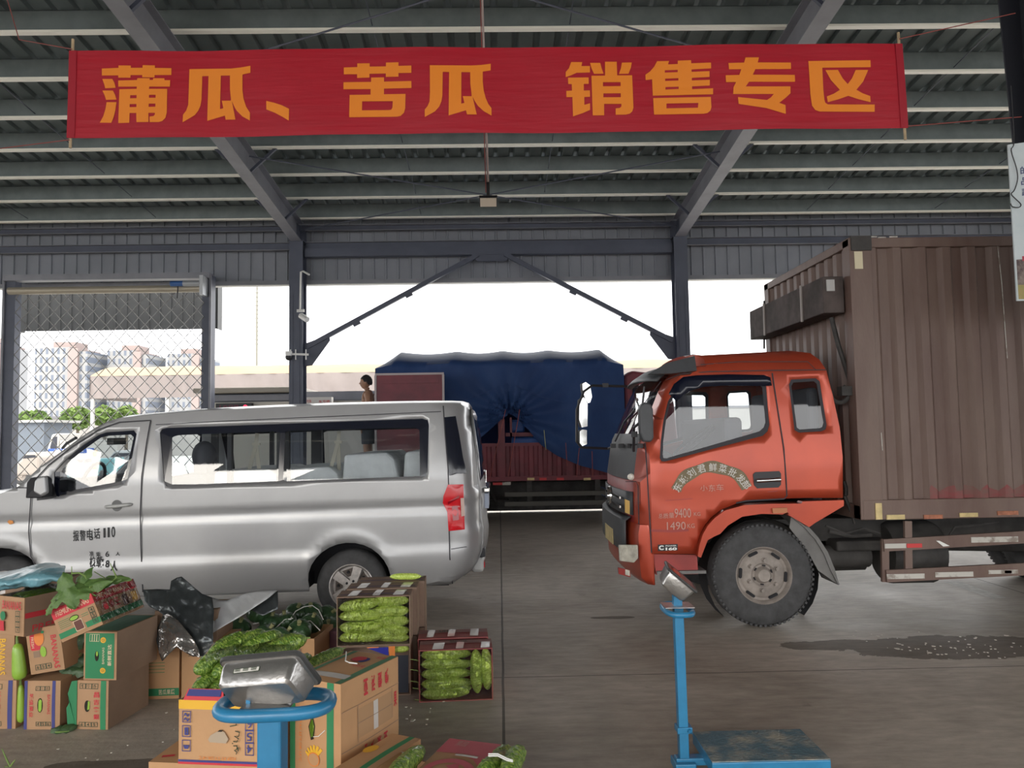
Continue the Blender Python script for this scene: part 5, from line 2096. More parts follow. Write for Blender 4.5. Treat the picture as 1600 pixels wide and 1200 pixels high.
def plain_wheel(parent, x, yy, s, r, w):
    c = Vector((x, yy, r))
    mb = MB()
    wh = wheel(parent, c, r, r * 0.57, w, s, 0)
    wh['_org'] = tuple(parent.location)
    mb = MB()
    mb.lathe([(0, 0), (0, r * 0.5), (w * 0.45, r * 0.56), (w * 0.47, r * 0.54), (w * 0.3, r * 0.48), (w * 0.3, r * 0.2), (w * 0.42, r * 0.15), (w * 0.42, 0)], c, (0, s, 0), WHEELG, 24)
    mb.build('rim', wh, smooth=True)


for px in (727, 990):
    for yy, s in ((YQ + 0.2, -1), (YQ + QW - 0.2, 1)):
        plain_wheel(blue, P(px, 780, YQ).x, yy, s, 0.43, 0.25)
mb = MB()
xa, xb_ = P(979, 700, YQ).x, P(1062, 700, YQ).x
mb.prism([(xa, YQ + 0.1, 0.75), (xa, YQ + 0.1, P(980, 585, YQ).z), (xa + 0.15, YQ + 0.1, P(980, 578, YQ).z), (xb_ - 0.5, YQ + 0.1, P(980, 582, YQ).z), (xb_ - 0.05, YQ + 0.1, 2.2), (xb_, YQ + 0.1, 1.5), (xb_, YQ + 0.1, 0.55), (xa + 0.3, YQ + 0.1, 0.55)],
         (0, QW - 0.2, 0), MAROON)
cab2 = mb.build('cab', blue, bevel=0.06)
mb = MB()
mb.box((xa + 0.15, YQ + 0.085, P(980, 640, YQ).z), (xa + 0.75, YQ + 0.098, P(980, 605, YQ).z), FRIT)
mb.build('cab_window', blue)

# ------------------------------------------------------------------ small lorry bed with raised maroon board, man standing on it
YM = 13.2
m0, m1 = P(589, 600, YM).x, P(691, 600, YM).x
ZBED = 0.97
bed = thing('flatbed_lorry', 'raised maroon board of a flatbed lorry seen above the minibus roof', 'truck', ((m0 + m1) / 2 - 0.5, YM + 0.1, 0))
bx0, bx1 = P(480, 600, YM).x, m1 - 0.05
mb = MB()
mb.box((bx0, YM + 0.03, ZBED - 0.12), (bx1, YM + 0.62, ZBED), MUD)
mb.build('bed', bed)
mb = MB()
za_, zb2 = 0.99, P(640, 586, YM).z
mb.box((m0, YM - 0.03, za_), (m1, YM + 0.02, zb2), MAROON)
for k in range(5):
    z = za_ + 0.25 + k * 0.32
    mb.box((m0 + 0.06, YM - 0.045, z), (m1 - 0.06, YM - 0.03, z + 0.06), MAROON)
brd = mb.build('side_board', bed)
EDGE = mat('worn_steel_edge', (0.34, 0.30, 0.30), 0.5, 0.3)
mb = MB()
for a, b in (((m0 - 0.02, za_), (m0 - 0.02, zb2)), ((m1 + 0.02, za_), (m1 + 0.02, zb2)), ((m0 - 0.03, zb2), (m1 + 0.03, zb2)), ((m0 - 0.03, za_), (m1 + 0.03, za_))):
    mb.bar((a[0], YM - 0.01, a[1]), (b[0], YM - 0.01, b[1]), 0.035, 0.07, EDGE)
mb.build('board_frame', brd if False else bed)
for x in (bx0 + 0.5, bx1 - 0.5):
    plain_wheel(bed, x, YM + 0.18, -1, 0.38, 0.2)
    plain_wheel(bed, x, YM + 0.56, 1, 0.38, 0.2)
mb = MB()
mb.box((bx0 + 0.1, YM + 0.3, 0.45), (bx1 - 0.1, YM + 0.45, 0.85), MUD)
mb.build('chassis', bed)

# ------------------------------------------------------------------ the man
SKIN = mat('skin', (0.33, 0.18, 0.115), 0.55, vary=0.08, vscale=9)
HAIR = mat('black_hair', (0.008, 0.007, 0.008), 0.6, bump=0.4, bscale=60)
SHORT = mat('dark_shorts', (0.03, 0.035, 0.05), 0.8)
hd = P(573, 602, YM + 0.32)
mx, my, mz = hd.x + 0.03, YM + 0.32, ZBED
man = thing('person', 'shirtless man with short black hair standing side-on behind the minibus roof', 'person', (mx, my, mz))
H = 1.70
joints = {'pelvis': (0, 0, 0.92), 'waist': (0.0, 0, 1.08), 'chest': (-0.01, 0, 1.27), 'neckb': (-0.005, 0, 1.40), 'neck': (-0.02, 0, 1.46), 'jaw': (-0.035, 0, 1.52),
          'shl': (0.01, -0.17, 1.365), 'ell': (0.05, -0.22, 1.10), 'wrl': (-0.06, -0.22, 0.87), 'shr': (0.01, 0.17, 1.365), 'elr': (0.05, 0.22, 1.10), 'wrr': (-0.06, 0.22, 0.87),
          'hpl': (0, -0.09, 0.86), 'knl': (-0.03, -0.10, 0.48), 'anl': (0.02, -0.10, 0.09), 'tol': (-0.14, -0.11, 0.03),
          'hpr': (0, 0.09, 0.86), 'knr': (-0.01, 0.10, 0.48), 'anr': (0.04, 0.10, 0.09), 'tor': (-0.12, 0.11, 0.03)}
rad = {'pelvis': (0.13, 0.14), 'waist': (0.11, 0.13), 'chest': (0.125, 0.155), 'neckb': (0.075, 0.09), 'neck': (0.056, 0.056), 'jaw': (0.06, 0.055), 'shl': (0.06, 0.06), 'ell': (0.043, 0.043), 'wrl': (0.03, 0.03),
       'shr': (0.06, 0.06), 'elr': (0.043, 0.043), 'wrr': (0.03, 0.03), 'hpl': (0.092, 0.092), 'knl': (0.06, 0.06), 'anl': (0.042, 0.042), 'tol': (0.034, 0.034),
       'hpr': (0.092, 0.092), 'knr': (0.06, 0.06), 'anr': (0.042, 0.042), 'tor': (0.034, 0.034)}
edges = [('pelvis', 'waist'), ('waist', 'chest'), ('chest', 'neckb'), ('neckb', 'neck'), ('neck', 'jaw'), ('neckb', 'shl'), ('shl', 'ell'), ('ell', 'wrl'), ('neckb', 'shr'), ('shr', 'elr'), ('elr', 'wrr'),
         ('pelvis', 'hpl'), ('hpl', 'knl'), ('knl', 'anl'), ('anl', 'tol'), ('pelvis', 'hpr'), ('hpr', 'knr'), ('knr', 'anr'), ('anr', 'tor')]
for sd in (-1, 1):
    s = 'l' if sd < 0 else 'r'
    w = Vector(joints['wr' + s])
    joints['pa' + s] = tuple(w + Vector((-0.02, 0, -0.06)))
    rad['pa' + s] = (0.030, 0.022)
    edges.append(('wr' + s, 'pa' + s))
    for i, (dy, L) in enumerate(((-0.024, 0.075), (-0.008, 0.085), (0.008, 0.08), (0.024, 0.065))):
        k1, k2 = f'f{s}{i}a', f'f{s}{i}b'
        b = w + Vector((-0.022, dy, -0.085))
        joints[k1] = tuple(b + Vector((-0.008, dy * 0.2, -L * 0.45)))
        joints[k2] = tuple(b + Vector((0.0, dy * 0.2, -L)))
        rad[k1] = (0.0085, 0.0085)
        rad[k2] = (0.007, 0.007)
        edges += [('pa' + s, k1), (k1, k2)]
    joints['t' + s] = tuple(w + Vector((-0.055, -sd * 0.015, -0.085)))
    rad['t' + s] = (0.010, 0.010)
    edges.append(('wr' + s, 't' + s))
keys = list(joints)
me = bpy.data.meshes.new('body')
me.from_pydata([joints[k] for k in keys], [(keys.index(a), keys.index(b)) for a, b in edges], [])
me.materials.append(SKIN)
ob = bpy.data.objects.new('body', me)
col.objects.link(ob)
ob.modifiers.new('skin', 'SKIN')
for i, k in enumerate(keys):
    me.skin_vertices[0].data[i].radius = rad[k]
    me.skin_vertices[0].data[i].use_root = (k == 'pelvis')
sm = ob.modifiers.new('round', 'SUBSURF')
sm.levels = sm.render_levels = 2
dg = bpy.context.evaluated_depsgraph_get()
bme = bpy.data.meshes.new_from_object(ob.evaluated_get(dg))
bpy.data.objects.remove(ob)
mb = MB()
org = Vector((mx, my, mz))
mb.add([v.co + org for v in bme.vertices], [tuple(p.vertices) for p in bme.polygons], SKIN)
# head: a shaped ovoid with brow, nose, lips, chin and ears, facing -X
hc = org + Vector((-0.045, 0, 1.60))
vs, fs = [], []
NU, NV = 28, 20
for j in range(NV + 1):
    th = PI * j / NV
    for i in range(NU):
        ph = 2 * PI * i / NU
        dx, dy, dz = math.sin(th) * math.cos(ph), math.sin(th) * math.sin(ph), math.cos(th)
        x, y, z = dx * 0.098, dy * 0.074, dz * 0.118
        if dz < 0:
            x *= 1 - 0.10 * (-dz) if dx < 0 else 1 - 0.35 * (-dz)
            y *= 1 - 0.32 * (-dz)
            x -= 0.012 * (-dz)
        front_ = max(0, -dx)
        cen = math.exp(-(y / 0.016) ** 2)
        x -= front_ * cen * (0.026 * math.exp(-((z + 0.018) / 0.018) ** 2) + 0.010 * math.exp(-((z + 0.058) / 0.010) ** 2) + 0.010 * math.exp(-((z + 0.098) / 0.014) ** 2))
        x -= front_ * 0.006 * math.exp(-((z - 0.028) / 0.010) ** 2)
        x += front_ * 0.010 * math.exp(-((abs(y) - 0.030) / 0.013) ** 2) * math.exp(-((z - 0.008) / 0.012) ** 2)
        vs.append(hc + Vector((x, y, z)))
for j in range(NV):
    for i in range(NU):
        l = (i + 1) % NU
        fs.append((j * NU + i, (j + 1) * NU + i, (j + 1) * NU + l, j * NU + l))
mb.add(vs, fs, SKIN)
for s in (-1, 1):
    mb.ball(hc + Vector((0.012, s * 0.074, -0.008)), (0.018, 0.010, 0.030), SKIN)
mb.build('body', man, smooth=True, angle=80)
mb = MB()
for s in (-1, 1):
    mb.ball(hc + Vector((-0.080, s * 0.030, 0.008)), (0.010, 0.012, 0.006), DARK, 8, 6)
mb.build('eyes', man)
mb = MB()
vs, fs = [], []
for j in range(13):
    th = 0.62 * PI * j / 12
    for i in range(NU):
        ph = 2 * PI * i / NU
        dx, dy, dz = math.sin(th) * math.cos(ph), math.sin(th) * math.sin(ph), math.cos(th)
        k = 1.13 + 0.05 * noise.noise(Vector((dx * 6, dy * 6, dz * 6)))
        fx = 0.72 if dx < -0.55 and dz < 0.35 else 1.0
        z = dz * 0.118 * k
        if dx < -0.3:
            z = max(z, 0.048)
        elif dx < 0.25:
            z = max(z, 0.0)
        vs.append(hc + Vector((dx * 0.098 * k * fx + 0.006, dy * 0.074 * k, z + 0.004)))
for j in range(12):
    for i in range(NU):
        l = (i + 1) % NU
        fs.append((j * NU + i, (j + 1) * NU + i, (j + 1) * NU + l, j * NU + l))
mb.add(vs, fs, HAIR)
mb.build('hair', man, smooth=True, angle=80)
mb = MB()
mb.lathe([(0.0, 0.135), (0.06, 0.15), (0.16, 0.155), (0.20, 0.15)], org + Vector((0, 0, 0.82)), (0, 0, 1), SHORT, 24)
for s in (-1, 1):
    mb.lathe([(0, 0.098), (0.2, 0.105), (0.36, 0.115)], org + Vector((-0.01, s * 0.09, 0.52)), (0, 0, 1), SHORT, 18)
mb.build('shorts', man, smooth=True)

# ------------------------------------------------------------------ kiosk between gate and column
YK = 17.2
CREAM = mat('kiosk_cream_panel', (0.6,0.57,0.5), 0.6)
kx0, kx1 = P(320, 620, YK).x, P(592, 620, YK).x
kz = P(420, 606, YK).z
kio = thing('kiosk', 'low cream roadside kiosk with grey frame behind the minibus roof', 'kiosk', ((kx0 + kx1) / 2, YK + 1, 0))
mb = MB()
mb.box((kx0 + 0.08, YK + 0.15, 0), (kx1, YK + 2.2, P(400, 628, YK + 0.15).z), CREAM)
mb.box((kx0 + 0.08, YK + 0.2, P(400, 628, YK + 0.2).z), (kx1, YK + 2.2, kz - 0.12), mat('kiosk_grey_frame', '6d7380', 0.5))
mb.build('wall', kio)
mb = MB()
mb.box((kx0 - 0.15, YK - 0.3, kz - 0.11), (P(470, 620, YK).x, YK + 2.3, kz), mat('kiosk_roof_cream', (0.36,0.33,0.28), 0.6))
mb.build('roof', kio, bevel=0.02)
mb = MB()
mb.box((P(480, 620, YK).x, YK - 0.05, P(500, 625, YK).z), (kx1, YK + 0.14, P(500, 612, YK).z), STEEL)
mb.box((kx0 + 0.02, YK + 0.0, P(330, 627, YK).z), (P(460, 620, YK).x, YK + 0.14, P(330, 618, YK).z), STEEL)
mb.build('fascia', kio)
led = P(366, 634, YK - 0.05)
mb = MB()
mb.box(P(337, 641, YK + 0.0), P(396, 630, YK + 0.12), BLACKP)
d_ = tag(mb.build('led_display'), 'black scoreboard-like led display with a red digit under the kiosk roof', 'display')
mb = MB()
LED = mat('red_led', (0.8, 0.02, 0.05), 0.5, emit=(1, 0.02, 0.06), estr=1.6)
LEDD = mat('dim_led', (0.16, 0.01, 0.04), 0.5)
mb.text('0', P(380, 638, YK - 0.004), (1, 0, 0), (0, 0, 1), 0.09, 0.075, LED, 0.03)
mb.text('1608', P(343, 636.5, YK - 0.004), (1, 0, 0), (0, 0, 1), 0.42, 0.05, LEDD)
lt = mb.build('digits', d_)
mb = MB()
sg = [P(459, 634, YK - 0.35), P(518, 633, YK - 0.35), P(518, 620, YK - 0.35), P(459, 621, YK - 0.35)]
mb.prism(sg, (0, 0.2, 0), mat('sign_white', 'e4e0d8', 0.5))
SR = mat('sign_red_ink', (0.6, 0.06, 0.06), 0.5)
mb.text('蔬菜批发大市场', P(461, 630, YK - 0.355), (1, 0, 0.01), (0, 0, 1), 0.35, 0.07, SR, 0.01)
mb.text('车号牌', P(498, 629.5, YK - 0.355), (1, 0, 0.01), (0, 0, 1), 0.24, 0.06, SR, 0.01)
tag(mb.build('sign_box'), 'white box sign with small red characters above the minibus roof', 'sign')
mb = MB()
mb.box((P(452, 634, YK).x, YK - 0.33, 0), (P(456, 634, YK).x, YK - 0.27, P(455, 638, YK).z), MUD)
mb.box((P(452, 634, YK).x, YK - 0.33, P(460, 638, YK - 0.35).z), (P(520, 634, YK).x, YK - 0.15, P(460, 634.6, YK - 0.35).z), MUD)
tag(mb.build('sign_stand'), 'thin dark stand carrying the white box sign', 'stand')

# ------------------------------------------------------------------ outer canopy hood behind the gate
YH = 18.2
hx0, hx1 = P(26, 500, YH).x, P(340, 500, YH).x
mb = cladding('h', hx0, hx1, YH, P(180, 516, YH).z, P(180, 442, YH).z, mat('hood_sheet', (0.075, 0.078, 0.08), 0.6))
mb.box((hx0, YH, P(180, 516, YH).z), (hx0 + 0.02, YH + 0.3, P(180, 442, YH).z), MATS['hood_sheet'])
mb.box((hx1 - 0.02, YH, P(180, 516, YH).z), (hx1, YH + 0.3, P(180, 442, YH).z), MATS['hood_sheet'])
mb.box((hx0, YH, P(180, 442, YH).z), (hx1, YH + 0.3, P(180, 442, YH).z + 0.02), MATS['hood_sheet'])
o = mb.build('wall_canopy')
struct(o)
for x in (P(15, 500, YH + 0.1).x, P(327, 500, YH + 0.1).x):
    mb = MB()
    mb.box((x - 0.05, YH + 0.1, 0), (x + 0.05, YH + 0.2, P(180, 442, YH).z), STEEL)
    struct(mb.build('column'))
mb = MB()
mb.box((P(-6, 700, 16.6).x, 16.6, 0), (P(21, 700, 16.6).x, 16.7, P(0, 620, 16.6).z), STEEL_DARK)
mb.box((P(-6, 700, 16.6).x, 16.58, P(0, 620, 16.6).z), (P(21, 700, 16.6).x, 16.72, P(0, 617, 16.6).z), EDGE)
tag(mb.build('metal_screen'), 'dark metal screen beside the gate post at the left edge', 'screen')

# ------------------------------------------------------------------ long awning far across the yard
YA = 42.0
AWT = mat('awning_peach_top', (0.29, 0.21, 0.135), 0.8, vary=0.06, vscale=0.6)
AWS = mat('awning_grey_pink_cloth', (0.19, 0.165, 0.16), 0.85, vary=0.08, vscale=0.5, bump=0.6, bscale=0.7)
ax0, ax1 = P(140, 600, YA).x, P(1075, 600, YA).x
azt, azm, azb = P(400, 571, YA + 3).z, P(400, 584, YA).z, P(400, 619, YA).z
aw = thing('awning', 'long peach and grey-pink cloth awning across the yard', 'awning', ((ax0 + ax1) / 2, YA + 2.5, 0))
mb = MB()
mb.grid(lambda u, v: (ax0 + (ax1 - ax0) * u, YA + 0.1 * math.sin(u * 190 + 2 * math.sin(u * 37) + v * 2.4) * (1 - v * 0.5), azb + (azm - azb) * v), 260, 8, AWS)
mb.quad((ax0, YA, azb), (ax0, YA + 5.5, azb), (ax0, YA + 5.5, azm), (ax0, YA, azm), AWS)
mb.build('side_cloth', aw, smooth=True)
mb = MB()
mb.grid(lambda u, v: (ax0 + (ax1 - ax0) * u, YA + 5.5 * v, azm + (azt - azm) * math.sin(PI * v * 0.93) * (0.93 + 0.07 * abs(math.cos(u * 30)))), 120, 10, AWT)
mb.build('top_cloth', aw, smooth=True)
for k in range(9):
    x = ax0 + 0.1 + (ax1 - ax0 - 0.2) * k / 8
    mb = MB()
    mb.box((x - 0.08, YA + 0.1, 0), (x + 0.08, YA + 0.26, azm), mat('awning_post', 'a8a8a6', 0.6))
    mb.build('post', aw)
# ------------------------------------------------------------------ tower blocks, mast, trees, wall
def tower_mat(name, base, glass, cols, floors):
    m = bpy.data.materials.new(name)
    m.use_nodes = True
    nt = m.node_tree
    b = nt.nodes['Principled BSDF']
    b.inputs['Roughness'].default_value = 0.7
    tc = nt.nodes.new('ShaderNodeTexCoord')
    mp = nt.nodes.new('ShaderNodeMapping')
    mp.inputs['Rotation'].default_value = (math.radians(90), 0, 0)
    br = nt.nodes.new('ShaderNodeTexBrick')
    br.offset = 0.0
    br.inputs['Scale'].default_value = 1.0
    br.inputs['Brick Width'].default_value = cols
    br.inputs['Row Height'].default_value = floors
    br.inputs['Mortar Size'].default_value = 0.55
    br.inputs['Mortar Smooth'].default_value = 0.1
    br.inputs['Color1'].default_value = (*lin(glass), 1)
    br.inputs['Color2'].default_value = (*[x * 1.25 for x in lin(glass)], 1)
    br.inputs['Mortar'].default_value = (*lin(base), 1)
    nt.links.new(tc.outputs['Object'], mp.inputs[0])
    nt.links.new(mp.outputs[0], br.inputs['Vector'])
    nt.links.new(br.outputs['Color'], b.inputs['Base Color'])
    return m


TW1 = tower_mat('tower_facade', (0.21, 0.212, 0.215), (0.085, 0.10, 0.13), 1.9, 3.0)
PINK = mat('tower_pink_render', (0.23, 0.18, 0.17), 0.7)
YT_ = 260.0
for i, (x0, x1, y0, lab) in enumerate(((55, 137, 543, 'tall pale apartment tower seen through the wire gate, left of the awning'), (168, 232, 548, 'pale apartment tower with stepped top rising behind the awning'),
                                     (262, 322, 553, 'pale apartment tower next to the right gate post'), (-22, 8, 536, 'sliver of a pale tower left of the gate post'))):
    a, b = P(x0, y0, YT_ + i * 8), P(x1, y0, YT_ + i * 8)
    yy = YT_ + i * 8
    t = thing('apartment_tower', lab, 'building', ((a.x + b.x) / 2, yy, 0))
    w_ = b.x - a.x
    mb = MB()
    mb.box((a.x, yy, 0), (a.x + w_ * 0.66, yy + 14, a.z), TW1)
    mb.box((a.x + w_ * 0.84, yy, 0), (b.x, yy + 14, a.z - 1.5), TW1)
    mb.build('wall', t)
    mb = MB()
    mb.box((a.x + w_ * 0.66, yy - 1, 0), (a.x + w_ * 0.84, yy + 14, a.z - 0.5), PINK)
    mb.build('stair_core', t)
    mb = MB()
    mb.box((a.x + w_ * 0.28, yy + 2, a.z), (a.x + w_ * 0.7, yy + 10, a.z + 2.0), PINK)
    mb.build('roof_house', t)
ma = P(401, 578, 75.0)
mb = MB()
mtop = P(401, 445, 75.0).z
mb.tube([(ma.x, 75, 0), (ma.x, 75, mtop)], [0.16, 0.09], mat('mast_grey', (0.17, 0.165, 0.14), 0.6), 8)
mast = mb.build('lattice_mast')
tag(mast, 'tall thin grey mast standing beyond the awning', 'mast')
for k in range(14):
    z = mtop - 0.4 - k * 0.42
    mb = MB()
    mb.box((ma.x - 0.17, 74.9, z), (ma.x + 0.17, 75.1, z + 0.06), MATS['mast_grey'])
    mb.build('rung', mast)
LEAFM = mat('tree_leaves', (0.07, 0.13, 0.03), 0.8, c2=(0.15, 0.22, 0.055), vscale=1.2)
BARK = mat('tree_bark', (0.10, 0.08, 0.06), 0.9)
for i, (x0, x1, y0, y1, yy, lab) in enumerate(((28, 78, 642, 664, 62, 'low round green tree near the left gate post'), (98, 143, 637, 664, 64, 'bushy green tree in front of the tall tower'),
                                           (147, 180, 635, 660, 66, 'green tree under the awning end, beside its post'), (183, 212, 634, 658, 68, 'small green tree under the awning, nearest the gate centre'),
                                           (72, 102, 664, 690, 50, 'small ragged tree before the pale yard wall'))):
    a, b = P(x0, y1, yy), P(x1, y0, yy)
    c = (a + b) / 2
    t = thing('tree', lab, 'tree', (c.x, yy, 0))
    mb = MB()
    rx, rz = (b.x - a.x) / 2, max(0.8, (b.z - a.z) / 2 * 1.25)
    rng = random.Random(i)
    for k in range(420):
        th, ph = math.acos(1 - 2 * rng.random()), rng.random() * 2 * PI
        r = 0.55 + 0.45 * rng.random() ** 0.4
        q = Vector((c.x + rx * r * math.sin(th) * math.cos(ph), yy + rx * r * math.sin(th) * math.sin(ph), b.z - rz + rz * r * math.cos(th)))
        s = 0.22 + 0.16 * rng.random()
        d1 = Vector((rng.uniform(-1, 1), rng.uniform(-1, 1), rng.uniform(-1, 1))).normalized()
        u_, w2 = frame_to(d1)
        mb.add([q - u_ * s, q - w2 * s * 0.7, q + u_ * s, q + w2 * s * 0.7], [(0, 1, 2, 3)], LEAFM)
    mb.build('foliage', t)
    mb = MB()
    mb.tube([(c.x, yy, 0), (c.x + 0.1, yy, b.z - rz)], [0.16, 0.09], BARK, 8)
    mb.build('trunk', t)
WALLP = mat('yard_wall', (0.26, 0.25, 0.24), 0.8, vary=0.06, vscale=0.4)
mb = MB()
mb.box((-60, 72, 0), (60, 72.3, P(60, 651, 72).z), WALLP)
mb.box((-60, 71.9, P(60, 655, 72).z), (60, 72.0, P(60, 651, 72).z), mat('wall_coping', (0.12, 0.12, 0.135), 0.7))
struct(mb.build('wall_yard'))
mb = MB()
a, b = P(27, 690, 46), P(69, 660, 46)
mb.box((a.x, 46, 0), (b.x, 49, b.z), mat('shed_blue_grey', (0.10,0.12,0.15), 0.7))
sh = tag(mb.build('yard_shed'), 'small blue-grey shed by the yard wall behind the gate', 'shed')
mb = MB()
mb.box((a.x - 0.3, 45.7, b.z), (b.x + 0.4, 49.3, b.z + 0.15), mat('shed_roof', '9a9a98', 0.7))
mb.build('roof', sh)


def parked(name, lab, px0, px1, ytop, yy, paint, cat, boxy):
    a, b = P(px0, 700, yy), P(px1, 700, yy)
    z1 = P((px0 + px1) / 2, ytop, yy).z
    L, W = b.x - a.x, 1.8
    t = thing(name, lab, cat, ((a.x + b.x) / 2, yy + W / 2, 0))
    mb = MB()
    if boxy:
        mb.box((a.x + L * 0.28, yy, 0.75), (b.x, yy + W, z1), paint)
        mb.build('box_body', t, bevel=0.03)
        mb = MB()
        mb.prism([(a.x, yy + 0.05, 0.45), (a.x + 0.03, yy + 0.05, 1.15), (a.x + 0.25, yy + 0.05, 1.9), (a.x + L * 0.26, yy + 0.05, 1.95), (a.x + L * 0.26, yy + 0.05, 0.45)], (0, W - 0.1, 0), paint)
        mb.build('cab', t, bevel=0.06)
        mb = MB()
        mb.prism([(a.x + 0.18, yy + 0.04, 1.25), (a.x + 0.32, yy + 0.04, 1.78), (a.x + L * 0.22, yy + 0.04, 1.8), (a.x + L * 0.22, yy + 0.04, 1.25)], (0, 0.02, 0), FRIT)
        mb.build('window', t)
    else:
        mb.prism([(a.x, yy, 0.35), (a.x, yy, 0.8), (a.x + L * 0.2, yy, 0.95), (a.x + L * 0.36, yy, z1), (a.x + L * 0.82, yy, z1), (b.x, yy, 1.0), (b.x, yy, 0.35)], (0, W, 0), paint)
        mb.build('body', t, bevel=0.08)
        mb = MB()
        mb.prism([(a.x + L * 0.27, yy - 0.01, 0.98), (a.x + L * 0.38, yy - 0.01, z1 - 0.1), (a.x + L * 0.8, yy - 0.01, z1 - 0.1), (a.x + L * 0.9, yy - 0.01, 1.02)], (0, 0.02, 0), FRIT)
        mb.build('window', t)
    for x in (a.x + L * 0.18, b.x - L * 0.2):
        plain_wheel(t, x, yy + 0.14, -1, 0.34, 0.2)
        plain_wheel(t, x, yy + W - 0.14, 1, 0.34, 0.2)


parked('box_van', 'white box van parked across the yard behind the blue street banner', 70, 152, 688, 34.0, mat('van_white', (0.36,0.35,0.33), 0.5), 'van', True)
parked('car', 'pale car parked across the yard beside the left gate post', 26, 62, 707, 29.0, mat('car_cream', (0.32,0.28,0.25), 0.4), 'car', False)
parked('car', 'teal car parked across the yard seen through the minibus door window', 104, 156, 718, 26.5, mat('car_teal', (0.05,0.20,0.22), 0.4), 'car', False)
parked('car', 'silver-grey car parked across the yard right of the orange post', 158, 214, 704, 29.0, mat('car_grey', (0.2,0.21,0.22), 0.4), 'car', False)
mb = MB()
a, b = P(75, 709, 31.5), P(146, 700, 31.5)
mb.box((a.x, 31.5, a.z), (b.x, 31.53, b.z), mat('street_banner_blue', (0.03,0.09,0.36), 0.5))
mb.text('诚信经营', Vector((a.x + 0.25, 31.49, a.z + 0.05)), (1, 0, 0), (0, 0, 1), 1.2, 0.13, WHITEP, 0.01)
for x in (a.x, b.x):
    mb.box((x - 0.03, 31.53, 0), (x + 0.03, 31.6, b.z + 0.05), MATS['awning_post'])
tag(mb.build('street_banner'), 'narrow blue banner with white characters strung across the yard', 'banner')
t0 = P(147.5, 740, 21.0)
t1 = P(147.5, 704, 21.0)
ORP = mat('post_orange', (0.55,0.22,0.01), 0.5)
mb = MB()
n_ = 8
for k in range(n_):
    z0_, z1_ = t1.z * k / n_, t1.z * (k + 1) / n_
    mb.lathe([(z0_, 0.06), (z1_, 0.06)], (t0.x, 21, 0), (0, 0, 1), ORP if k % 2 else mat('post_white', 'e8e4dc', 0.5), 12)
mb.lathe([(t1.z, 0.06), (t1.z + 0.01, 0.0)], (t0.x, 21, 0), (0, 0, 1), ORP, 12)
tag(mb.build('marker_post'), 'orange and white striped post beyond the minibus door window', 'post')
# ================================================================== cartons
KRAFT = mat('kraft_board', (0.43, 0.255, 0.14), 0.75, c2=(0.385, 0.225, 0.12), vscale=3, bump=0.15, bscale=12)
KRAFTD = mat('dull_and_shaded_kraft', (0.30, 0.20, 0.135), 0.78, c2=(0.25, 0.165, 0.11), vscale=3, bump=0.2, bscale=9)  # colour of the dull cartons; also painted shade on some right sides
KRAFTO = mat('orange_kraft_board', (0.50, 0.285, 0.14), 0.75, vary=0.06, vscale=3, bump=0.15, bscale=10)
INSIDE = mat('carton_inside', (0.33, 0.20, 0.115), 0.85)
CRED = mat('carton_red_ink', (0.55, 0.035, 0.05), 0.65)
CGREEN = mat('carton_green_ink', (0.025, 0.21, 0.085), 0.65)
CBLUE = mat('carton_blue_ink', (0.045, 0.05, 0.20), 0.65)
CYEL = mat('carton_yellow_ink', (0.75, 0.42, 0.03), 0.6)
CORG = mat('carton_orange_ink', (0.72, 0.22, 0.04), 0.6)
CDARK = mat('carton_dark_ink', (0.05, 0.07, 0.04), 0.7)
CCREAM = mat('carton_cream_ink', (0.68, 0.56, 0.38), 0.7)
PINKR = mat('carton_rose_ink', (0.52, 0.10, 0.13), 0.6, vary=0.1, vscale=5)
TAPE = mat('clear_tape', (0.62, 0.58, 0.54), 0.25, coat=0.5)
SHEEN = mat('film_highlight_and_string', (0.8, 0.8, 0.78), 0.2)  # sheen of film put into a solid pale colour, shared with the strings
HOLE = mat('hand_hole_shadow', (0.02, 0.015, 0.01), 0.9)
WRAP = film('cling_film', (0.97, 0.98, 0.96), 0.0, 0.12, bump=1.0, bscale=16)
GOURD = mat('bottle_gourd_skin', (0.30, 0.50, 0.06), 0.35, c2=(0.22, 0.41, 0.04), vscale=6, coat=0.2)
GSTEM = mat('green_stem', (0.16, 0.25, 0.06), 0.6)
LEAF = mat('vine_leaf', (0.065, 0.135, 0.03), 0.55, c2=(0.115, 0.20, 0.05), vscale=14, bump=0.3, bscale=30)
LEAF2 = mat('dark_vine_leaf', (0.03, 0.07, 0.028), 0.5, c2=(0.055, 0.11, 0.04), vscale=12, bump=0.3, bscale=30)


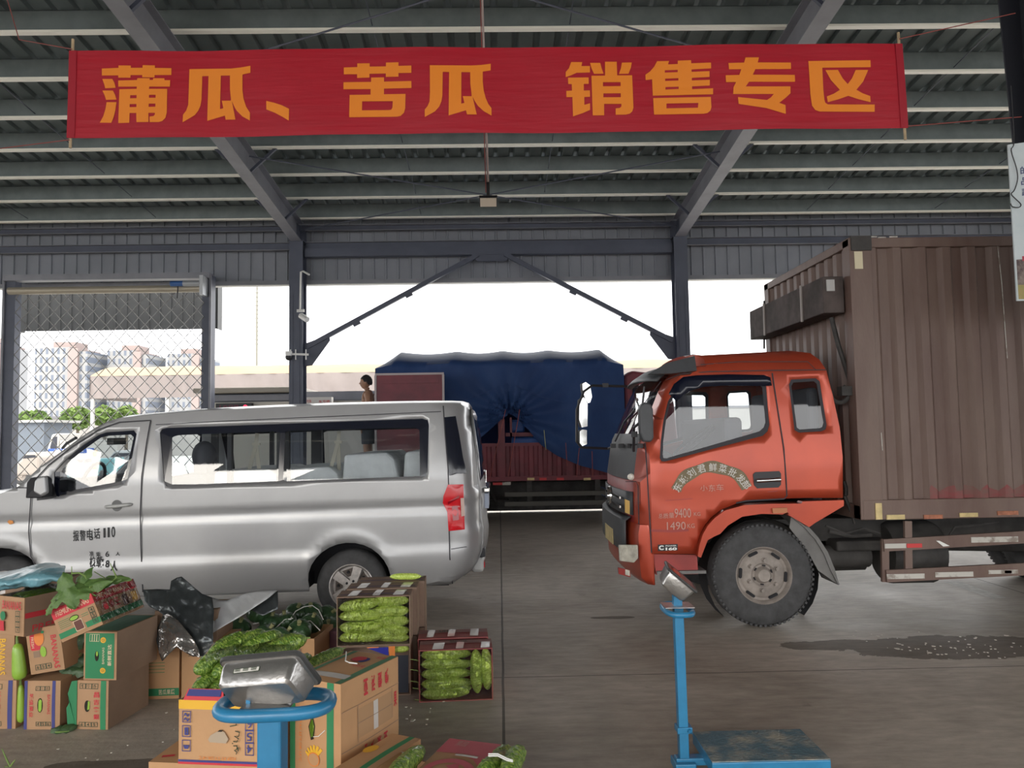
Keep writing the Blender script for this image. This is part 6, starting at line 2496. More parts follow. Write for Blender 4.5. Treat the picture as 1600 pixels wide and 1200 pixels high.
class Carton:
    """board box; local axes: x across the front, y into depth, z up; origin at the front lower left corner"""

    def __init__(self, name, label, origin, yaw, w, d, h, board=KRAFT, roll=0.0, open_top=False, open_front=False, group=None, pitch=0.0, wall=0.006):
        self.w, self.d, self.h = w, d, h
        self.M = Matrix.Translation(Vector(origin)) @ Matrix.Rotation(math.radians(yaw), 4, 'Z') @ Matrix.Rotation(math.radians(roll), 4, 'Y') @ Matrix.Rotation(math.radians(pitch), 4, 'X')
        c = self.M @ Vector((w / 2, d / 2, 0))
        self.t = thing(name, label, 'carton', c, group)
        self.mb = MB()
        self.board = board
        M = self.M
        t = wall
        if open_top or open_front:
            B = lambda a, b, m=board: self.mb.box(a, b, m, M)
            B((0, 0 if not open_front else 0, 0), (w, d, t))
            if not open_top:
                B((0, 0, h - t), (w, d, h))
            B((0, 0, t), (t, d, h - (0 if open_top else t)))
            B((w - t, 0, t), (w, d, h - (0 if open_top else t)))
            B((t, d - t, t), (w - t, d, h - (0 if open_top else t)))
            if not open_front:
                B((t, 0, t), (w - t, t, h))
        else:
            # slightly bulged sides
            n = 6
            for f in ('front', 'right', 'left', 'back', 'top', 'bottom'):
                self.mb.grid(lambda u, v, f=f: self.pt(f, u, v, 0.0), n, n, board)

    def pt(self, f, u, v, lift=0.0):
        w, d, h = self.w, self.d, self.h
        bul = 0.006 * math.sin(PI * min(1, max(0, u))) * math.sin(PI * min(1, max(0, v))) * (0.0 if f in ('bottom',) else 1.0)
        o = bul + lift
        if f == 'front':
            p = Vector((u * w, -o, v * h))
        elif f == 'back':
            p = Vector(((1 - u) * w, d + o, v * h))
        elif f == 'right':
            p = Vector((w + o, u * d, v * h))
        elif f == 'left':
            p = Vector((-o, (1 - u) * d, v * h))
        elif f == 'top':
            p = Vector((u * w, v * d, h + o))
        else:
            p = Vector((u * w, (1 - v) * d, -o))
        return self.M @ p

    def rect(self, f, u0, v0, u1, v1, m, lift=0.0015):
        self.mb.grid(lambda a, b: self.pt(f, u0 + (u1 - u0) * a, v0 + (v1 - v0) * b, lift), 4, 4, m)
        return self

    def poly(self, f, pts, m, lift=0.002):
        self.mb.panel(pts, [], None, lambda u, v: self.pt(f, u, v, lift), m)
        return self

    def frame(self, f, u0, v0, u1, v1, m, t=0.006, lift=0.002):
        W = {'front': self.w, 'top': self.w, 'right': self.d, 'left': self.d}.get(f, self.w)
        H = {'top': self.d}.get(f, self.h)
        a, b = t / W, t / H
        for r in ((u0, v0, u1, v0 + b), (u0, v1 - b, u1, v1), (u0, v0, u0 + a, v1), (u1 - a, v0, u1, v1)):
            self.rect(f, *r, m, lift)
        return self

    def text(self, f, s, u0, v0, u1, v1, m, rot=0, bold=0.012, lift=0.003, flip=False):
        vs, fs = text_mesh(s, bold)
        x0, x1 = min(p.x for p in vs), max(p.x for p in vs)
        y0, y1 = min(p.y for p in vs), max(p.y for p in vs)
        out = []
        for p in vs:
            a, b = (p.x - x0) / max(1e-6, x1 - x0), (p.y - y0) / max(1e-6, y1 - y0)
            if rot == 90:
                a, b = 1 - b, a
            elif rot == 180:
                a, b = 1 - a, 1 - b
            elif rot == 270:
                a, b = b, 1 - a
            out.append(self.pt(f, u0 + (u1 - u0) * a, v0 + (v1 - v0) * b, lift))
        self.mb.add(out, fs, m)
        return self

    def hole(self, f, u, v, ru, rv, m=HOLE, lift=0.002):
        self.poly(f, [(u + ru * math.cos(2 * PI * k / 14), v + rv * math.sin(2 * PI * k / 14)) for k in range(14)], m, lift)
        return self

    def done(self, name='box', bevel=0.0):
        self.o = self.mb.build(name, self.t, bevel=bevel)
        return self

    def part(self, name, fn, **kw):
        mb = MB()
        fn(mb)
        return mb.build(name, self.t, **kw)


BW, BD, BH = 0.212, 0.40, 0.272
zt2, zt3 = BH + 0.001, 2 * BH + 0.002
YL = 4.56
# ---- left group, bottom row
c = Carton('banana_carton', 'blue striped kraft carton at the left edge, lowest of its stack', (G(25, 1138).x - BW, YL + 0.02, 0), -2, BW, BD, BH)
c.rect('front', 0.78, 0, 0.90, 1, CBLUE)
c.text('front', '城信果业', 0.42, 0.28, 0.60, 0.78, CRED, 270).frame('front', 0.1, 0.82, 0.62, 0.93, CDARK, 0.003).frame('front', 0.1, 0.06, 0.62, 0.16, CDARK, 0.003).hole('front', 0.3, 0.5, 0.05, 0.12)
c.done()
c = Carton('banana_carton', 'kraft carton with two blue stripes, bottom middle of the left group', (G(38, 1139).x, YL, 0), -4, BW, BD, BH)
c.rect('front', 0.0, 0, 0.085, 1, CBLUE).rect('front', 0.78, 0, 0.87, 1, CBLUE)
c.text('front', '城信果业', 0.15, 0.25, 0.27, 0.74, CRED, 270).text('front', 'BANANAS', 0.66, 0.32, 0.74, 0.72, CRED, 270, 0.0)
for k in range(3):
    c.frame('front', 0.32 + k * 0.13, 0.80, 0.45 + k * 0.13, 0.89, CDARK, 0.003).frame('front', 0.34 + k * 0.14, 0.07, 0.48 + k * 0.14, 0.16, CDARK, 0.003)
    c.text('front', '↑☂♁'[k], 0.36 + k * 0.13, 0.82, 0.41 + k * 0.13, 0.87, CDARK).text('front', '456'[k], 0.38 + k * 0.14, 0.085, 0.43 + k * 0.14, 0.145, CDARK)
c.hole('front', 0.46, 0.5, 0.075, 0.15)
c.poly('front', [(0.42, 0.40), (0.47, 0.36), (0.51, 0.42), (0.51, 0.6), (0.46, 0.63), (0.42, 0.58)], GOURD, 0.003)
c.done()
pR = G(169, 1140)
c = Carton('banana_carton', 'kraft carton with green edges, lowest of the right stack in the left group', (pR.x - 0.19, pR.y + 0.022, 0), -7, 0.19, BD, BH)
c.rect('front', 0.76, 0, 0.93, 1, CGREEN)
c.text('front', '昌吉客銀', 0.57, 0.24, 0.73, 0.80, CRED, 0, 0.02) if False else None
for k, ch in enumerate('昌吉客銀'):
    c.text('front', ch, 0.56, 0.66 - k * 0.15, 0.73, 0.77 - k * 0.15, CRED, 0, 0.02)
for k in range(3):
    c.frame('front', 0.08 + k * 0.20, 0.83, 0.28 + k * 0.20, 0.94, CDARK, 0.003).text('front', '↑☂✋'[k], 0.13 + k * 0.2, 0.85, 0.23 + k * 0.2, 0.92, CDARK)
    c.frame('front', 0.08 + k * 0.20, 0.05, 0.28 + k * 0.20, 0.15, CDARK, 0.003).text('front', '645'[k], 0.14 + k * 0.2, 0.07, 0.21 + k * 0.2, 0.13, CDARK)
c.hole('front', 0.35, 0.48, 0.09, 0.12)
c.poly('front', [(0.36, 0.40), (0.43, 0.42), (0.44, 0.58), (0.38, 0.58)], GOURD, 0.003)
c.text('right', '↑', 0.5, 0.4, 0.56, 0.6, KRAFTD)
c.rect('right', 0, 0.0, 1, 1, KRAFTD, 0.001)  # shade on the right side put into darker board
c.done()


def flap_green(mb, c=c):
    a = [c.M @ Vector(p) for p in ((0, 0, 0.0), (-0.045, -0.012, 0.01), (-0.055, -0.01, 0.12), (-0.038, -0.015, 0.15), (-0.05, -0.01, 0.2), (-0.03, -0.005, 0.268), (0, 0, BH))]
    mb.add(a, [(0, 1, 2), (0, 2, 3), (0, 3, 4), (0, 4, 5), (0, 5, 6)], CGREEN)


c.part('flap', flap_green, solid=0.004)
# ---- middle row
x0 = G(23, 1062, BH).x
c = Carton('banana_carton', 'kraft carton with yellow side lettering at the left edge, middle of its stack', (x0 - BW, YL + 0.02, zt2), -2, BW, BD, BH - 0.01)
c.text('front', 'BANANAS', 0.60, 0.12, 0.78, 0.9, CYEL, 270, 0.02).hole('front', 0.05, 0.85, 0.12, 0.12, CRED).text('front', '4', 0.05, 0.1, 0.12, 0.2, CDARK)
c.done()
p = G(46, 1065, zt2)
c = Carton('banana_carton', 'leaning kraft carton with red sideways lettering, middle of the left group', (p.x + 0.002, YL - 0.01, zt2 + 0.034), -3, 0.2, 0.36, 0.255, roll=-9)
c.text('front', 'BANANAS', 0.72, 0.06, 0.88, 0.80, CRED, 270, 0.015)
c.poly('front', rounded(0.10, 0.52, 0.40, 0.88, 0.05), CRED).hole('front', 0.38, 0.78, 0.15, 0.17, CORG, 0.003).text('front', 'FRESH', 0.14, 0.58, 0.22, 0.82, CCREAM, 270, 0.0)
c.hole('front', 0.47, 0.47, 0.09, 0.12, GOURD, 0.004).hole('front', 0.50, 0.90, 0.05, 0.03, CGREEN, 0.004)
c.rect('front', 0.16, 0.36, 0.36, 0.50, KRAFTD)
for k in range(3):
    c.frame('front', 0.16 + k * 0.16, 0.08, 0.32 + k * 0.16, 0.2, CDARK, 0.003).text('front', '654'[k], 0.21 + k * 0.16, 0.105, 0.27 + k * 0.16, 0.175, CDARK)
c.done()
p = G(182, 1063, zt2)
c = Carton('banana_carton', 'kraft carton with a solid green printed front, right stack of the left group', (p.x - 0.20, pR.y + 0.027, zt2), -7, 0.20, 0.41, BH)
c.rect('front', 0.05, 0.03, 0.93, 0.97, CGREEN)
c.text('front', '新鲜直达', 0.74, 0.30, 0.86, 0.74, CCREAM, 90, 0.015).text('front', 'BANANAS', 0.58, 0.34, 0.65, 0.68, CCREAM, 90, 0.0)
for v in (0.83, 0.20):
    c.hole('front', 0.60, v, 0.085, 0.06, CYEL, 0.003)
    c.text('front', '☺', 0.55, v - 0.03, 0.65, v + 0.03, CDARK, 90, 0.01, 0.004)
for k in range(4):
    c.frame('front', 0.18 + k * 0.07, 0.80, 0.27 + k * 0.07, 0.95, CCREAM, 0.002, 0.003)
c.hole('front', 0.42, 0.5, 0.06, 0.105, HOLE, 0.003).hole('front', 0.43, 0.55, 0.03, 0.05, GOURD, 0.004)
c.rect('right', 0, 0, 1, 1, KRAFTD, 0.001)  # right side painted darker to stand for its shade
c.rect('top', 0.03, 0.05, 0.97, 0.95, mat('carton_dark_green_top', (0.03, 0.13, 0.07), 0.6, c2=(0.30, 0.12, 0.03), vscale=6, lo=0.6, hi=0.75))
c.done()
gR2 = c
# ---- top row
p = G(37, 995, zt3)
c = Carton('banana_carton', 'open kraft carton of wrapped gourds with red lettering, top left of the left group', (0, 0, 0), 0, 0.24, 0.36, 0.215, open_top=True)
col_objs = None
c.M = Matrix.Translation((p.x, p.y, zt3)) @ Matrix.Rotation(math.radians(-24), 4, 'Z') @ Matrix.Translation((-0.24, 0, 0))
c.mb = MB()
M = c.M
w, d, h, t = 0.24, 0.36, 0.215, 0.006
for a, b in (((0, 0, 0), (w, d, t)), ((0, 0, t), (t, d, h)), ((w - t, 0, t), (w, d, h)), ((t, d - t, t), (w - t, d, h)), ((t, 0, t), (w - t, t, h))):
    c.mb.box(a, b, KRAFT, M)
c.t.location = M @ Vector((w / 2, d / 2, 0))
c.text('front', 'BANANAS', 0.28, 0.68, 0.93, 0.90, CRED, 0, 0.012, 0.008)
for k in range(4):
    c.frame('front', 0.76, 0.10 + k * 0.14, 0.9, 0.24 + k * 0.14, CDARK, 0.003, 0.008).text('front', '↑☂♁✋'[k], 0.80, 0.13 + k * 0.14, 0.86, 0.21 + k * 0.14, CDARK, 0, 0.0, 0.008)
c.hole('front', 0.32, 0.5, 0.10, 0.12, CGREEN, 0.008).rect('front', 0.1, 0.10, 0.36, 0.36, CRED, 0.008)
c.rect('right', 0.0, 0.46, 1.0, 0.60, CRED, 0.008).text('right', 'PREMIUM', 0.12, 0.08, 0.9, 0.26, CRED, 0, 0.012, 0.008).text('right', '优', 0.44, 0.66, 0.54, 0.82, CRED, 0, 0.01, 0.008)
c.rect('right', 0.0, 0.0, 1.0, 0.46, KRAFTD, 0.007).rect('right', 0.0, 0.60, 1.0, 1.0, KRAFTD, 0.007)  # darker board stands in for shade on the right wall
c.done()


def wrap_t1(mb, c=c):
    def f(u, v):
        q = c.M @ Vector((0.0 + 0.24 * u, 0.36 * v, 0.205 + 0.045 * math.sin(PI * u) * math.sin(PI * v)))
        return q + Vector((0, 0, 0.012 * noise.noise(q * 22)))
    mb.grid(f, 16, 20, WRAP)


c.part('plastic_wrap', wrap_t1, smooth=True)
cT1 = c
# the tilted carton
TL, TR, BLq, TRf = P(78.5, 955.6, 4.22), P(142, 927, 4.20), P(97.5, 1004, 4.22), P(216, 899, 4.50)
ex = (TR - TL).normalized()
w_t = (TR - TL).length
ey = (TRf - TR)
ey = (ey - ex * ey.dot(ex)).normalized()
ez = ex.cross(ey).normalized()
h_t = (TL - BLq).length
c = Carton('banana_carton', 'tilted carton with red and green bands and leafy vines on top of the left group', (0, 0, 0), 0, w_t, 0.40, h_t)
c.M = Matrix(((ex.x, ey.x, ez.x, 0), (ex.y, ey.y, ez.y, 0), (ex.z, ey.z, ez.z, 0), (0, 0, 0, 1)))
c.M = Matrix.Translation(TL - ez * h_t) @ c.M
c.mb = MB()
for f in ('front', 'right', 'left', 'back', 'top', 'bottom'):
    c.mb.grid(lambda u, v, f=f: c.pt(f, u, v, 0.0), 6, 6, KRAFT)
c.t.location = c.M @ Vector((w_t / 2, 0.2, 0))
for f in ('front', 'right'):
    c.rect(f, 0, 0.70, 1, 1, CRED)
c.text('front', 'PREMIUM BANANAS', 0.10, 0.77, 0.90, 0.93, CCREAM, 0, 0.0)
c.text('right', 'PREMIUM BANANAS', 0.08, 0.77, 0.82, 0.92, CCREAM, 0, 0.0)
c.rect('front', 0.0, 0.10, 0.42, 0.27, CGREEN).rect('front', 0.66, 0.10, 1.0, 0.27, CGREEN).rect('right', 0.0, 0.08, 1.0, 0.27, CGREEN)
c.hole('front', 0.47, 0.53, 0.115, 0.085, HOLE).hole('front', 0.47, 0.53, 0.10, 0.06, GOURD, 0.003)
c.poly('front', rounded(0.42, 0.13, 0.61, 0.43, 0.06), mat('carton_brown_badge', (0.13, 0.045, 0.035), 0.6), 0.0025)
c.frame('front', 0.41, 0.12, 0.62, 0.44, CCREAM, 0.003, 0.003)
for k in range(5):
    c.rect('front', 0.08, 0.37 + k * 0.055, 0.36, 0.385 + k * 0.055, CGREEN)
for k in range(2):
    c.rect('front', 0.64, 0.46 + k * 0.06, 0.80, 0.475 + k * 0.06, CGREEN)
for k in range(3):
    c.frame('front', 0.83, 0.14 + k * 0.165, 0.95, 0.30 + k * 0.165, CDARK, 0.003, 0.003).text('front', '654'[k], 0.865, 0.165 + k * 0.165, 0.915, 0.275 + k * 0.165, CDARK)
for k, ch in enumerate('香蕉王'):
    c.text('right', ch, 0.12 + 0.13 * k, 0.38, 0.23 + 0.13 * k, 0.62, CRED, 0, 0.03)
c.poly('right', rounded(0.56, 0.30, 0.70, 0.64, 0.05), MATS['carton_brown_badge'])
for k in range(4):
    c.poly('right', [(0.80 + k * 0.03, 0.28), (0.83 + k * 0.035, 0.40), (0.83 + k * 0.035, 0.62), (0.80 + k * 0.03, 0.62)], CYEL)
c.done()


def wrap_t2(mb, c=c):
    def f(u, v):
        q = c.pt('right', u, v, 0.004)
        return q + ex * 0.006 * noise.noise(q * 30)
    mb.grid(f, 18, 14, WRAP)


c.part('plastic_wrap', wrap_t2, smooth=True)
cT2 = c


# ---- bottle gourds
def gourd_mesh(L, R):
    mb = MB()
    prof = []
    for k in range(19):
        t = k / 18
        r = R * (0.62 + 0.38 * (1 - t) ** 0.8) * math.sqrt(max(0, 1 - (2 * max(0, 0.0 + t - 0.5)) ** 6)) if t > 0.5 else R * math.sqrt(max(0, 1 - ((0.22 - min(t, 0.22)) / 0.22) ** 2)) * (0.62 + 0.38 * (1 - t) ** 0.8)
        prof.append((L * t, r))
    mb.lathe(prof, (0, 0, 0), (0, 0, 1), GOURD, 20)
    return mb


def gourd(label, base, tip, R, group='bottle gourds in the left group'):
    base, tip = Vector(base), Vector(tip)
    L = (tip - base).length
    mb = gourd_mesh(L, R)
    q = (tip - base).to_track_quat('Z', 'Y').to_matrix().to_4x4()
    T = Matrix.Translation(base) @ q
    mb.v = [T @ v for v in mb.v]
    o = mb.build('bottle_gourd', None, smooth=True, angle=80)
    tag(o, label, 'gourd', group)
    m2 = MB()
    m2.tube([tip - (tip - base).normalized() * 0.01, tip + (tip - base).normalized() * 0.03, tip + (tip - base).normalized() * 0.045 + Vector((0.012, 0, 0))], [0.009, 0.006, 0.007], GSTEM, 7)
    m2.build('stem', o)
    return o


gourd('pale green bottle gourd standing between the yellow lettered and red lettered cartons', P(31.5, 1063, 4.55), P(27, 1004, 4.55), 0.041)
gourd('pale green gourd squeezed between the two blue striped bottom cartons', P(33, 1130, 4.60) + Vector((0, 0, 0.0)), P(32, 1068, 4.60), 0.026)
gourd('pale green gourd behind the leaning carton, under the tilted one', P(93, 1030, 4.62), P(86, 985, 4.62), 0.035)
for i, (u, v, s) in enumerate(((0.30, 0.3, 0), (0.68, 0.45, 1))):
    a = cT1.M @ Vector((0.24 * u - 0.02, 0.05, 0.178))
    b = cT1.M @ Vector((0.24 * u + 0.02, 0.31, 0.186))
    gourd(('left', 'right')[s] + ' one of two gourds under film in the open top left carton', a, b, 0.042)


# ---- leafy vines
def leaf_blade(mb, base, d, up, L, W, m, curl=0.25, seed=0):
    """lobed heart-shaped blade"""
    d, up = Vector(d).normalized(), Vector(up).normalized()
    s = d.cross(up).normalized()
    up = s.cross(d).normalized()
    rows = 9
    vs, fs = [], []
    for i in range(rows + 1):
        t = i / rows
        wd = W * (math.sin(PI * min(1, t * 0.92 + 0.08)) ** 0.75) * (1 - 0.25 * t) * (1 + 0.16 * math.cos(t * 14 + seed))
        for k in range(-3, 4):
            q = k / 3
            p = base + d * (L * (t - 0.12 * (1 - t) * abs(q))) + s * (wd * q)
            p += up * (-curl * L * t * t + 0.06 * L * (1 - abs(q)) - 0.18 * wd * q * q + 0.05 * L * math.sin(7 * t + 4 * q + seed))
            vs.append(p)
    for i in range(rows):
        for k in range(6):
            fs.append((i * 7 + k, i * 7 + k + 1, (i + 1) * 7 + k + 1, (i + 1) * 7 + k))
    mb.add(vs, fs, m)


def vine(name, label, stems, leaves, m, seed=1):
    t = thing(name, label, 'vine', stems[0][0])
    rng = random.Random(seed)
    for st in stems:
        mb = MB()
        mb.tube(st, [0.0045] * (len(st) - 1) + [0.002], GSTEM, 6)
        mb.build('stem', t)
    for (b, d, L, W) in leaves:
        mb = MB()
        up = Vector((rng.uniform(-0.4, 0.4), -0.75, 0.75))
        leaf_blade(mb, Vector(b), Vector(d), up, L, W, m, rng.uniform(0.1, 0.4), rng.uniform(0, 6))
        mb.build('leaf', t, smooth=True, angle=70)
    return t


D4 = 4.22
vine('gourd_vine', 'leafy green gourd vine draped over the tilted carton and its neighbour',
     [[P(95, 985, D4), P(100, 950, D4), P(112, 930, D4), P(112, 885, D4 + 0.05)], [P(104, 950, D4), P(125, 930, D4), P(150, 915, D4 + 0.1), P(172, 908, D4 + 0.15), P(147, 893, D4 + 0.1)],
      [P(113, 896, D4), P(124, 895, D4), P(133, 900, D4), P(135, 905, D4)], [P(140, 918, D4), P(160, 906, D4 + 0.1), P(176, 908, D4 + 0.1), P(182, 902, D4 + 0.1), P(172, 880, D4 + 0.1)],
      [P(72, 955, D4), P(90, 940, D4), P(101, 926, D4)]],
     [(P(103, 926, D4), (-0.25, 0, 0.9), 0.11, 0.055), (P(108, 920, D4 - 0.03), (0.35, -0.3, -0.65), 0.11, 0.055), (P(100, 925, D4), (-0.8, -0.2, -0.35), 0.08, 0.035),
      (P(112, 922, D4), (0.8, 0.1, 0.2), 0.15, 0.055), (P(130, 917, D4 + 0.03), (0.9, 0, 0.25), 0.15, 0.05), (P(98, 935, D4 - 0.03), (-0.8, -0.2, -0.45), 0.09, 0.03),
      (P(86, 940, D4 - 0.03), (-0.7, -0.1, -0.6), 0.07, 0.025), (P(122, 910, D4 + 0.05), (0.3, 0.2, 0.6), 0.10, 0.05), (P(150, 912, D4 + 0.1), (0.8, 0.1, 0.15), 0.13, 0.04),
      (P(168, 905, D4 + 0.15), (0.8, 0, 0.1), 0.12, 0.035), (P(112, 926, D4 - 0.02), (0.8, -0.1, 0.05), 0.12, 0.04), (P(80, 950, D4 - 0.04), (-0.6, -0.1, -0.7), 0.05, 0.02)], LEAF, 3)
D5 = 4.68
vine('gourd_vine', 'dark leafy vine stuffed in the gap beside the green fronted carton',
     [[P(98, 1045, D5), P(108, 1015, D5), P(125, 1000, D5)], [P(97, 1018, D5), P(112, 1010, D5), P(130, 1012, D5)], [P(102, 1040, D5), P(118, 1030, D5), P(128, 1020, D5)]],
     [(P(98, 1025, D5), (0.6, -0.1, 0.7), 0.13, 0.06), (P(110, 1015, D5), (0.5, -0.1, 0.6), 0.12, 0.05), (P(100, 1048, D5), (0.8, -0.1, 0.2), 0.13, 0.05), (P(105, 1035, D5), (0.3, -0.2, -0.8), 0.10, 0.05),
      (P(118, 1040, D5), (0.6, -0.2, -0.3), 0.10, 0.05), (P(100, 1005, D5), (0.5, 0, 0.8), 0.09, 0.04), (P(112, 1030, D5), (0.9, -0.1, 0.1), 0.12, 0.05)], LEAF2, 5)
lf = G(92, 1143)
vine('wilted_leaf', 'dark wilted leaf lying on the floor by the bottom cartons', [[lf + Vector((-0.03, -0.02, 0.006)), lf + Vector((0.03, -0.04, 0.012)), lf + Vector((0.07, -0.02, 0.008))]],
     [(lf + Vector((-0.02, -0.03, 0.02)), (0.9, 0.2, 0.1), 0.10, 0.03), (lf + Vector((0.03, -0.03, 0.02)), (0.7, 0.5, 0.1), 0.08, 0.03)], LEAF2, 8)
sp = G(8, 1198)
vine('green_shoot', 'pale green shoot poking up in the lower left corner', [[Vector((sp.x, sp.y, 0.0)), P(16, 1198, sp.y), P(10, 1186, sp.y), P(3, 1170, sp.y)], [P(16, 1198, sp.y), P(20, 1192, sp.y), P(24, 1187, sp.y)]], [], LEAF, 9)

# ---- blue plastic bag
BAG = mat('blue_film_bag', (0.17, 0.37, 0.44), 0.3, vary=0.15, vscale=5, bump=0.9, bscale=13, coat=0.2)
DB = 4.55
mb = MB()


def bagf(u, v):
    px = -60 + 162 * u
    top = 886 + 9 * math.sin(u * 5.0) + 22 * max(0, u - 0.72) ** 1.0
    bot = 934 - 26 * u
    q = P(px, bot + (top - bot) * math.sin(v * PI / 2), DB + 0.50 * (1 - math.cos(v * PI / 2)) - 0.12 * math.sin(PI * v) * math.sin(PI * u))
    n = 0.025 * noise.noise(Vector((q.x * 11, q.z * 16, 1.0))) + 0.012 * noise.noise(Vector((q.x * 34, q.z * 40, 5.0)))
    return q + Vector((0, n, 0.4 * n))


mb.grid(bagf, 56, 24, BAG)
tag(mb.build('plastic_bag', None, smooth=True, angle=75, solid=0.002), 'crumpled pale blue plastic bag lying over the top left cartons', 'bag')

# ---- cartons behind that carry the bag
for k, lab in enumerate(('lowest kraft carton of the stack behind the left group', 'middle kraft carton of the stack behind the left group', 'top kraft carton of the stack behind, under the blue bag')):
    c = Carton('kraft_carton', lab, (-3.14, 4.985, k * 0.252), 0, 0.34, 0.34, 0.25, KRAFTD)
    c.done()
# ---- back cartons under the foil sheet
c = Carton('kraft_carton', 'kraft carton with a green foot band behind the left group', (-2.31, 5.02, 0), 2, 0.25, 0.38, 0.33, KRAFTO)
c.rect('front', 0.0, 0.06, 1.0, 0.20, CGREEN).text('front', '苦瓜果蔬', 0.50, 0.08, 0.9, 0.18, CCREAM, 0, 0.01)
for k in range(4):
    c.rect('front', 0.25, 0.5 + k * 0.06, 0.65, 0.51 + k * 0.06, CGREEN)
c.done()
c = Carton('kraft_carton', 'kraft carton with black brush lettering hanging under the foil sheet', (-2.045, 5.03, 0), 2, 0.26, 0.38, 0.33, KRAFTO)
c.text('front', '大吉果', 0.12, 0.84, 0.42, 0.96, CDARK, 0, 0.02)
for k in range(3):
    c.text('front', '△', 0.16 + k * 0.1, 0.79, 0.22 + k * 0.1, 0.83, CDARK)
c.done()
c = Carton('kraft_carton', 'dull carton hidden under the black foil sheet, upper layer', (-2.25, 5.10, 0.332), 2, 0.40, 0.32, 0.20, KRAFTD)
c.done()

# ---- foil sheet
FOILB = mat('black_silver_foil', (0.075, 0.085, 0.09), 0.3, 0.55, vary=0.2, vscale=7, bump=0.6, bscale=9)
FOILW = mat('silver_foil_back', (0.50, 0.51, 0.52), 0.4, 0.25, vary=0.08, vscale=4, bump=0.35, bscale=6)
foil = thing('foil_sheet', 'crumpled black and silver foil sheet draped over the squash cartons', 'sheet', P(300, 1000, 4.95))


def foilpt(base, sl, seed):
    def f(u, v):
        px, py = u, -v
        dd = base + sl * (1000 - py) / 100.0
        q = P(px, py, dd)
        n = 0.035 * noise.noise(Vector((px / 22.0, py / 30.0, seed))) + 0.016 * noise.noise(Vector((px / 9.0, py / 10.0, seed + 4)))
        return q + Vector((0, n, 0))
    return f


dark_out = [(223, 921.5), (245, 921), (265, 921), (266.5, 908), (275, 903), (284.5, 900.5), (300, 913), (316, 927.5), (332, 933.5), (334, 956), (333, 980), (332, 1005.5), (325, 1016), (317.5, 1026), (301, 1026.5), (287, 1017),
            (277, 1010), (264, 1022), (251.5, 1034), (247, 1022), (245.5, 1000), (245.5, 983), (250, 970), (254.5, 960.5), (245, 954), (235, 948.5), (226, 939.5)]
mb = MB()
mb.panel([(x, -y) for x, y in dark_out], [], 4.0, foilpt(4.93, 0.22, 2.0), FOILB)
mb.build('dark_fold', foil, smooth=True, angle=50, solid=0.002)
mb = MB()
mb.panel([(x, -y) for x, y in [(331, 933), (343, 937.5), (355, 938), (370, 932), (385, 926.7), (407, 923), (434, 922.5), (417, 936), (400, 947), (385, 957), (370, 966.5), (350, 978), (332, 989)]], [], 5.0, foilpt(5.0, 0.35, 9.0), FOILW)
mb.build('pale_fold', foil, smooth=True, angle=50, solid=0.002)
mb = MB()
mb.panel([(x, -y) for x, y in [(434, 922), (435.5, 940), (435, 951), (428, 955), (420, 958), (411, 962), (400, 958), (393, 953), (410, 941)]], [], 5.0, foilpt(5.08, 0.32, 12.0), FOILB)
mb.build('hanging_corner', foil, smooth=True, angle=50, solid=0.002)
mb = MB()
mb.panel([(x, -y) for x, y in [(254, 962), (262, 958), (275, 968), (290, 985), (300, 998), (312, 1015), (314, 1026), (300, 1026), (287, 1016), (277, 1009), (262, 1024), (252, 1034), (247, 1020), (248, 985)]], [], 4.0, foilpt(4.885, 0.2, 21.0),
         mat('bright_foil', (0.42, 0.41, 0.40), 0.2, 0.85, vary=0.3, vscale=8, bump=1.0, bscale=20))
mb.build('silver_fold', foil, smooth=True, angle=40, solid=0.002)

# ---- squash
SQ = mat('dark_squash_skin', (0.022, 0.060, 0.026), 0.34, c2=(0.055, 0.12, 0.045), vscale=10, coat=0.15)
SQST = mat('squash_stem', (0.30, 0.30, 0.14), 0.7)


def squash_mesh():
    mb = MB()
    vs, fs = [], []
    n, m_ = 40, 14
    for j in range(m_ + 1):
        th = PI * j / m_
        for i in range(n):
            ph = 2 * PI * i / n
            rib = 1 - 0.07 * abs(math.sin(5 * ph)) ** 0.5 * 0 - 0.12 * (0.5 + 0.5 * math.cos(10 * ph)) ** 4
            r = rib * (math.sin(th) ** 0.85 if 0 < j < m_ else 0)
            vs.append(Vector((r * math.cos(ph), r * math.sin(ph), 0.78 * math.cos(th) - 0.10 * math.exp(-(th / 0.35) ** 2))))
    for j in range(m_):
        for i in range(n):
            l = (i + 1) % n
            fs.append((j * n + i, (j + 1) * n + i, (j + 1) * n + l, j * n + l))
    mb.add(vs, fs, SQ)
    return mb


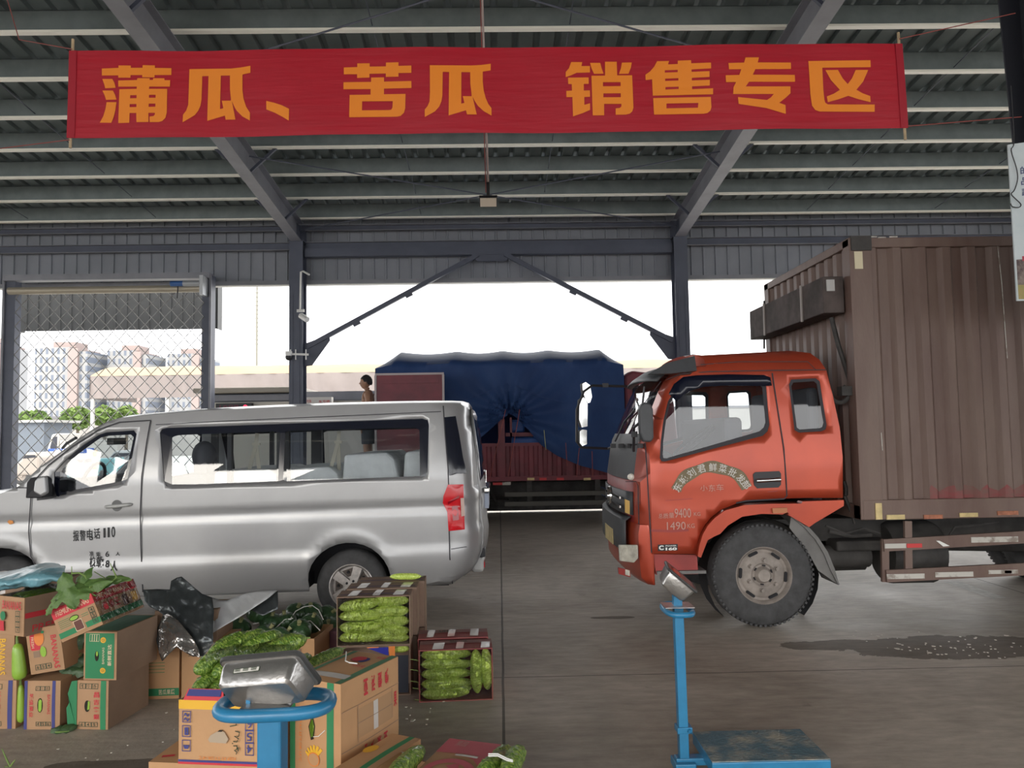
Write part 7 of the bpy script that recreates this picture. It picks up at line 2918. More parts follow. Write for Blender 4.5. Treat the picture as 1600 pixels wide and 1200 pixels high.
sq0 = squash_mesh().build('squash', None, smooth=True, angle=80)
m2 = MB()
m2.tube([(0, 0, 0.60), (0.02, 0, 0.80), (0.06, 0.02, 1.02)], [0.19, 0.14, 0.19], SQST, 9)
stem0 = m2.build('stem', sq0)
sq_spots = [(350, 998, 5.55, .084, 'dark green squash under the pale foil fold, lowest and leftmost'), (374, 982, 5.55, .084, 'dark green squash below the middle of the pale foil fold'), (404, 957, 5.55, .085, 'dark green squash under the hanging foil corner'),
            (393, 1001, 5.28, .078, 'squash in the front row just above the melon carton, leftmost there'), (416, 992, 5.38, .082, 'squash with pale stem, second in the front row of the squash carton'), (441, 996, 5.30, .080, 'squash third in the front row of the squash carton'),
            (468, 985, 5.42, .084, 'striped squash at the front right corner of the squash carton'), (424, 973, 5.58, .082, 'squash behind the second one of the front row'), (446, 971, 5.62, .080, 'squash with film strips in the middle of the carton'),
            (487, 974, 5.62, .080, 'squash behind the corner one against the carton wall'), (463, 958, 5.86, .085, 'squash with upright pale stem at the back of the pile, left'), (486, 957, 5.90, .086, 'squash with upright yellow stem topping the back of the pile'),
            (512, 962, 6.00, .084, 'rearmost squash beside the upright melon cartons'), (516, 982, 5.82, .080, 'squash low beside the upright melon cartons')]
rng = random.Random(11)
for i, (px, py, D, r, lab) in enumerate(sq_spots):
    o = sq0 if i == 0 else copy_tree(sq0)
    o.location = P(px, py, D)
    o.scale = (r, r, r)
    o.rotation_euler = (math.radians(rng.uniform(5, 40)), math.radians(rng.uniform(-15, 40)), rng.uniform(-0.6, 0.6))
    tag(o, lab, 'squash', 'dark squash in the cartons behind')
pS = G(493, 999, 0.26)
c = Carton('squash_carton', 'open kraft carton of dark squash behind the melons', (pS.x - 0.50, pS.y + 0.03, 0), -6, 0.50, 0.40, 0.27, KRAFTO, open_top=True)
c.rect('front', 0.72, 0.62, 0.82, 0.76, KRAFTD, 0.004)
c.done()
# the film's sheen over the squash, drawn as solid pale strips
mb = MB()
for pts in ([(455, 965), (462, 955), (475, 948), (488, 946), (498, 953), (505, 968)], [(430, 982), (445, 968), (458, 966)], [(458, 985), (470, 972), (485, 970), (500, 985)], [(395, 975), (410, 972), (440, 966), (455, 968)]):
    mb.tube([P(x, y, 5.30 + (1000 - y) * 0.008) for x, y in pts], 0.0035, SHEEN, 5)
mb.build('film_sheen_strip', c.t)
c = Carton('squash_carton', 'purple-red printed carton squeezed behind the squash carton', (-1.245, 5.66, 0), -4, 0.16, 0.36, 0.24, mat('carton_maroon_side', (0.10, 0.035, 0.05), 0.7))
c.done()
c = Carton('squash_carton', 'kraft carton holding up the squash under the foil sheet', (-2.20, 5.46, 0), 0, 0.38, 0.36, 0.16, KRAFTD, open_top=True)
c.done()
# ================================================================== bitter melons
MEL = mat('pale_bitter_melon', (0.40, 0.57, 0.05), 0.32, c2=(0.75, 0.88, 0.24), vscale=15, coat=0.3, bump=0.5, bscale=22, lo=0.38, hi=0.68, stretch=(2.2, 1, 1))
MELD = mat('green_bitter_melon', (0.065, 0.155, 0.010), 0.3, c2=(0.48, 0.62, 0.13), vscale=15, coat=0.35, bump=0.6, bscale=18, lo=0.44, hi=0.72, stretch=(2.0, 1, 1))
MTIP = mat('melon_stalk', (0.25, 0.36, 0.10), 0.6)


def melon_mesh(name, m, seed, blunt=0.5, warts=1.0):
    """a warty ridged spindle, one unit long along x, radius about 0.16"""
    mb = MB()
    n, L = 40, 44
    vs, fs = [], []
    for i in range(L + 1):
        t = i / L
        e = 2 * t - 1
        env = max(0.0, 1 - abs(e) ** (3.4 if e < 0 else 2.9)) ** 0.58
        bend = 0.025 * math.sin(t * 3 + seed)
        for k in range(n):
            a = 2 * PI * k / n
            ridge = 0.07 * max(0, math.cos(9 * a + 0.5 * math.sin(t * 5 + seed))) ** 2
            wart = warts * 0.11 * max(0, noise.noise(Vector((t * 15 + seed, 3.0 * math.cos(a), 3.0 * math.sin(a)))))
            r = 0.158 * env * (0.90 + ridge + wart)
            vs.append(Vector((t - 0.5, r * math.cos(a), r * math.sin(a) + bend * env)))
    for i in range(L):
        for k in range(n):
            l = (k + 1) % n
            fs.append((i * n + k, (i + 1) * n + k, (i + 1) * n + l, i * n + l))
    mb.add(vs, fs, m)
    o = mb.build('bitter_melon', None, smooth=True, angle=85)
    m2 = MB()
    m2.tube([(-0.495, 0, 0), (-0.53, 0, 0.004), (-0.56, 0.005, 0.012)], [0.022, 0.012, 0.011], MTIP, 7)
    m2.build('stalk', o)
    return o


PROTO = {'p0': melon_mesh('a', MEL, 0.3), 'p1': melon_mesh('b', MEL, 2.1), 'd0': melon_mesh('c', MELD, 4.0, warts=1.5), 'd1': melon_mesh('d', MELD, 5.7, warts=1.5)}
used_proto = set()
rng = random.Random(5)


def melon(a, b, R, kind, label, group):
    """a melon lying from the stalk end a to the tip b"""
    a, b = Vector(a), Vector(b)
    key = kind + str(rng.randint(0, 1))
    if key in used_proto:
        o = copy_tree(PROTO[key])
    else:
        o = PROTO[key]
        used_proto.add(key)
    d = b - a
    L = d.length
    q = d.to_track_quat('X', 'Z').to_matrix().to_4x4() @ Matrix.Rotation(rng.uniform(0, 6.28), 4, 'X')
    k = R / 0.158
    o.matrix_world = Matrix.Translation((a + b) / 2) @ q @ Matrix.Diagonal((L, k, k, 1))
    tag(o, label, 'bitter melon', group)
    return o


ORD = ('topmost', 'second', 'third', 'fourth', 'fifth')
# ---- red carton on the floor, lying on its side and open to the front
FR = mat('red_carton_board', (0.24, 0.045, 0.05), 0.7, c2=(0.30, 0.10, 0.08), vscale=5)
px0, px1 = G(655, 1098), G(768, 1088)
wR = 0.455
for i, (yy, lab) in enumerate(((px0.y - 0.0, 'dark red taped carton of bitter melons lying open on the bare floor'), (px0.y + 0.225, 'second dark red taped carton standing behind the open one on the bare floor'))):
    c = Carton('melon_carton', lab, (px0.x + (0.0 if i == 0 else -0.03), yy, 0), 3, wR, 0.215, 0.315 if i == 0 else 0.325, FR, open_front=True)
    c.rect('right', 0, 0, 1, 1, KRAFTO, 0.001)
    c.rect('top', 0.0, 0.55, 1.0, 0.95, mat('carton_grey_red_band', (0.22, 0.11, 0.10), 0.7), 0.001)
    c.text('top', 'UHA', 0.30, 0.60, 0.50, 0.9, CDARK, 0, 0.02) if i else c.text('top', 'BANANA', 0.42, 0.62, 0.66, 0.88, CDARK, 0, 0.0)
    c.done()

    def tapes(mb, c=c, i=i):
        for u0, u1 in (((0.18, 0.33), (0.50, 0.60), (0.84, 0.96)) if i == 0 else ((0.12, 0.22), (0.42, 0.52), (0.74, 0.86))):
            mb.grid(lambda a, b: c.pt('top', u0 + (u1 - u0) * a + 0.02 * b, 0.05 + 0.9 * b, 0.004), 2, 3, TAPE)
    for (u0, u1) in (((0.18, 0.33), (0.50, 0.60), (0.84, 0.96)) if i == 0 else ((0.12, 0.22), (0.42, 0.52), (0.74, 0.86))):
        m_ = MB()
        m_.grid(lambda a, b: c.pt('top', u0 + (u1 - u0) * a + 0.02 * b, (0.0 if i == 0 else 0.1) + (0.6 if i == 0 else 0.85) * b, 0.004), 2, 3, TAPE)
        m_.build('tape', c.t)
    if i == 0:
        floor_box = c
for i in range(2):
    pass
c = floor_box
LM = lambda x, y, z: c.M @ Vector((x, y, z))
rows = [(0.276, 0.270), (0.218, 0.268), (0.160, 0.284), (0.100, 0.285), (0.040, 0.300)]
for i, (z, L) in enumerate(rows):
    melon(LM(0.012, 0.036, z), LM(0.012 + L, 0.036, z + rng.uniform(-0.004, 0.004)), 0.0380, 'p', ORD[i] + ' lying bitter melon in the front layer of the red floor carton', 'bitter melons in the red floor carton')
for i, z in enumerate((0.262, 0.20, 0.142, 0.083, 0.05)):
    melon(LM(0.10, 0.105, z), LM(0.325 + 0.012 * (i % 2), 0.100, z - 0.004), 0.032, 'p', ORD[i] + ' bitter melon of the layer behind, its tip showing past the front layer', 'bitter melons in the red floor carton')
melon(LM(0.350, 0.036, 0.300), LM(0.362, 0.034, 0.030), 0.041, 'p', 'left one of two upright bitter melons in the red floor carton', 'bitter melons in the red floor carton')
melon(LM(0.410, 0.036, 0.305), LM(0.424, 0.034, 0.050), 0.038, 'p', 'right one of two upright bitter melons in the red floor carton', 'bitter melons in the red floor carton')
m_ = MB()
m_.grid(lambda u, v: LM(0.008 + 0.44 * u, -0.004 + 0.012 * noise.noise(Vector((u * 9, v * 7, 2.0))), 0.01 + 0.295 * v), 40, 26, WRAP)
m_.build('plastic_wrap', c.t, smooth=True)
m_ = MB()
for px, py in ((641, 1030), (641, 1046), (641, 1064), (645, 1075), (648, 1093)):
    m_.tube([P(px, py, c.t.location.y - 0.1), P(px + 8, py + 1, c.t.location.y - 0.1), LM(0.004, 0.0, 0.0) * 0 + P(px + 15, py + 3, c.t.location.y - 0.1)], 0.0022, MTIP, 5)
m_.build('melon_stalk_ends', c.t)

# ---- upright stacks behind
BRD = mat('grey_brown_carton', (0.22, 0.145, 0.105), 0.75, vary=0.12, vscale=4)
s0 = G(527, 1010, 0.31)
wS = 0.465
stackb = []
for j, (yy, zz, xo, lab) in enumerate(((0.0, 0.312, 0.0, 'upper front carton of the upright melon stack, open side showing eight melons'), (0.215, 0.318, 0.02, 'taped carton standing second in depth on the upright melon stack'),
                                     (0.43, 0.318, 0.05, 'rearmost upper carton of the upright melon stack by the wheel'), (0.0, 0.0, 0.0, 'lower front carton of the upright melon stack with blue and orange print'),
                                     (0.215, 0.0, 0.02, 'lower carton standing second in depth under the taped one'), (0.43, 0.0, 0.05, 'lower rearmost carton of the upright melon stack'))):
    c = Carton('melon_carton', lab, (s0.x + xo, 4.98 + yy, zz), 2, wS, 0.21, 0.31, BRD, open_front=(yy == 0))
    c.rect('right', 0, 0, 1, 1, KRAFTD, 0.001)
    if zz:
        c.rect('top', 0.03, 0.2, 0.97, 0.35, mat('carton_plum_print', (0.10, 0.07, 0.10), 0.7), 0.001)
        if yy < 0.4:
            for u0, u1 in ((0.14, 0.27), (0.48, 0.58), (0.76, 0.90)):
                m_ = MB()
                m_.grid(lambda a, b: c.pt('top', u0 + (u1 - u0) * a + 0.03 * b, 0.05 + 0.75 * b, 0.003), 2, 3, TAPE)
                m_.build('tape', c.t)
    else:
        if yy == 0:
            c.poly('front', [(0.42, 0.96), (0.70, 0.97), (0.70, 0.80), (0.52, 0.90)], mat('carton_royal_blue', (0.01, 0.015, 0.30), 0.5), -0.0)
            c.poly('front', [(0.70, 0.985), (0.79, 0.985), (0.79, 0.72), (0.72, 0.70)], CORG, -0.0)
            c.poly('front', [(0.40, 0.99), (0.58, 0.995), (0.56, 0.955), (0.42, 0.955)], CORG, -0.001)
            c.rect('front', 0.80, 0.05, 0.97, 0.80, mat('carton_navy_film', (0.03, 0.035, 0.05), 0.4), -0.0)
    c.done()
    stackb.append(c)
c = stackb[0]
LM2 = lambda x, y, z, c=c: c.M @ Vector((x, y, z))
for r in range(4):
    z = (0.246, 0.180, 0.112, 0.044)[r]
    zr = (0.270, 0.206, 0.140, 0.078)[r]
    melon(LM2(0.010, 0.038, z + (0.0 if r else -0.012)), LM2(0.285 - 0.012 * (r == 0), 0.040, z + 0.006 + (0.018 if r == 0 else 0)), 0.040, 'p', f'left bitter melon of the {ORD[r]} row in the upright stack', 'bitter melons in the upright stack')
    melon(LM2(0.455, 0.045, zr), LM2(0.205, 0.072, zr - 0.008), 0.039, 'p', f'right bitter melon of the {ORD[r]} row in the upright stack', 'bitter melons in the upright stack')
melon(LM2(0.455, 0.045, 0.036), LM2(0.215, 0.08, 0.034), 0.032, 'p', 'right bitter melon at the very bottom of the upright stack opening', 'bitter melons in the upright stack')
m_ = MB()
m_.grid(lambda u, v: LM2(0.008 + 0.445 * u, -0.006 + 0.014 * noise.noise(Vector((u * 8, v * 7, 6.0))), 0.008 + 0.294 * v), 40, 26, WRAP)
m_.build('plastic_wrap', c.t, smooth=True)
c3 = stackb[3]
melon(c3.M @ Vector((0.455, 0.03, 0.28)), c3.M @ Vector((0.30, 0.06, 0.276)), 0.026, 'p', 'bitter melon showing at the corner of the lower front carton beside the blue print', 'bitter melons in the upright stack')
ct = stackb[2]
melon(ct.M @ Vector((0.44, 0.05, 0.335)), ct.M @ Vector((0.22, 0.05, 0.338)), 0.024, 'p', 'bitter melon lying on top of the rearmost upright carton', 'bitter melons in the upright stack')

# ---- centre cartons
zL = 0.288
# lower layer left: box under the numbered carton
c = Carton('fruit_carton', 'kraft carton with a red mark under the numbered melon carton', (-1.50, 3.36, 0), -8, 0.50, 0.42, zL, KRAFTO)
c.poly('top', [(0.06, 0.10), (0.16, 0.14), (0.15, 0.18), (0.05, 0.15)], CRED)
c.done()
c = Carton('fruit_carton', 'open orange carton handwritten 33.5 heaped with bitter melons', (-1.365, 3.335, zL + 0.001), -8, 0.375, 0.40, 0.262, KRAFTO, open_top=True)
c.rect('front', 0.0, 0.86, 1.0, 1.0, CYEL, 0.003).rect('front', 0.0, 0.0, 1.0, 0.035, CRED, 0.003).rect('front', 0.0, 0.035, 1.0, 0.07, CBLUE, 0.003)
c.text('front', 'KEEP AT 5°F OR 14°C', 0.25, 0.085, 0.68, 0.135, CORG, 180, 0.005, 0.004)
for k in range(3):
    v = 0.66 - k * 0.225
    c.frame('front', 0.045, v - 0.01, 0.15, v + 0.17, CBLUE, 0.003, 0.004)
c.text('front', '≈', 0.065, 0.67, 0.13, 0.80, CBLUE, 0, 0.0, 0.004).text('front', '⬇', 0.075, 0.455, 0.125, 0.575, CBLUE, 0, 0.02, 0.004)
c.poly('front', [(0.06, 0.30), (0.135, 0.30), (0.12, 0.24), (0.075, 0.24)], CBLUE, 0.004)
c.frame('front', 0.79, 0.17, 0.89, 0.75, CBLUE, 0.003, 0.004)
for k, ch in enumerate('654'):
    c.frame('front', 0.79, 0.557 - k * 0.193, 0.89, 0.75 - k * 0.193, CBLUE, 0.003, 0.004).text('front', ch, 0.81, 0.59 - k * 0.193, 0.87, 0.72 - k * 0.193, CBLUE, 180, 0.01, 0.004)
mk = MB()


def stroke(pts):
    P_ = [c.pt('front', u, v, 0.006) for u, v in pts]
    mk.tube(P_, 0.0022, CDARK, 5)


stroke([(0.66, 0.86), (0.70, 0.83), (0.70, 0.76), (0.64, 0.74), (0.645, 0.72), (0.69, 0.70), (0.69, 0.64), (0.62, 0.62)])
stroke([(0.61, 0.80), (0.63, 0.75)])
stroke([(0.68, 0.55), (0.73, 0.53), (0.72, 0.47), (0.67, 0.47), (0.72, 0.43), (0.70, 0.38), (0.66, 0.39)])
stroke([(0.645, 0.36), (0.655, 0.355)])
stroke([(0.66, 0.32), (0.70, 0.32), (0.70, 0.27), (0.67, 0.25), (0.70, 0.22), (0.69, 0.19)])
stroke([(0.71, 0.30), (0.715, 0.24)])
c.poly('front', [(0.36, 0.40), (0.39, 0.47), (0.48, 0.54), (0.55, 0.53), (0.60, 0.42), (0.57, 0.35), (0.38, 0.36)], mat('torn_board', (0.42, 0.33, 0.24), 0.85), 0.004)
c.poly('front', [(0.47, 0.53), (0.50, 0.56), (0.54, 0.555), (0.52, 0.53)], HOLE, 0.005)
c.rect('front', 0.985, 0.62, 1.0, 0.75, CBLUE, 0.004).rect('front', 0.985, 0.47, 1.0, 0.60, CRED, 0.004)
c.done()
mk.build('handwriting', c.t)
m_ = MB()
m_.add([c.M @ Vector(p) for p in ((0.02, -0.004, 0.262), (0.20, -0.004, 0.262), (0.19, 0.010, 0.305), (0.035, 0.010, 0.305))], [(0, 1, 2, 3)], CRED)
m_.add([c.M @ Vector(p) for p in ((0.035, -0.0055, 0.280), (0.185, -0.0055, 0.280), (0.185, 0.009, 0.303), (0.04, 0.009, 0.303))], [(0, 1, 2, 3)], CBLUE)
m_.build('flap', c.t, solid=0.004)
c33 = c
LC = lambda x, y, z: c33.M @ Vector((x, y, z))
DH = 3.36
heap = [
    # tips towards the camera: lowest row, middle row, top row under the film
    ((300, 1082), (0.075, 0.20, 0.02), 0.046, 'first from the left in the lowest row of the heaped carton'), ((327, 1088), (0.075, 0.20, 0.02), 0.046, 'second from the left in the lowest row of the heaped carton'),
    ((360, 1086), (0.07, 0.20, 0.02), 0.045, 'third in the lowest row, half behind the scale display'), ((397, 1084), (0.06, 0.20, 0.02), 0.044, 'fourth in the lowest row, hidden mostly by the scale display'),
    ((304, 1049), (0.085, 0.21, 0.025), 0.047, 'leftmost in the middle row of the heaped carton'), ((333, 1056), (0.08, 0.21, 0.03), 0.046, 'second in the middle row of the heaped carton'),
    ((362, 1053), (0.08, 0.21, 0.03), 0.045, 'third in the middle row behind the scale display'), ((398, 1050), (0.07, 0.21, 0.03), 0.044, 'fourth in the middle row behind the scale display'),
    ((324, 1025), (0.12, 0.20, 0.035), 0.044, 'leftmost in the top row under the film'), ((342, 1023), (0.14, 0.21, 0.04), 0.046, 'second in the top row under the film'),
    ((367, 1026), (0.15, 0.20, 0.04), 0.048, 'third in the top row under the film'), ((392, 1032), (0.20, 0.18, 0.045), 0.049, 'rightmost and longest in the top row under the film')]
heap = [(P(t[0], t[1], DH + (0.05 if t[1] < 1060 else 0.0) + (0.06 if t[1] < 1040 else 0.0)), d, R, lab) for (t, d, R, lab) in heap]
heap = [(tip + Vector(d), tip, R, lab) for (tip, d, R, lab) in heap]
for (a, b, R, lab) in heap:
    melon(a, b, R * 0.90, 'd', 'green bitter melon ' + lab, 'bitter melons heaped in the numbered carton')
m_ = MB()


def wrapf(u, v):
    px = 322 + 145 * u - 8 * v
    py = 1012 + 16 * (1 - v) ** 2 + 26 * max(0, 0.25 - u) - 16 * v + 8 * (2 * u - 1) ** 2 * v
    q = P(px, py, 3.36 + 0.28 * v)
    n = 0.005 * noise.noise(Vector((u * 9, v * 8, 3.3)))
    return q + Vector((0, 0, n))


m_.grid(wrapf, 40, 24, WRAP)
m_.build('plastic_wrap', c33.t, smooth=True)
# two dark melons behind, between display and big carton
mx0 = (P(452, 1022, 3.75), P(472, 1045, 3.55))
melon(P(484, 1026, 4.02), P(452, 1040, 3.84), 0.036, 'd', 'dark bitter melon lying behind the scale display, left of the long one', 'bitter melons behind the scale display')
melon(P(536, 1014, 4.12), P(474, 1044, 3.88), 0.036, 'd', 'long bitter melon lying against the taped big carton top', 'bitter melons behind the scale display')
c = Carton('fruit_carton', 'kraft carton carrying two dark melons behind the scale display', (-1.13, 3.80, 0), -6, 0.22, 0.30, 0.475, KRAFTO)
c.done()
# ---- big kraft cartons with green bands
yawB = -26
near = Vector((-0.695, 3.375, 0))
exB = Vector((math.cos(math.radians(yawB)), math.sin(math.radians(yawB)), 0))
wB, dB, hB = 0.275, 0.44, 0.585
o = near - exB * wB
c = Carton('fruit_carton', 'tall kraft carton with green bands and a taped top beside the scale post', (o.x, o.y, 0), yawB, wB, dB, hB, KRAFTO)
c.rect('front', 0.74, 0, 0.87, 1, CGREEN).rect('front', 0.0, 0, 0.11, 1, CGREEN)
c.text('front', 'KEEP AT 55°F OR 13°C', 0.20, 0.40, 0.25, 0.76, CORG, 270, 0.0)
c.poly('front', [(0.39, 0.665), (0.465, 0.755), (0.52, 0.675), (0.495, 0.58), (0.44, 0.57)], HOLE, 0.003).poly('front', [(0.41, 0.665), (0.465, 0.735), (0.505, 0.675), (0.485, 0.60), (0.445, 0.59)], MELD, 0.004)
for k in range(6):
    a = 0.9 + k * 0.36
    ca, sa = math.cos(a), math.sin(a)
    pts = [(0.50 + 0.11 * ca - 0.025 * sa, 0.435 + 0.050 * sa + 0.012 * ca), (0.50 + 0.11 * ca + 0.025 * sa, 0.435 + 0.050 * sa - 0.012 * ca), (0.52 + 0.21 * ca + 0.02 * sa, 0.44 + 0.095 * sa - 0.01 * ca), (0.52 + 0.20 * ca - 0.02 * sa, 0.44 + 0.10 * sa + 0.01 * ca)]
    c.poly('front', pts, CYEL, 0.003)
c.hole('front', 0.50, 0.435, 0.115, 0.052, CORG, 0.004).hole('front', 0.50, 0.435, 0.10, 0.045, KRAFTO, 0.005)
for k in range(5):
    c.frame('front', 0.30 + k * 0.075, 0.90, 0.375 + k * 0.075, 0.945, CDARK, 0.002)
for k, ch in enumerate('亚泓煜煌'):
    c.text('right', ch, 0.36 + k * 0.125, 0.835, 0.43 + k * 0.125, 0.955, CRED, 180, 0.03)
    c.text('right', '辉煌果业'[k], 0.34 + k * 0.12, 0.37, 0.41 + k * 0.12, 0.475, CRED, 180, 0.03)
c.text('right', '果', 0.90, 0.62, 0.96, 0.74, CRED, 0, 0.02)
c.rect('right', 0.26, 0.545, 0.86, 0.76, mat('cut_board_panel', (0.42, 0.25, 0.13), 0.8), 0.0012)
for r in ((0.26, 0.655, 0.86, 0.660), (0.253, 0.52, 0.26, 0.79), (0.86, 0.55, 0.868, 0.78), (0.0, 0.50, 1.0, 0.506), (0.0, 0.79, 1.0, 0.794)):
    c.rect('right', *r, KRAFTD, 0.003)
c.rect('right', 0.52, 0.545, 0.60, 0.76, TAPE, 0.0022)
c.rect('top', 0.87, 0, 0.99, 1, mat('carton_faded_green', (0.09, 0.22, 0.12), 0.65)).rect('top', 0.06, 0.0, 0.16, 1.0, MATS['carton_faded_green'])
c.rect('top', 0.0, 0.12, 0.92, 0.24, TAPE, 0.003)
c.hole('top', 0.52, 0.72, 0.17, 0.10, mat('carton_fruit_print', (0.30, 0.06, 0.05), 0.6), 0.002).hole('top', 0.62, 0.71, 0.08, 0.085, CBLUE, 0.003).hole('top', 0.50, 0.73, 0.13, 0.08, CRED, 0.004)
c.text('top', '优质果', 0.60, 0.48, 0.84, 0.56, CRED, 0, 0.0).text('top', '鲜果', 0.72, 0.82, 0.90, 0.90, CRED, 0, 0.0)
c.done()
m_ = MB()
q = [c.pt('top', u, v, 0.01 + l) for u, v, l in ((0.16, 0.78, 0.012), (0.30, 0.66, 0.004), (0.42, 0.55, 0.001), (0.56, 0.50, 0.003), (0.70, 0.52, 0.001))]
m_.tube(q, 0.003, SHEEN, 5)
m_.build('string', c.t)
m_ = MB()
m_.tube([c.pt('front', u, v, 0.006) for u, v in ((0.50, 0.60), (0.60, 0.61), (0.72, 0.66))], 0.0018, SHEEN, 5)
m_.build('string', c.t)
# low carton at its right with a green band
cgp = Vector((-0.372, 3.535, 0))
yw = -28
e2 = Vector((math.cos(math.radians(yw)), math.sin(math.radians(yw)), 0))
f2 = Vector((-e2.y, e2.x, 0))
o = cgp - e2 * 0.155 - f2 * 0.42
c = Carton('fruit_carton', 'low kraft carton with one green band right of the big cartons', (o.x, o.y, 0), yw, 0.155, 0.42, zL, KRAFTO)
c.rect('top', 0.62, 0, 0.80, 1, CGREEN).rect('top', 0.80, 0, 1.0, 1, KRAFT)
c.hole('top', 0.15, 0.55, 0.2, 0.10, CYEL)
c.done()
o = cgp + e2 * 0.004 - f2 * 0.46
c = Carton('fruit_carton', 'low open carton in the front gap holding a single bitter melon', (o.x, o.y, 0), yw, 0.125, 0.42, 0.215, KRAFT, open_top=True)
c.done()
melon(P(660, 1170, 3.42), P(606, 1218, 3.06), 0.040, 'd', 'single green bitter melon between the green banded and the rose carton', 'bitter melons in the foreground')
m_ = MB()
m_.grid(lambda u, v: P(626 + 26 * u + 5 * v, 1174 + 5 * u + 4 * v, 3.30 - 0.03 * math.sin(PI * v)), 10, 4, SHEEN)  # film glint drawn as a solid pale patch
m_.build('film_sheen_strip', c.t, smooth=True)
# rose carton
tl_, tr_ = G(702.6, 1154, 0.29), G(785.8, 1164, 0.29)
e3 = (tr_ - tl_)
w3 = e3.length
e3.normalize()
yw3 = math.degrees(math.atan2(e3.y, e3.x))
f3 = Vector((-e3.y, e3.x, 0))
o = tl_ - f3 * 0.44
c = Carton('fruit_carton', 'carton with a rose printed lid in the front at the bottom edge', (o.x, o.y, 0), yw3, w3, 0.44, 0.29, KRAFT)
c.rect('top', 0.0, 0.66, 1.0, 1.0, PINKR)
c.poly('top', [(0.0, 0.66), (0.45, 0.64), (0.75, 0.56), (0.95, 0.42), (1.0, 0.30), (1.0, 0.66)], PINKR, 0.003)
ring = [(0.50 + 0.42 * math.cos(a), 0.30 + 0.22 * math.sin(a)) for a in [math.radians(x) for x in range(-10, 200, 15)]]
ringi = [(0.50 + 0.30 * math.cos(a), 0.28 + 0.15 * math.sin(a)) for a in [math.radians(x) for x in range(200, -11, -15)]]
c.poly('top', ring + ringi, PINKR, 0.004)
c.poly('top', [(0.40, 0.36), (0.60, 0.44), (0.66, 0.30), (0.56, 0.12), (0.58, 0.28)], PINKR, 0.004)
c.text('top', '果园', 0.22, 0.82, 0.42, 0.95, MATS['faded_lettering'], 0, 0.0, 0.004)
c.rect('right', 0, 0, 1, 1, KRAFTD, 0.001)  # side away from the light coloured darker as shade
c.rect('top', 0.40, 0.585, 0.80, 0.625, TAPE, 0.005)
c.done()
o = tr_ + e3 * 0.006 - f3 * 0.46
c = Carton('fruit_carton', 'low open carton of three bitter melons in the front at the bottom edge', (o.x, o.y, 0), yw3, 0.2, 0.44, 0.20, KRAFT, open_top=True)
c.done()
for a, b, R, lab in ((P(793, 1178, 3.36), P(745, 1212, 3.10), 0.038, 'bitter melon touching the rose carton at the bottom edge'), (P(797, 1172, 3.46), P(770, 1184, 3.32), 0.034, 'short bitter melon tucked under the front two at the bottom edge'),
                     (P(815, 1170, 3.34), P(786, 1222, 3.04), 0.042, 'rightmost bitter melon of the foreground at the bottom edge')):
    melon(a, b, R, 'd', lab, 'bitter melons in the foreground')
m_ = MB()
for s in (0, 1):
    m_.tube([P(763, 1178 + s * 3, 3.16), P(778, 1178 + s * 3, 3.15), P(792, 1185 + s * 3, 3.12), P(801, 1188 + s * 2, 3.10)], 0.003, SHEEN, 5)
m_.build('string', c.t)
for k in list(PROTO):
    if k not in used_proto:
        for ch in list(PROTO[k].children):
            bpy.data.objects.remove(ch)
        bpy.data.objects.remove(PROTO[k])

# ================================================================== platform scales
SBLUE = mat('scale_blue_paint', (0.022, 0.185, 0.36), 0.38, vary=0.12, vscale=8, coat=0.2)
SBLUED = mat('scale_worn_deck', (0.08, 0.15, 0.19), 0.6, c2=(0.42, 0.38, 0.30), vscale=7, bump=0.5, bscale=60, lo=0.45, hi=0.75)
STAIN = mat('brushed_stainless', (0.50, 0.49, 0.48), 0.3, 0.9, vary=0.15, vscale=9, bump=0.15, bscale=30)
STAIND = mat('dark_rim', (0.055, 0.055, 0.055), 0.5, 0.2)
DISP = mat('maroon_display_face', (0.10, 0.03, 0.035), 0.3)


def indicator(root, M, W, H, D, label_on):
    """housing of the display; local x across, y up the face, z out of the face"""
    mb = MB()
    r0 = [(x, y) for x, y in rounded(-W / 2, -H / 2, W / 2, H / 2, 0.015, 3)]
    r1 = [(x * 0.94, y * 0.92) for x, y in r0]
    r2 = [(x * 0.90, y * 0.78) for x, y in r0]
    r3 = [(x * 0.84, y * 0.66) for x, y in r0]
    rings = [(r0, 0.0), (r0, -0.012), (r1, -0.014), (r1, -0.026), (r2, -D * 0.9), (r3, -D)]
    n = len(r0)
    vs = [M @ Vector((x, y, z)) for r, z in rings for x, y in r]
    fs = []
    for i in range(len(rings) - 1):
        for k in range(n):
            l = (k + 1) % n
            fs.append((i * n + k, (i + 1) * n + k, (i + 1) * n + l, i * n + l))
    fs.append(tuple(range((len(rings) - 1) * n, len(rings) * n)))
    mb.add(vs, fs, STAIN)
    h = mb.build('display_housing', root, smooth=True, angle=35)
    mb = MB()
    mb.tube([M @ Vector((x, y, -0.004)) for x, y in r0], 0.0075, STAIND, 6, closed=True)
    mb.build('rim', h, smooth=True)
    mb = MB()
    mb.add([M @ Vector((x * 0.97, y * 0.95, 0.001)) for x, y in r0], [tuple(range(n))], DISP)
    for k in range(3):
        mb.add([M @ Vector((-W * 0.36 + k * W * 0.25 + dx, H * 0.05 + dy, 0.002)) for dx, dy in ((0, 0), (W * 0.2, 0), (W * 0.2, H * 0.3), (0, H * 0.3))], [(0, 1, 2, 3)], LAMPR2)
    mb.build('display_face', h)
    return h


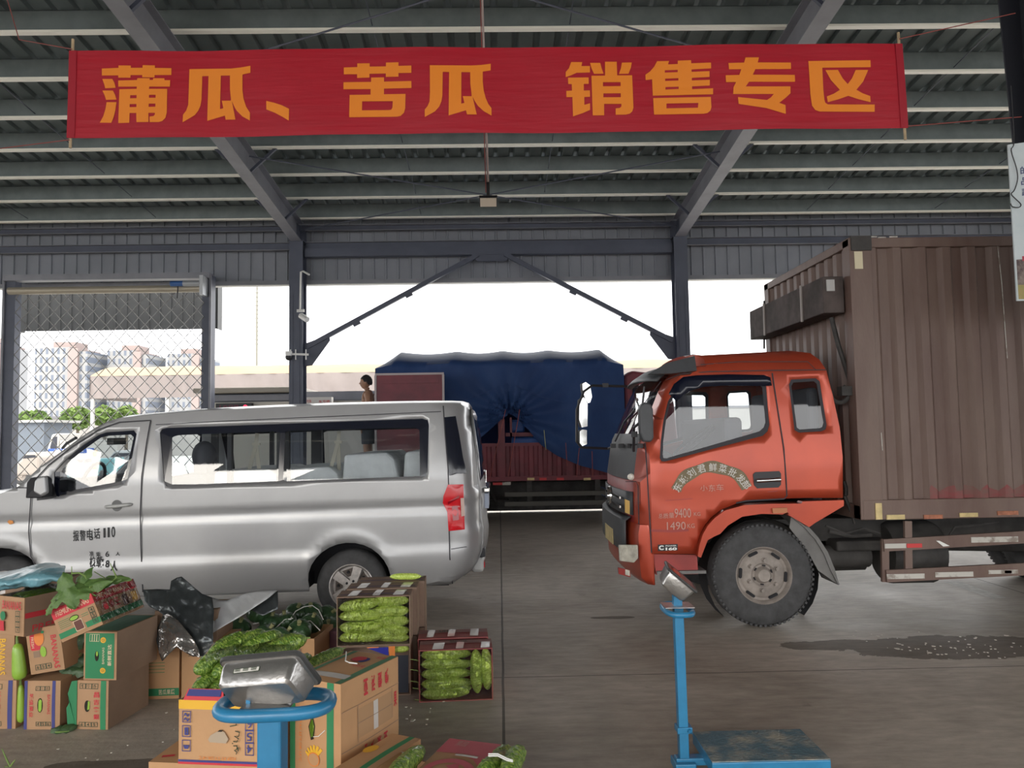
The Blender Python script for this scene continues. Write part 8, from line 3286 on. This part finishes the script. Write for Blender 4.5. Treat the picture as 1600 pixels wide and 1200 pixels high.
def ring_tray(root, c, ax, ay, r, yaw):
    mb = MB()
    R = Matrix.Rotation(yaw, 4, 'Z')
    pts = []
    for k in range(40):
        a = 2 * PI * k / 40
        x = math.copysign(abs(math.cos(a)) ** 0.55, math.cos(a)) * ax
        y = math.copysign(abs(math.sin(a)) ** 0.8, math.sin(a)) * ay
        pts.append(c + R @ Vector((x, y, 0)))
    mb.tube(pts, r, SBLUE, 12, closed=True)
    return mb.build('ring_handle', root, smooth=True)


# near scale
base = Vector((P(430, 1105, 2.0).x, 2.0, 0))
s1 = thing('platform_scale', 'blue platform scale post with stainless display right in front of the orange carton', 'scale', base)
zr = P(428, 1104, 1.97).z
xc = P(428, 1104, 1.97).x
mb = MB()
mb.box((base.x - 0.036, 1.965, 0.10), (base.x + 0.024, 2.035, zr - 0.005), SBLUE)
mb.build('post', s1, bevel=0.006)
ring_tray(s1, Vector((xc, 1.985, zr)), 0.134, 0.075, 0.0165, math.radians(4))
mb = MB()
mb.bar((base.x - 0.005, 1.92, zr + 0.01), (base.x - 0.005, 2.06, zr + 0.01), 0.12, 0.004, STAIN)
for dx, dy in ((-0.055, -0.03), (0.035, -0.03), (-0.05, 0.04), (0.04, 0.04)):
    mb.bar((base.x + dx, 1.99 + dy, zr + 0.008), (base.x + dx, 1.99 + dy, zr + 0.05), 0.01, 0.004, SBLUE)
mb.build('bracket', s1)
# display: face turned away from us, near edge high
yaw = math.radians(-17)
R = Matrix.Rotation(yaw, 4, 'Z') @ Matrix.Rotation(math.radians(-8), 4, 'Y') @ Matrix.Rotation(math.radians(-50), 4, 'X') @ Matrix.Rotation(PI, 4, 'Z') @ Matrix.Identity(4)
ctr = P(424, 1046, 1.99)
h1 = indicator(s1, Matrix.Translation(ctr) @ R, 0.225, 0.125, 0.072, True)
# maker's plate on the back of the housing
mb = MB()
Mi = Matrix.Translation(ctr) @ R


def backpt(a, b, lift=0.0015):
    """a across (picture left to right), b down the near wall of the housing"""
    W, H, D = 0.225, 0.125, 0.072
    z = -0.026 + (-D * 0.9 + 0.026) * b
    y = H / 2 * (0.92 + (0.78 - 0.92) * b) + lift
    return Mi @ Vector((-(a - 0.5) * W * 0.94 * (1 - 0.05 * b), y, z))


mb.add([backpt(0.20, 0.16), backpt(0.56, 0.12), backpt(0.56, 0.40), backpt(0.20, 0.46)], [(0, 1, 2, 3)], CDARK)
mb.add([backpt(0.212, 0.19, 0.0022), backpt(0.55, 0.15, 0.0022), backpt(0.55, 0.375, 0.0022), backpt(0.212, 0.425, 0.0022)], [(0, 1, 2, 3)], mat('label_paper', (0.62, 0.60, 0.56), 0.6))
for k in range(3):
    a0 = 0.225 + k * 0.11
    for j in range(3):
        mb.add([backpt(a0, 0.20 + j * 0.06 - k * 0.01, 0.003), backpt(a0 + 0.075, 0.195 + j * 0.06 - k * 0.01, 0.003), backpt(a0 + 0.075, 0.235 + j * 0.06 - k * 0.01, 0.003), backpt(a0, 0.24 + j * 0.06 - k * 0.01, 0.003)], [(0, 1, 2, 3)], CDARK)
mb.build('rating_plate', h1)
# its platform stands below the frame
mb = MB()
mb.box((base.x - 0.26, 1.35, 0.07), (base.x + 0.24, 1.85, 0.12), SBLUE)
mb.box((base.x - 0.25, 1.36, 0.12), (base.x + 0.23, 1.84, 0.126), SBLUED)
mb.box((base.x - 0.04, 1.84, 0.05), (base.x + 0.03, 2.04, 0.11), SBLUE)
pl1 = mb.build('platform', s1, bevel=0.008)
for dx in (-0.22, 0.20):
    for dy in (1.40, 1.80):
        mb = MB()
        mb.lathe([(0, 0.03), (0.02, 0.03), (0.02, 0.015), (0.07, 0.015)], (base.x + dx, dy, 0), (0, 0, 1), BLACKP, 12)
        mb.build('foot', s1)

# far scale
YS = 3.78
pb = P(1068, 1196, YS)
s2 = thing('platform_scale', 'blue platform scale standing alone on the floor in front of the lorry wheel', 'scale', Vector((pb.x, YS, 0)))
top, bot = P(1059, 948, YS), P(1069, 1200, YS)
mb = MB()
mb.bar(bot, top, 0.045, 0.05, SBLUE, up=(0, 1, 0))
mb.build('post', s2, bevel=0.004)
mb = MB()
q0, q1 = P(1068, 1143, YS), P(1068, 1133, YS)
mb.box((q0.x - 0.036, YS - 0.035, q0.z), (q0.x + 0.036, YS + 0.035, q1.z), SBLUE)
mb.lathe([(0, 0.012), (0.012, 0.01)], (q0.x + 0.022, YS - 0.035, (q0.z + q1.z) / 2), (0, -1, 0), SBLUE, 10)
mb.build('clamp', s2, bevel=0.004)
zR = P(1058, 952, YS).z
ring_tray(s2, Vector((P(1058, 952, YS).x, YS, zR)), 0.062, 0.12, 0.014, 0)
mb = MB()
cR = P(1058, 940, YS)
mb.box((cR.x - 0.07, YS - 0.06, cR.z - 0.02), (cR.x + 0.07, YS + 0.06, cR.z - 0.015), STAIN)
mb.box((cR.x - 0.02, YS - 0.02, cR.z - 0.03), (cR.x + 0.02, YS + 0.02, cR.z + 0.03), SBLUE)
mb.build('bracket', s2)
ctr = P(1064, 900, YS)
Rm = Matrix.Rotation(math.radians(-8), 4, 'Z') @ Matrix.Rotation(math.radians(40), 4, 'Y') @ Matrix.Rotation(math.radians(90), 4, 'Z')
indicator(s2, Matrix.Translation(ctr) @ Rm, 0.22, 0.165, 0.085, False)
pl = [G(1100, 1142, 0.13), G(1272, 1147, 0.13), G(1290, 1192, 0.13), G(1098, 1190, 0.13)]
x0_, x1_ = (pl[0].x + pl[3].x) / 2 - 0.01, (pl[1].x + pl[2].x) / 2
y0_, y1_ = 3.60, 3.96
mb = MB()
mb.box((x0_, y0_, 0.07), (x1_, y1_, 0.126), SBLUE)
mb.box((x0_ - 0.13, YS - 0.03, 0.05), (x0_ + 0.02, YS + 0.03, 0.085), SBLUE)
mb.box((pb.x - 0.05, YS - 0.06, 0.03), (pb.x + 0.05, YS + 0.06, 0.07), SBLUE)
pf = mb.build('platform', s2, bevel=0.006)
mb = MB()
mb.box((x0_ + 0.002, y0_ + 0.002, 0.1265), (x1_ - 0.002, y1_ - 0.002, 0.131), SBLUED)
mb.build('deck_plate', pf)
for dx in (x0_ + 0.05, x1_ - 0.05):
    for dy in (y0_ + 0.05, y1_ - 0.05):
        mb = MB()
        mb.lathe([(0, 0.03), (0.02, 0.03), (0.02, 0.015), (0.07, 0.015)], (dx, dy, 0), (0, 0, 1), BLACKP, 12)
        mb.build('foot', s2)
mb = MB()
mb.lathe([(0, 0.03), (0.02, 0.03), (0.02, 0.015), (0.035, 0.015)], (pb.x, YS, 0), (0, 0, 1), BLACKP, 12)
mb.build('foot', s2)

# ================================================================== litter on the floor
SCRAP = mat('white_scrap', (0.62, 0.58, 0.52), 0.8)
rng = random.Random(21)
mb = MB()
for k in range(95):
    if k < 60:
        px, py = rng.gauss(1490, 70), rng.gauss(1014, 9)
    elif k < 72:
        px, py = rng.gauss(1355, 40), rng.gauss(1000, 9)
    elif k < 84:
        px, py = rng.uniform(630, 700), rng.uniform(1085, 1145)
    else:
        px, py = rng.uniform(40, 280), rng.uniform(1100, 1190)
    q = G(px, py)
    s = rng.uniform(0.003, 0.010) * (1.8 if rng.random() < 0.12 else 1)
    a = rng.uniform(0, 6.28)
    pts = [q + Vector((s * math.cos(a + b) * rng.uniform(0.6, 1.3), s * math.sin(a + b) * rng.uniform(0.6, 1.3), 0.001)) for b in (0, 1.3, 2.6, 3.9, 5.1)]
    mb.prism(list(reversed(pts)), (0, 0, 0.003), SCRAP)
tag(mb.build('litter'), 'tiny white scraps of leaf and polystyrene scattered over the floor', 'litter', None, 'stuff')
# painted strip on the floor under the lorry
mb = MB()
mb.add([G(x, y) + Vector((0, 0, 0.001)) for x, y in ((1474, 909), (1497, 908), (1572, 934), (1552, 936))], [(0, 1, 2, 3)], mat('worn_floor_line', (0.50, 0.48, 0.44), 0.7, c2=(0.33, 0.31, 0.28), vscale=14))
o = mb.build('floor_marking')
struct(o)
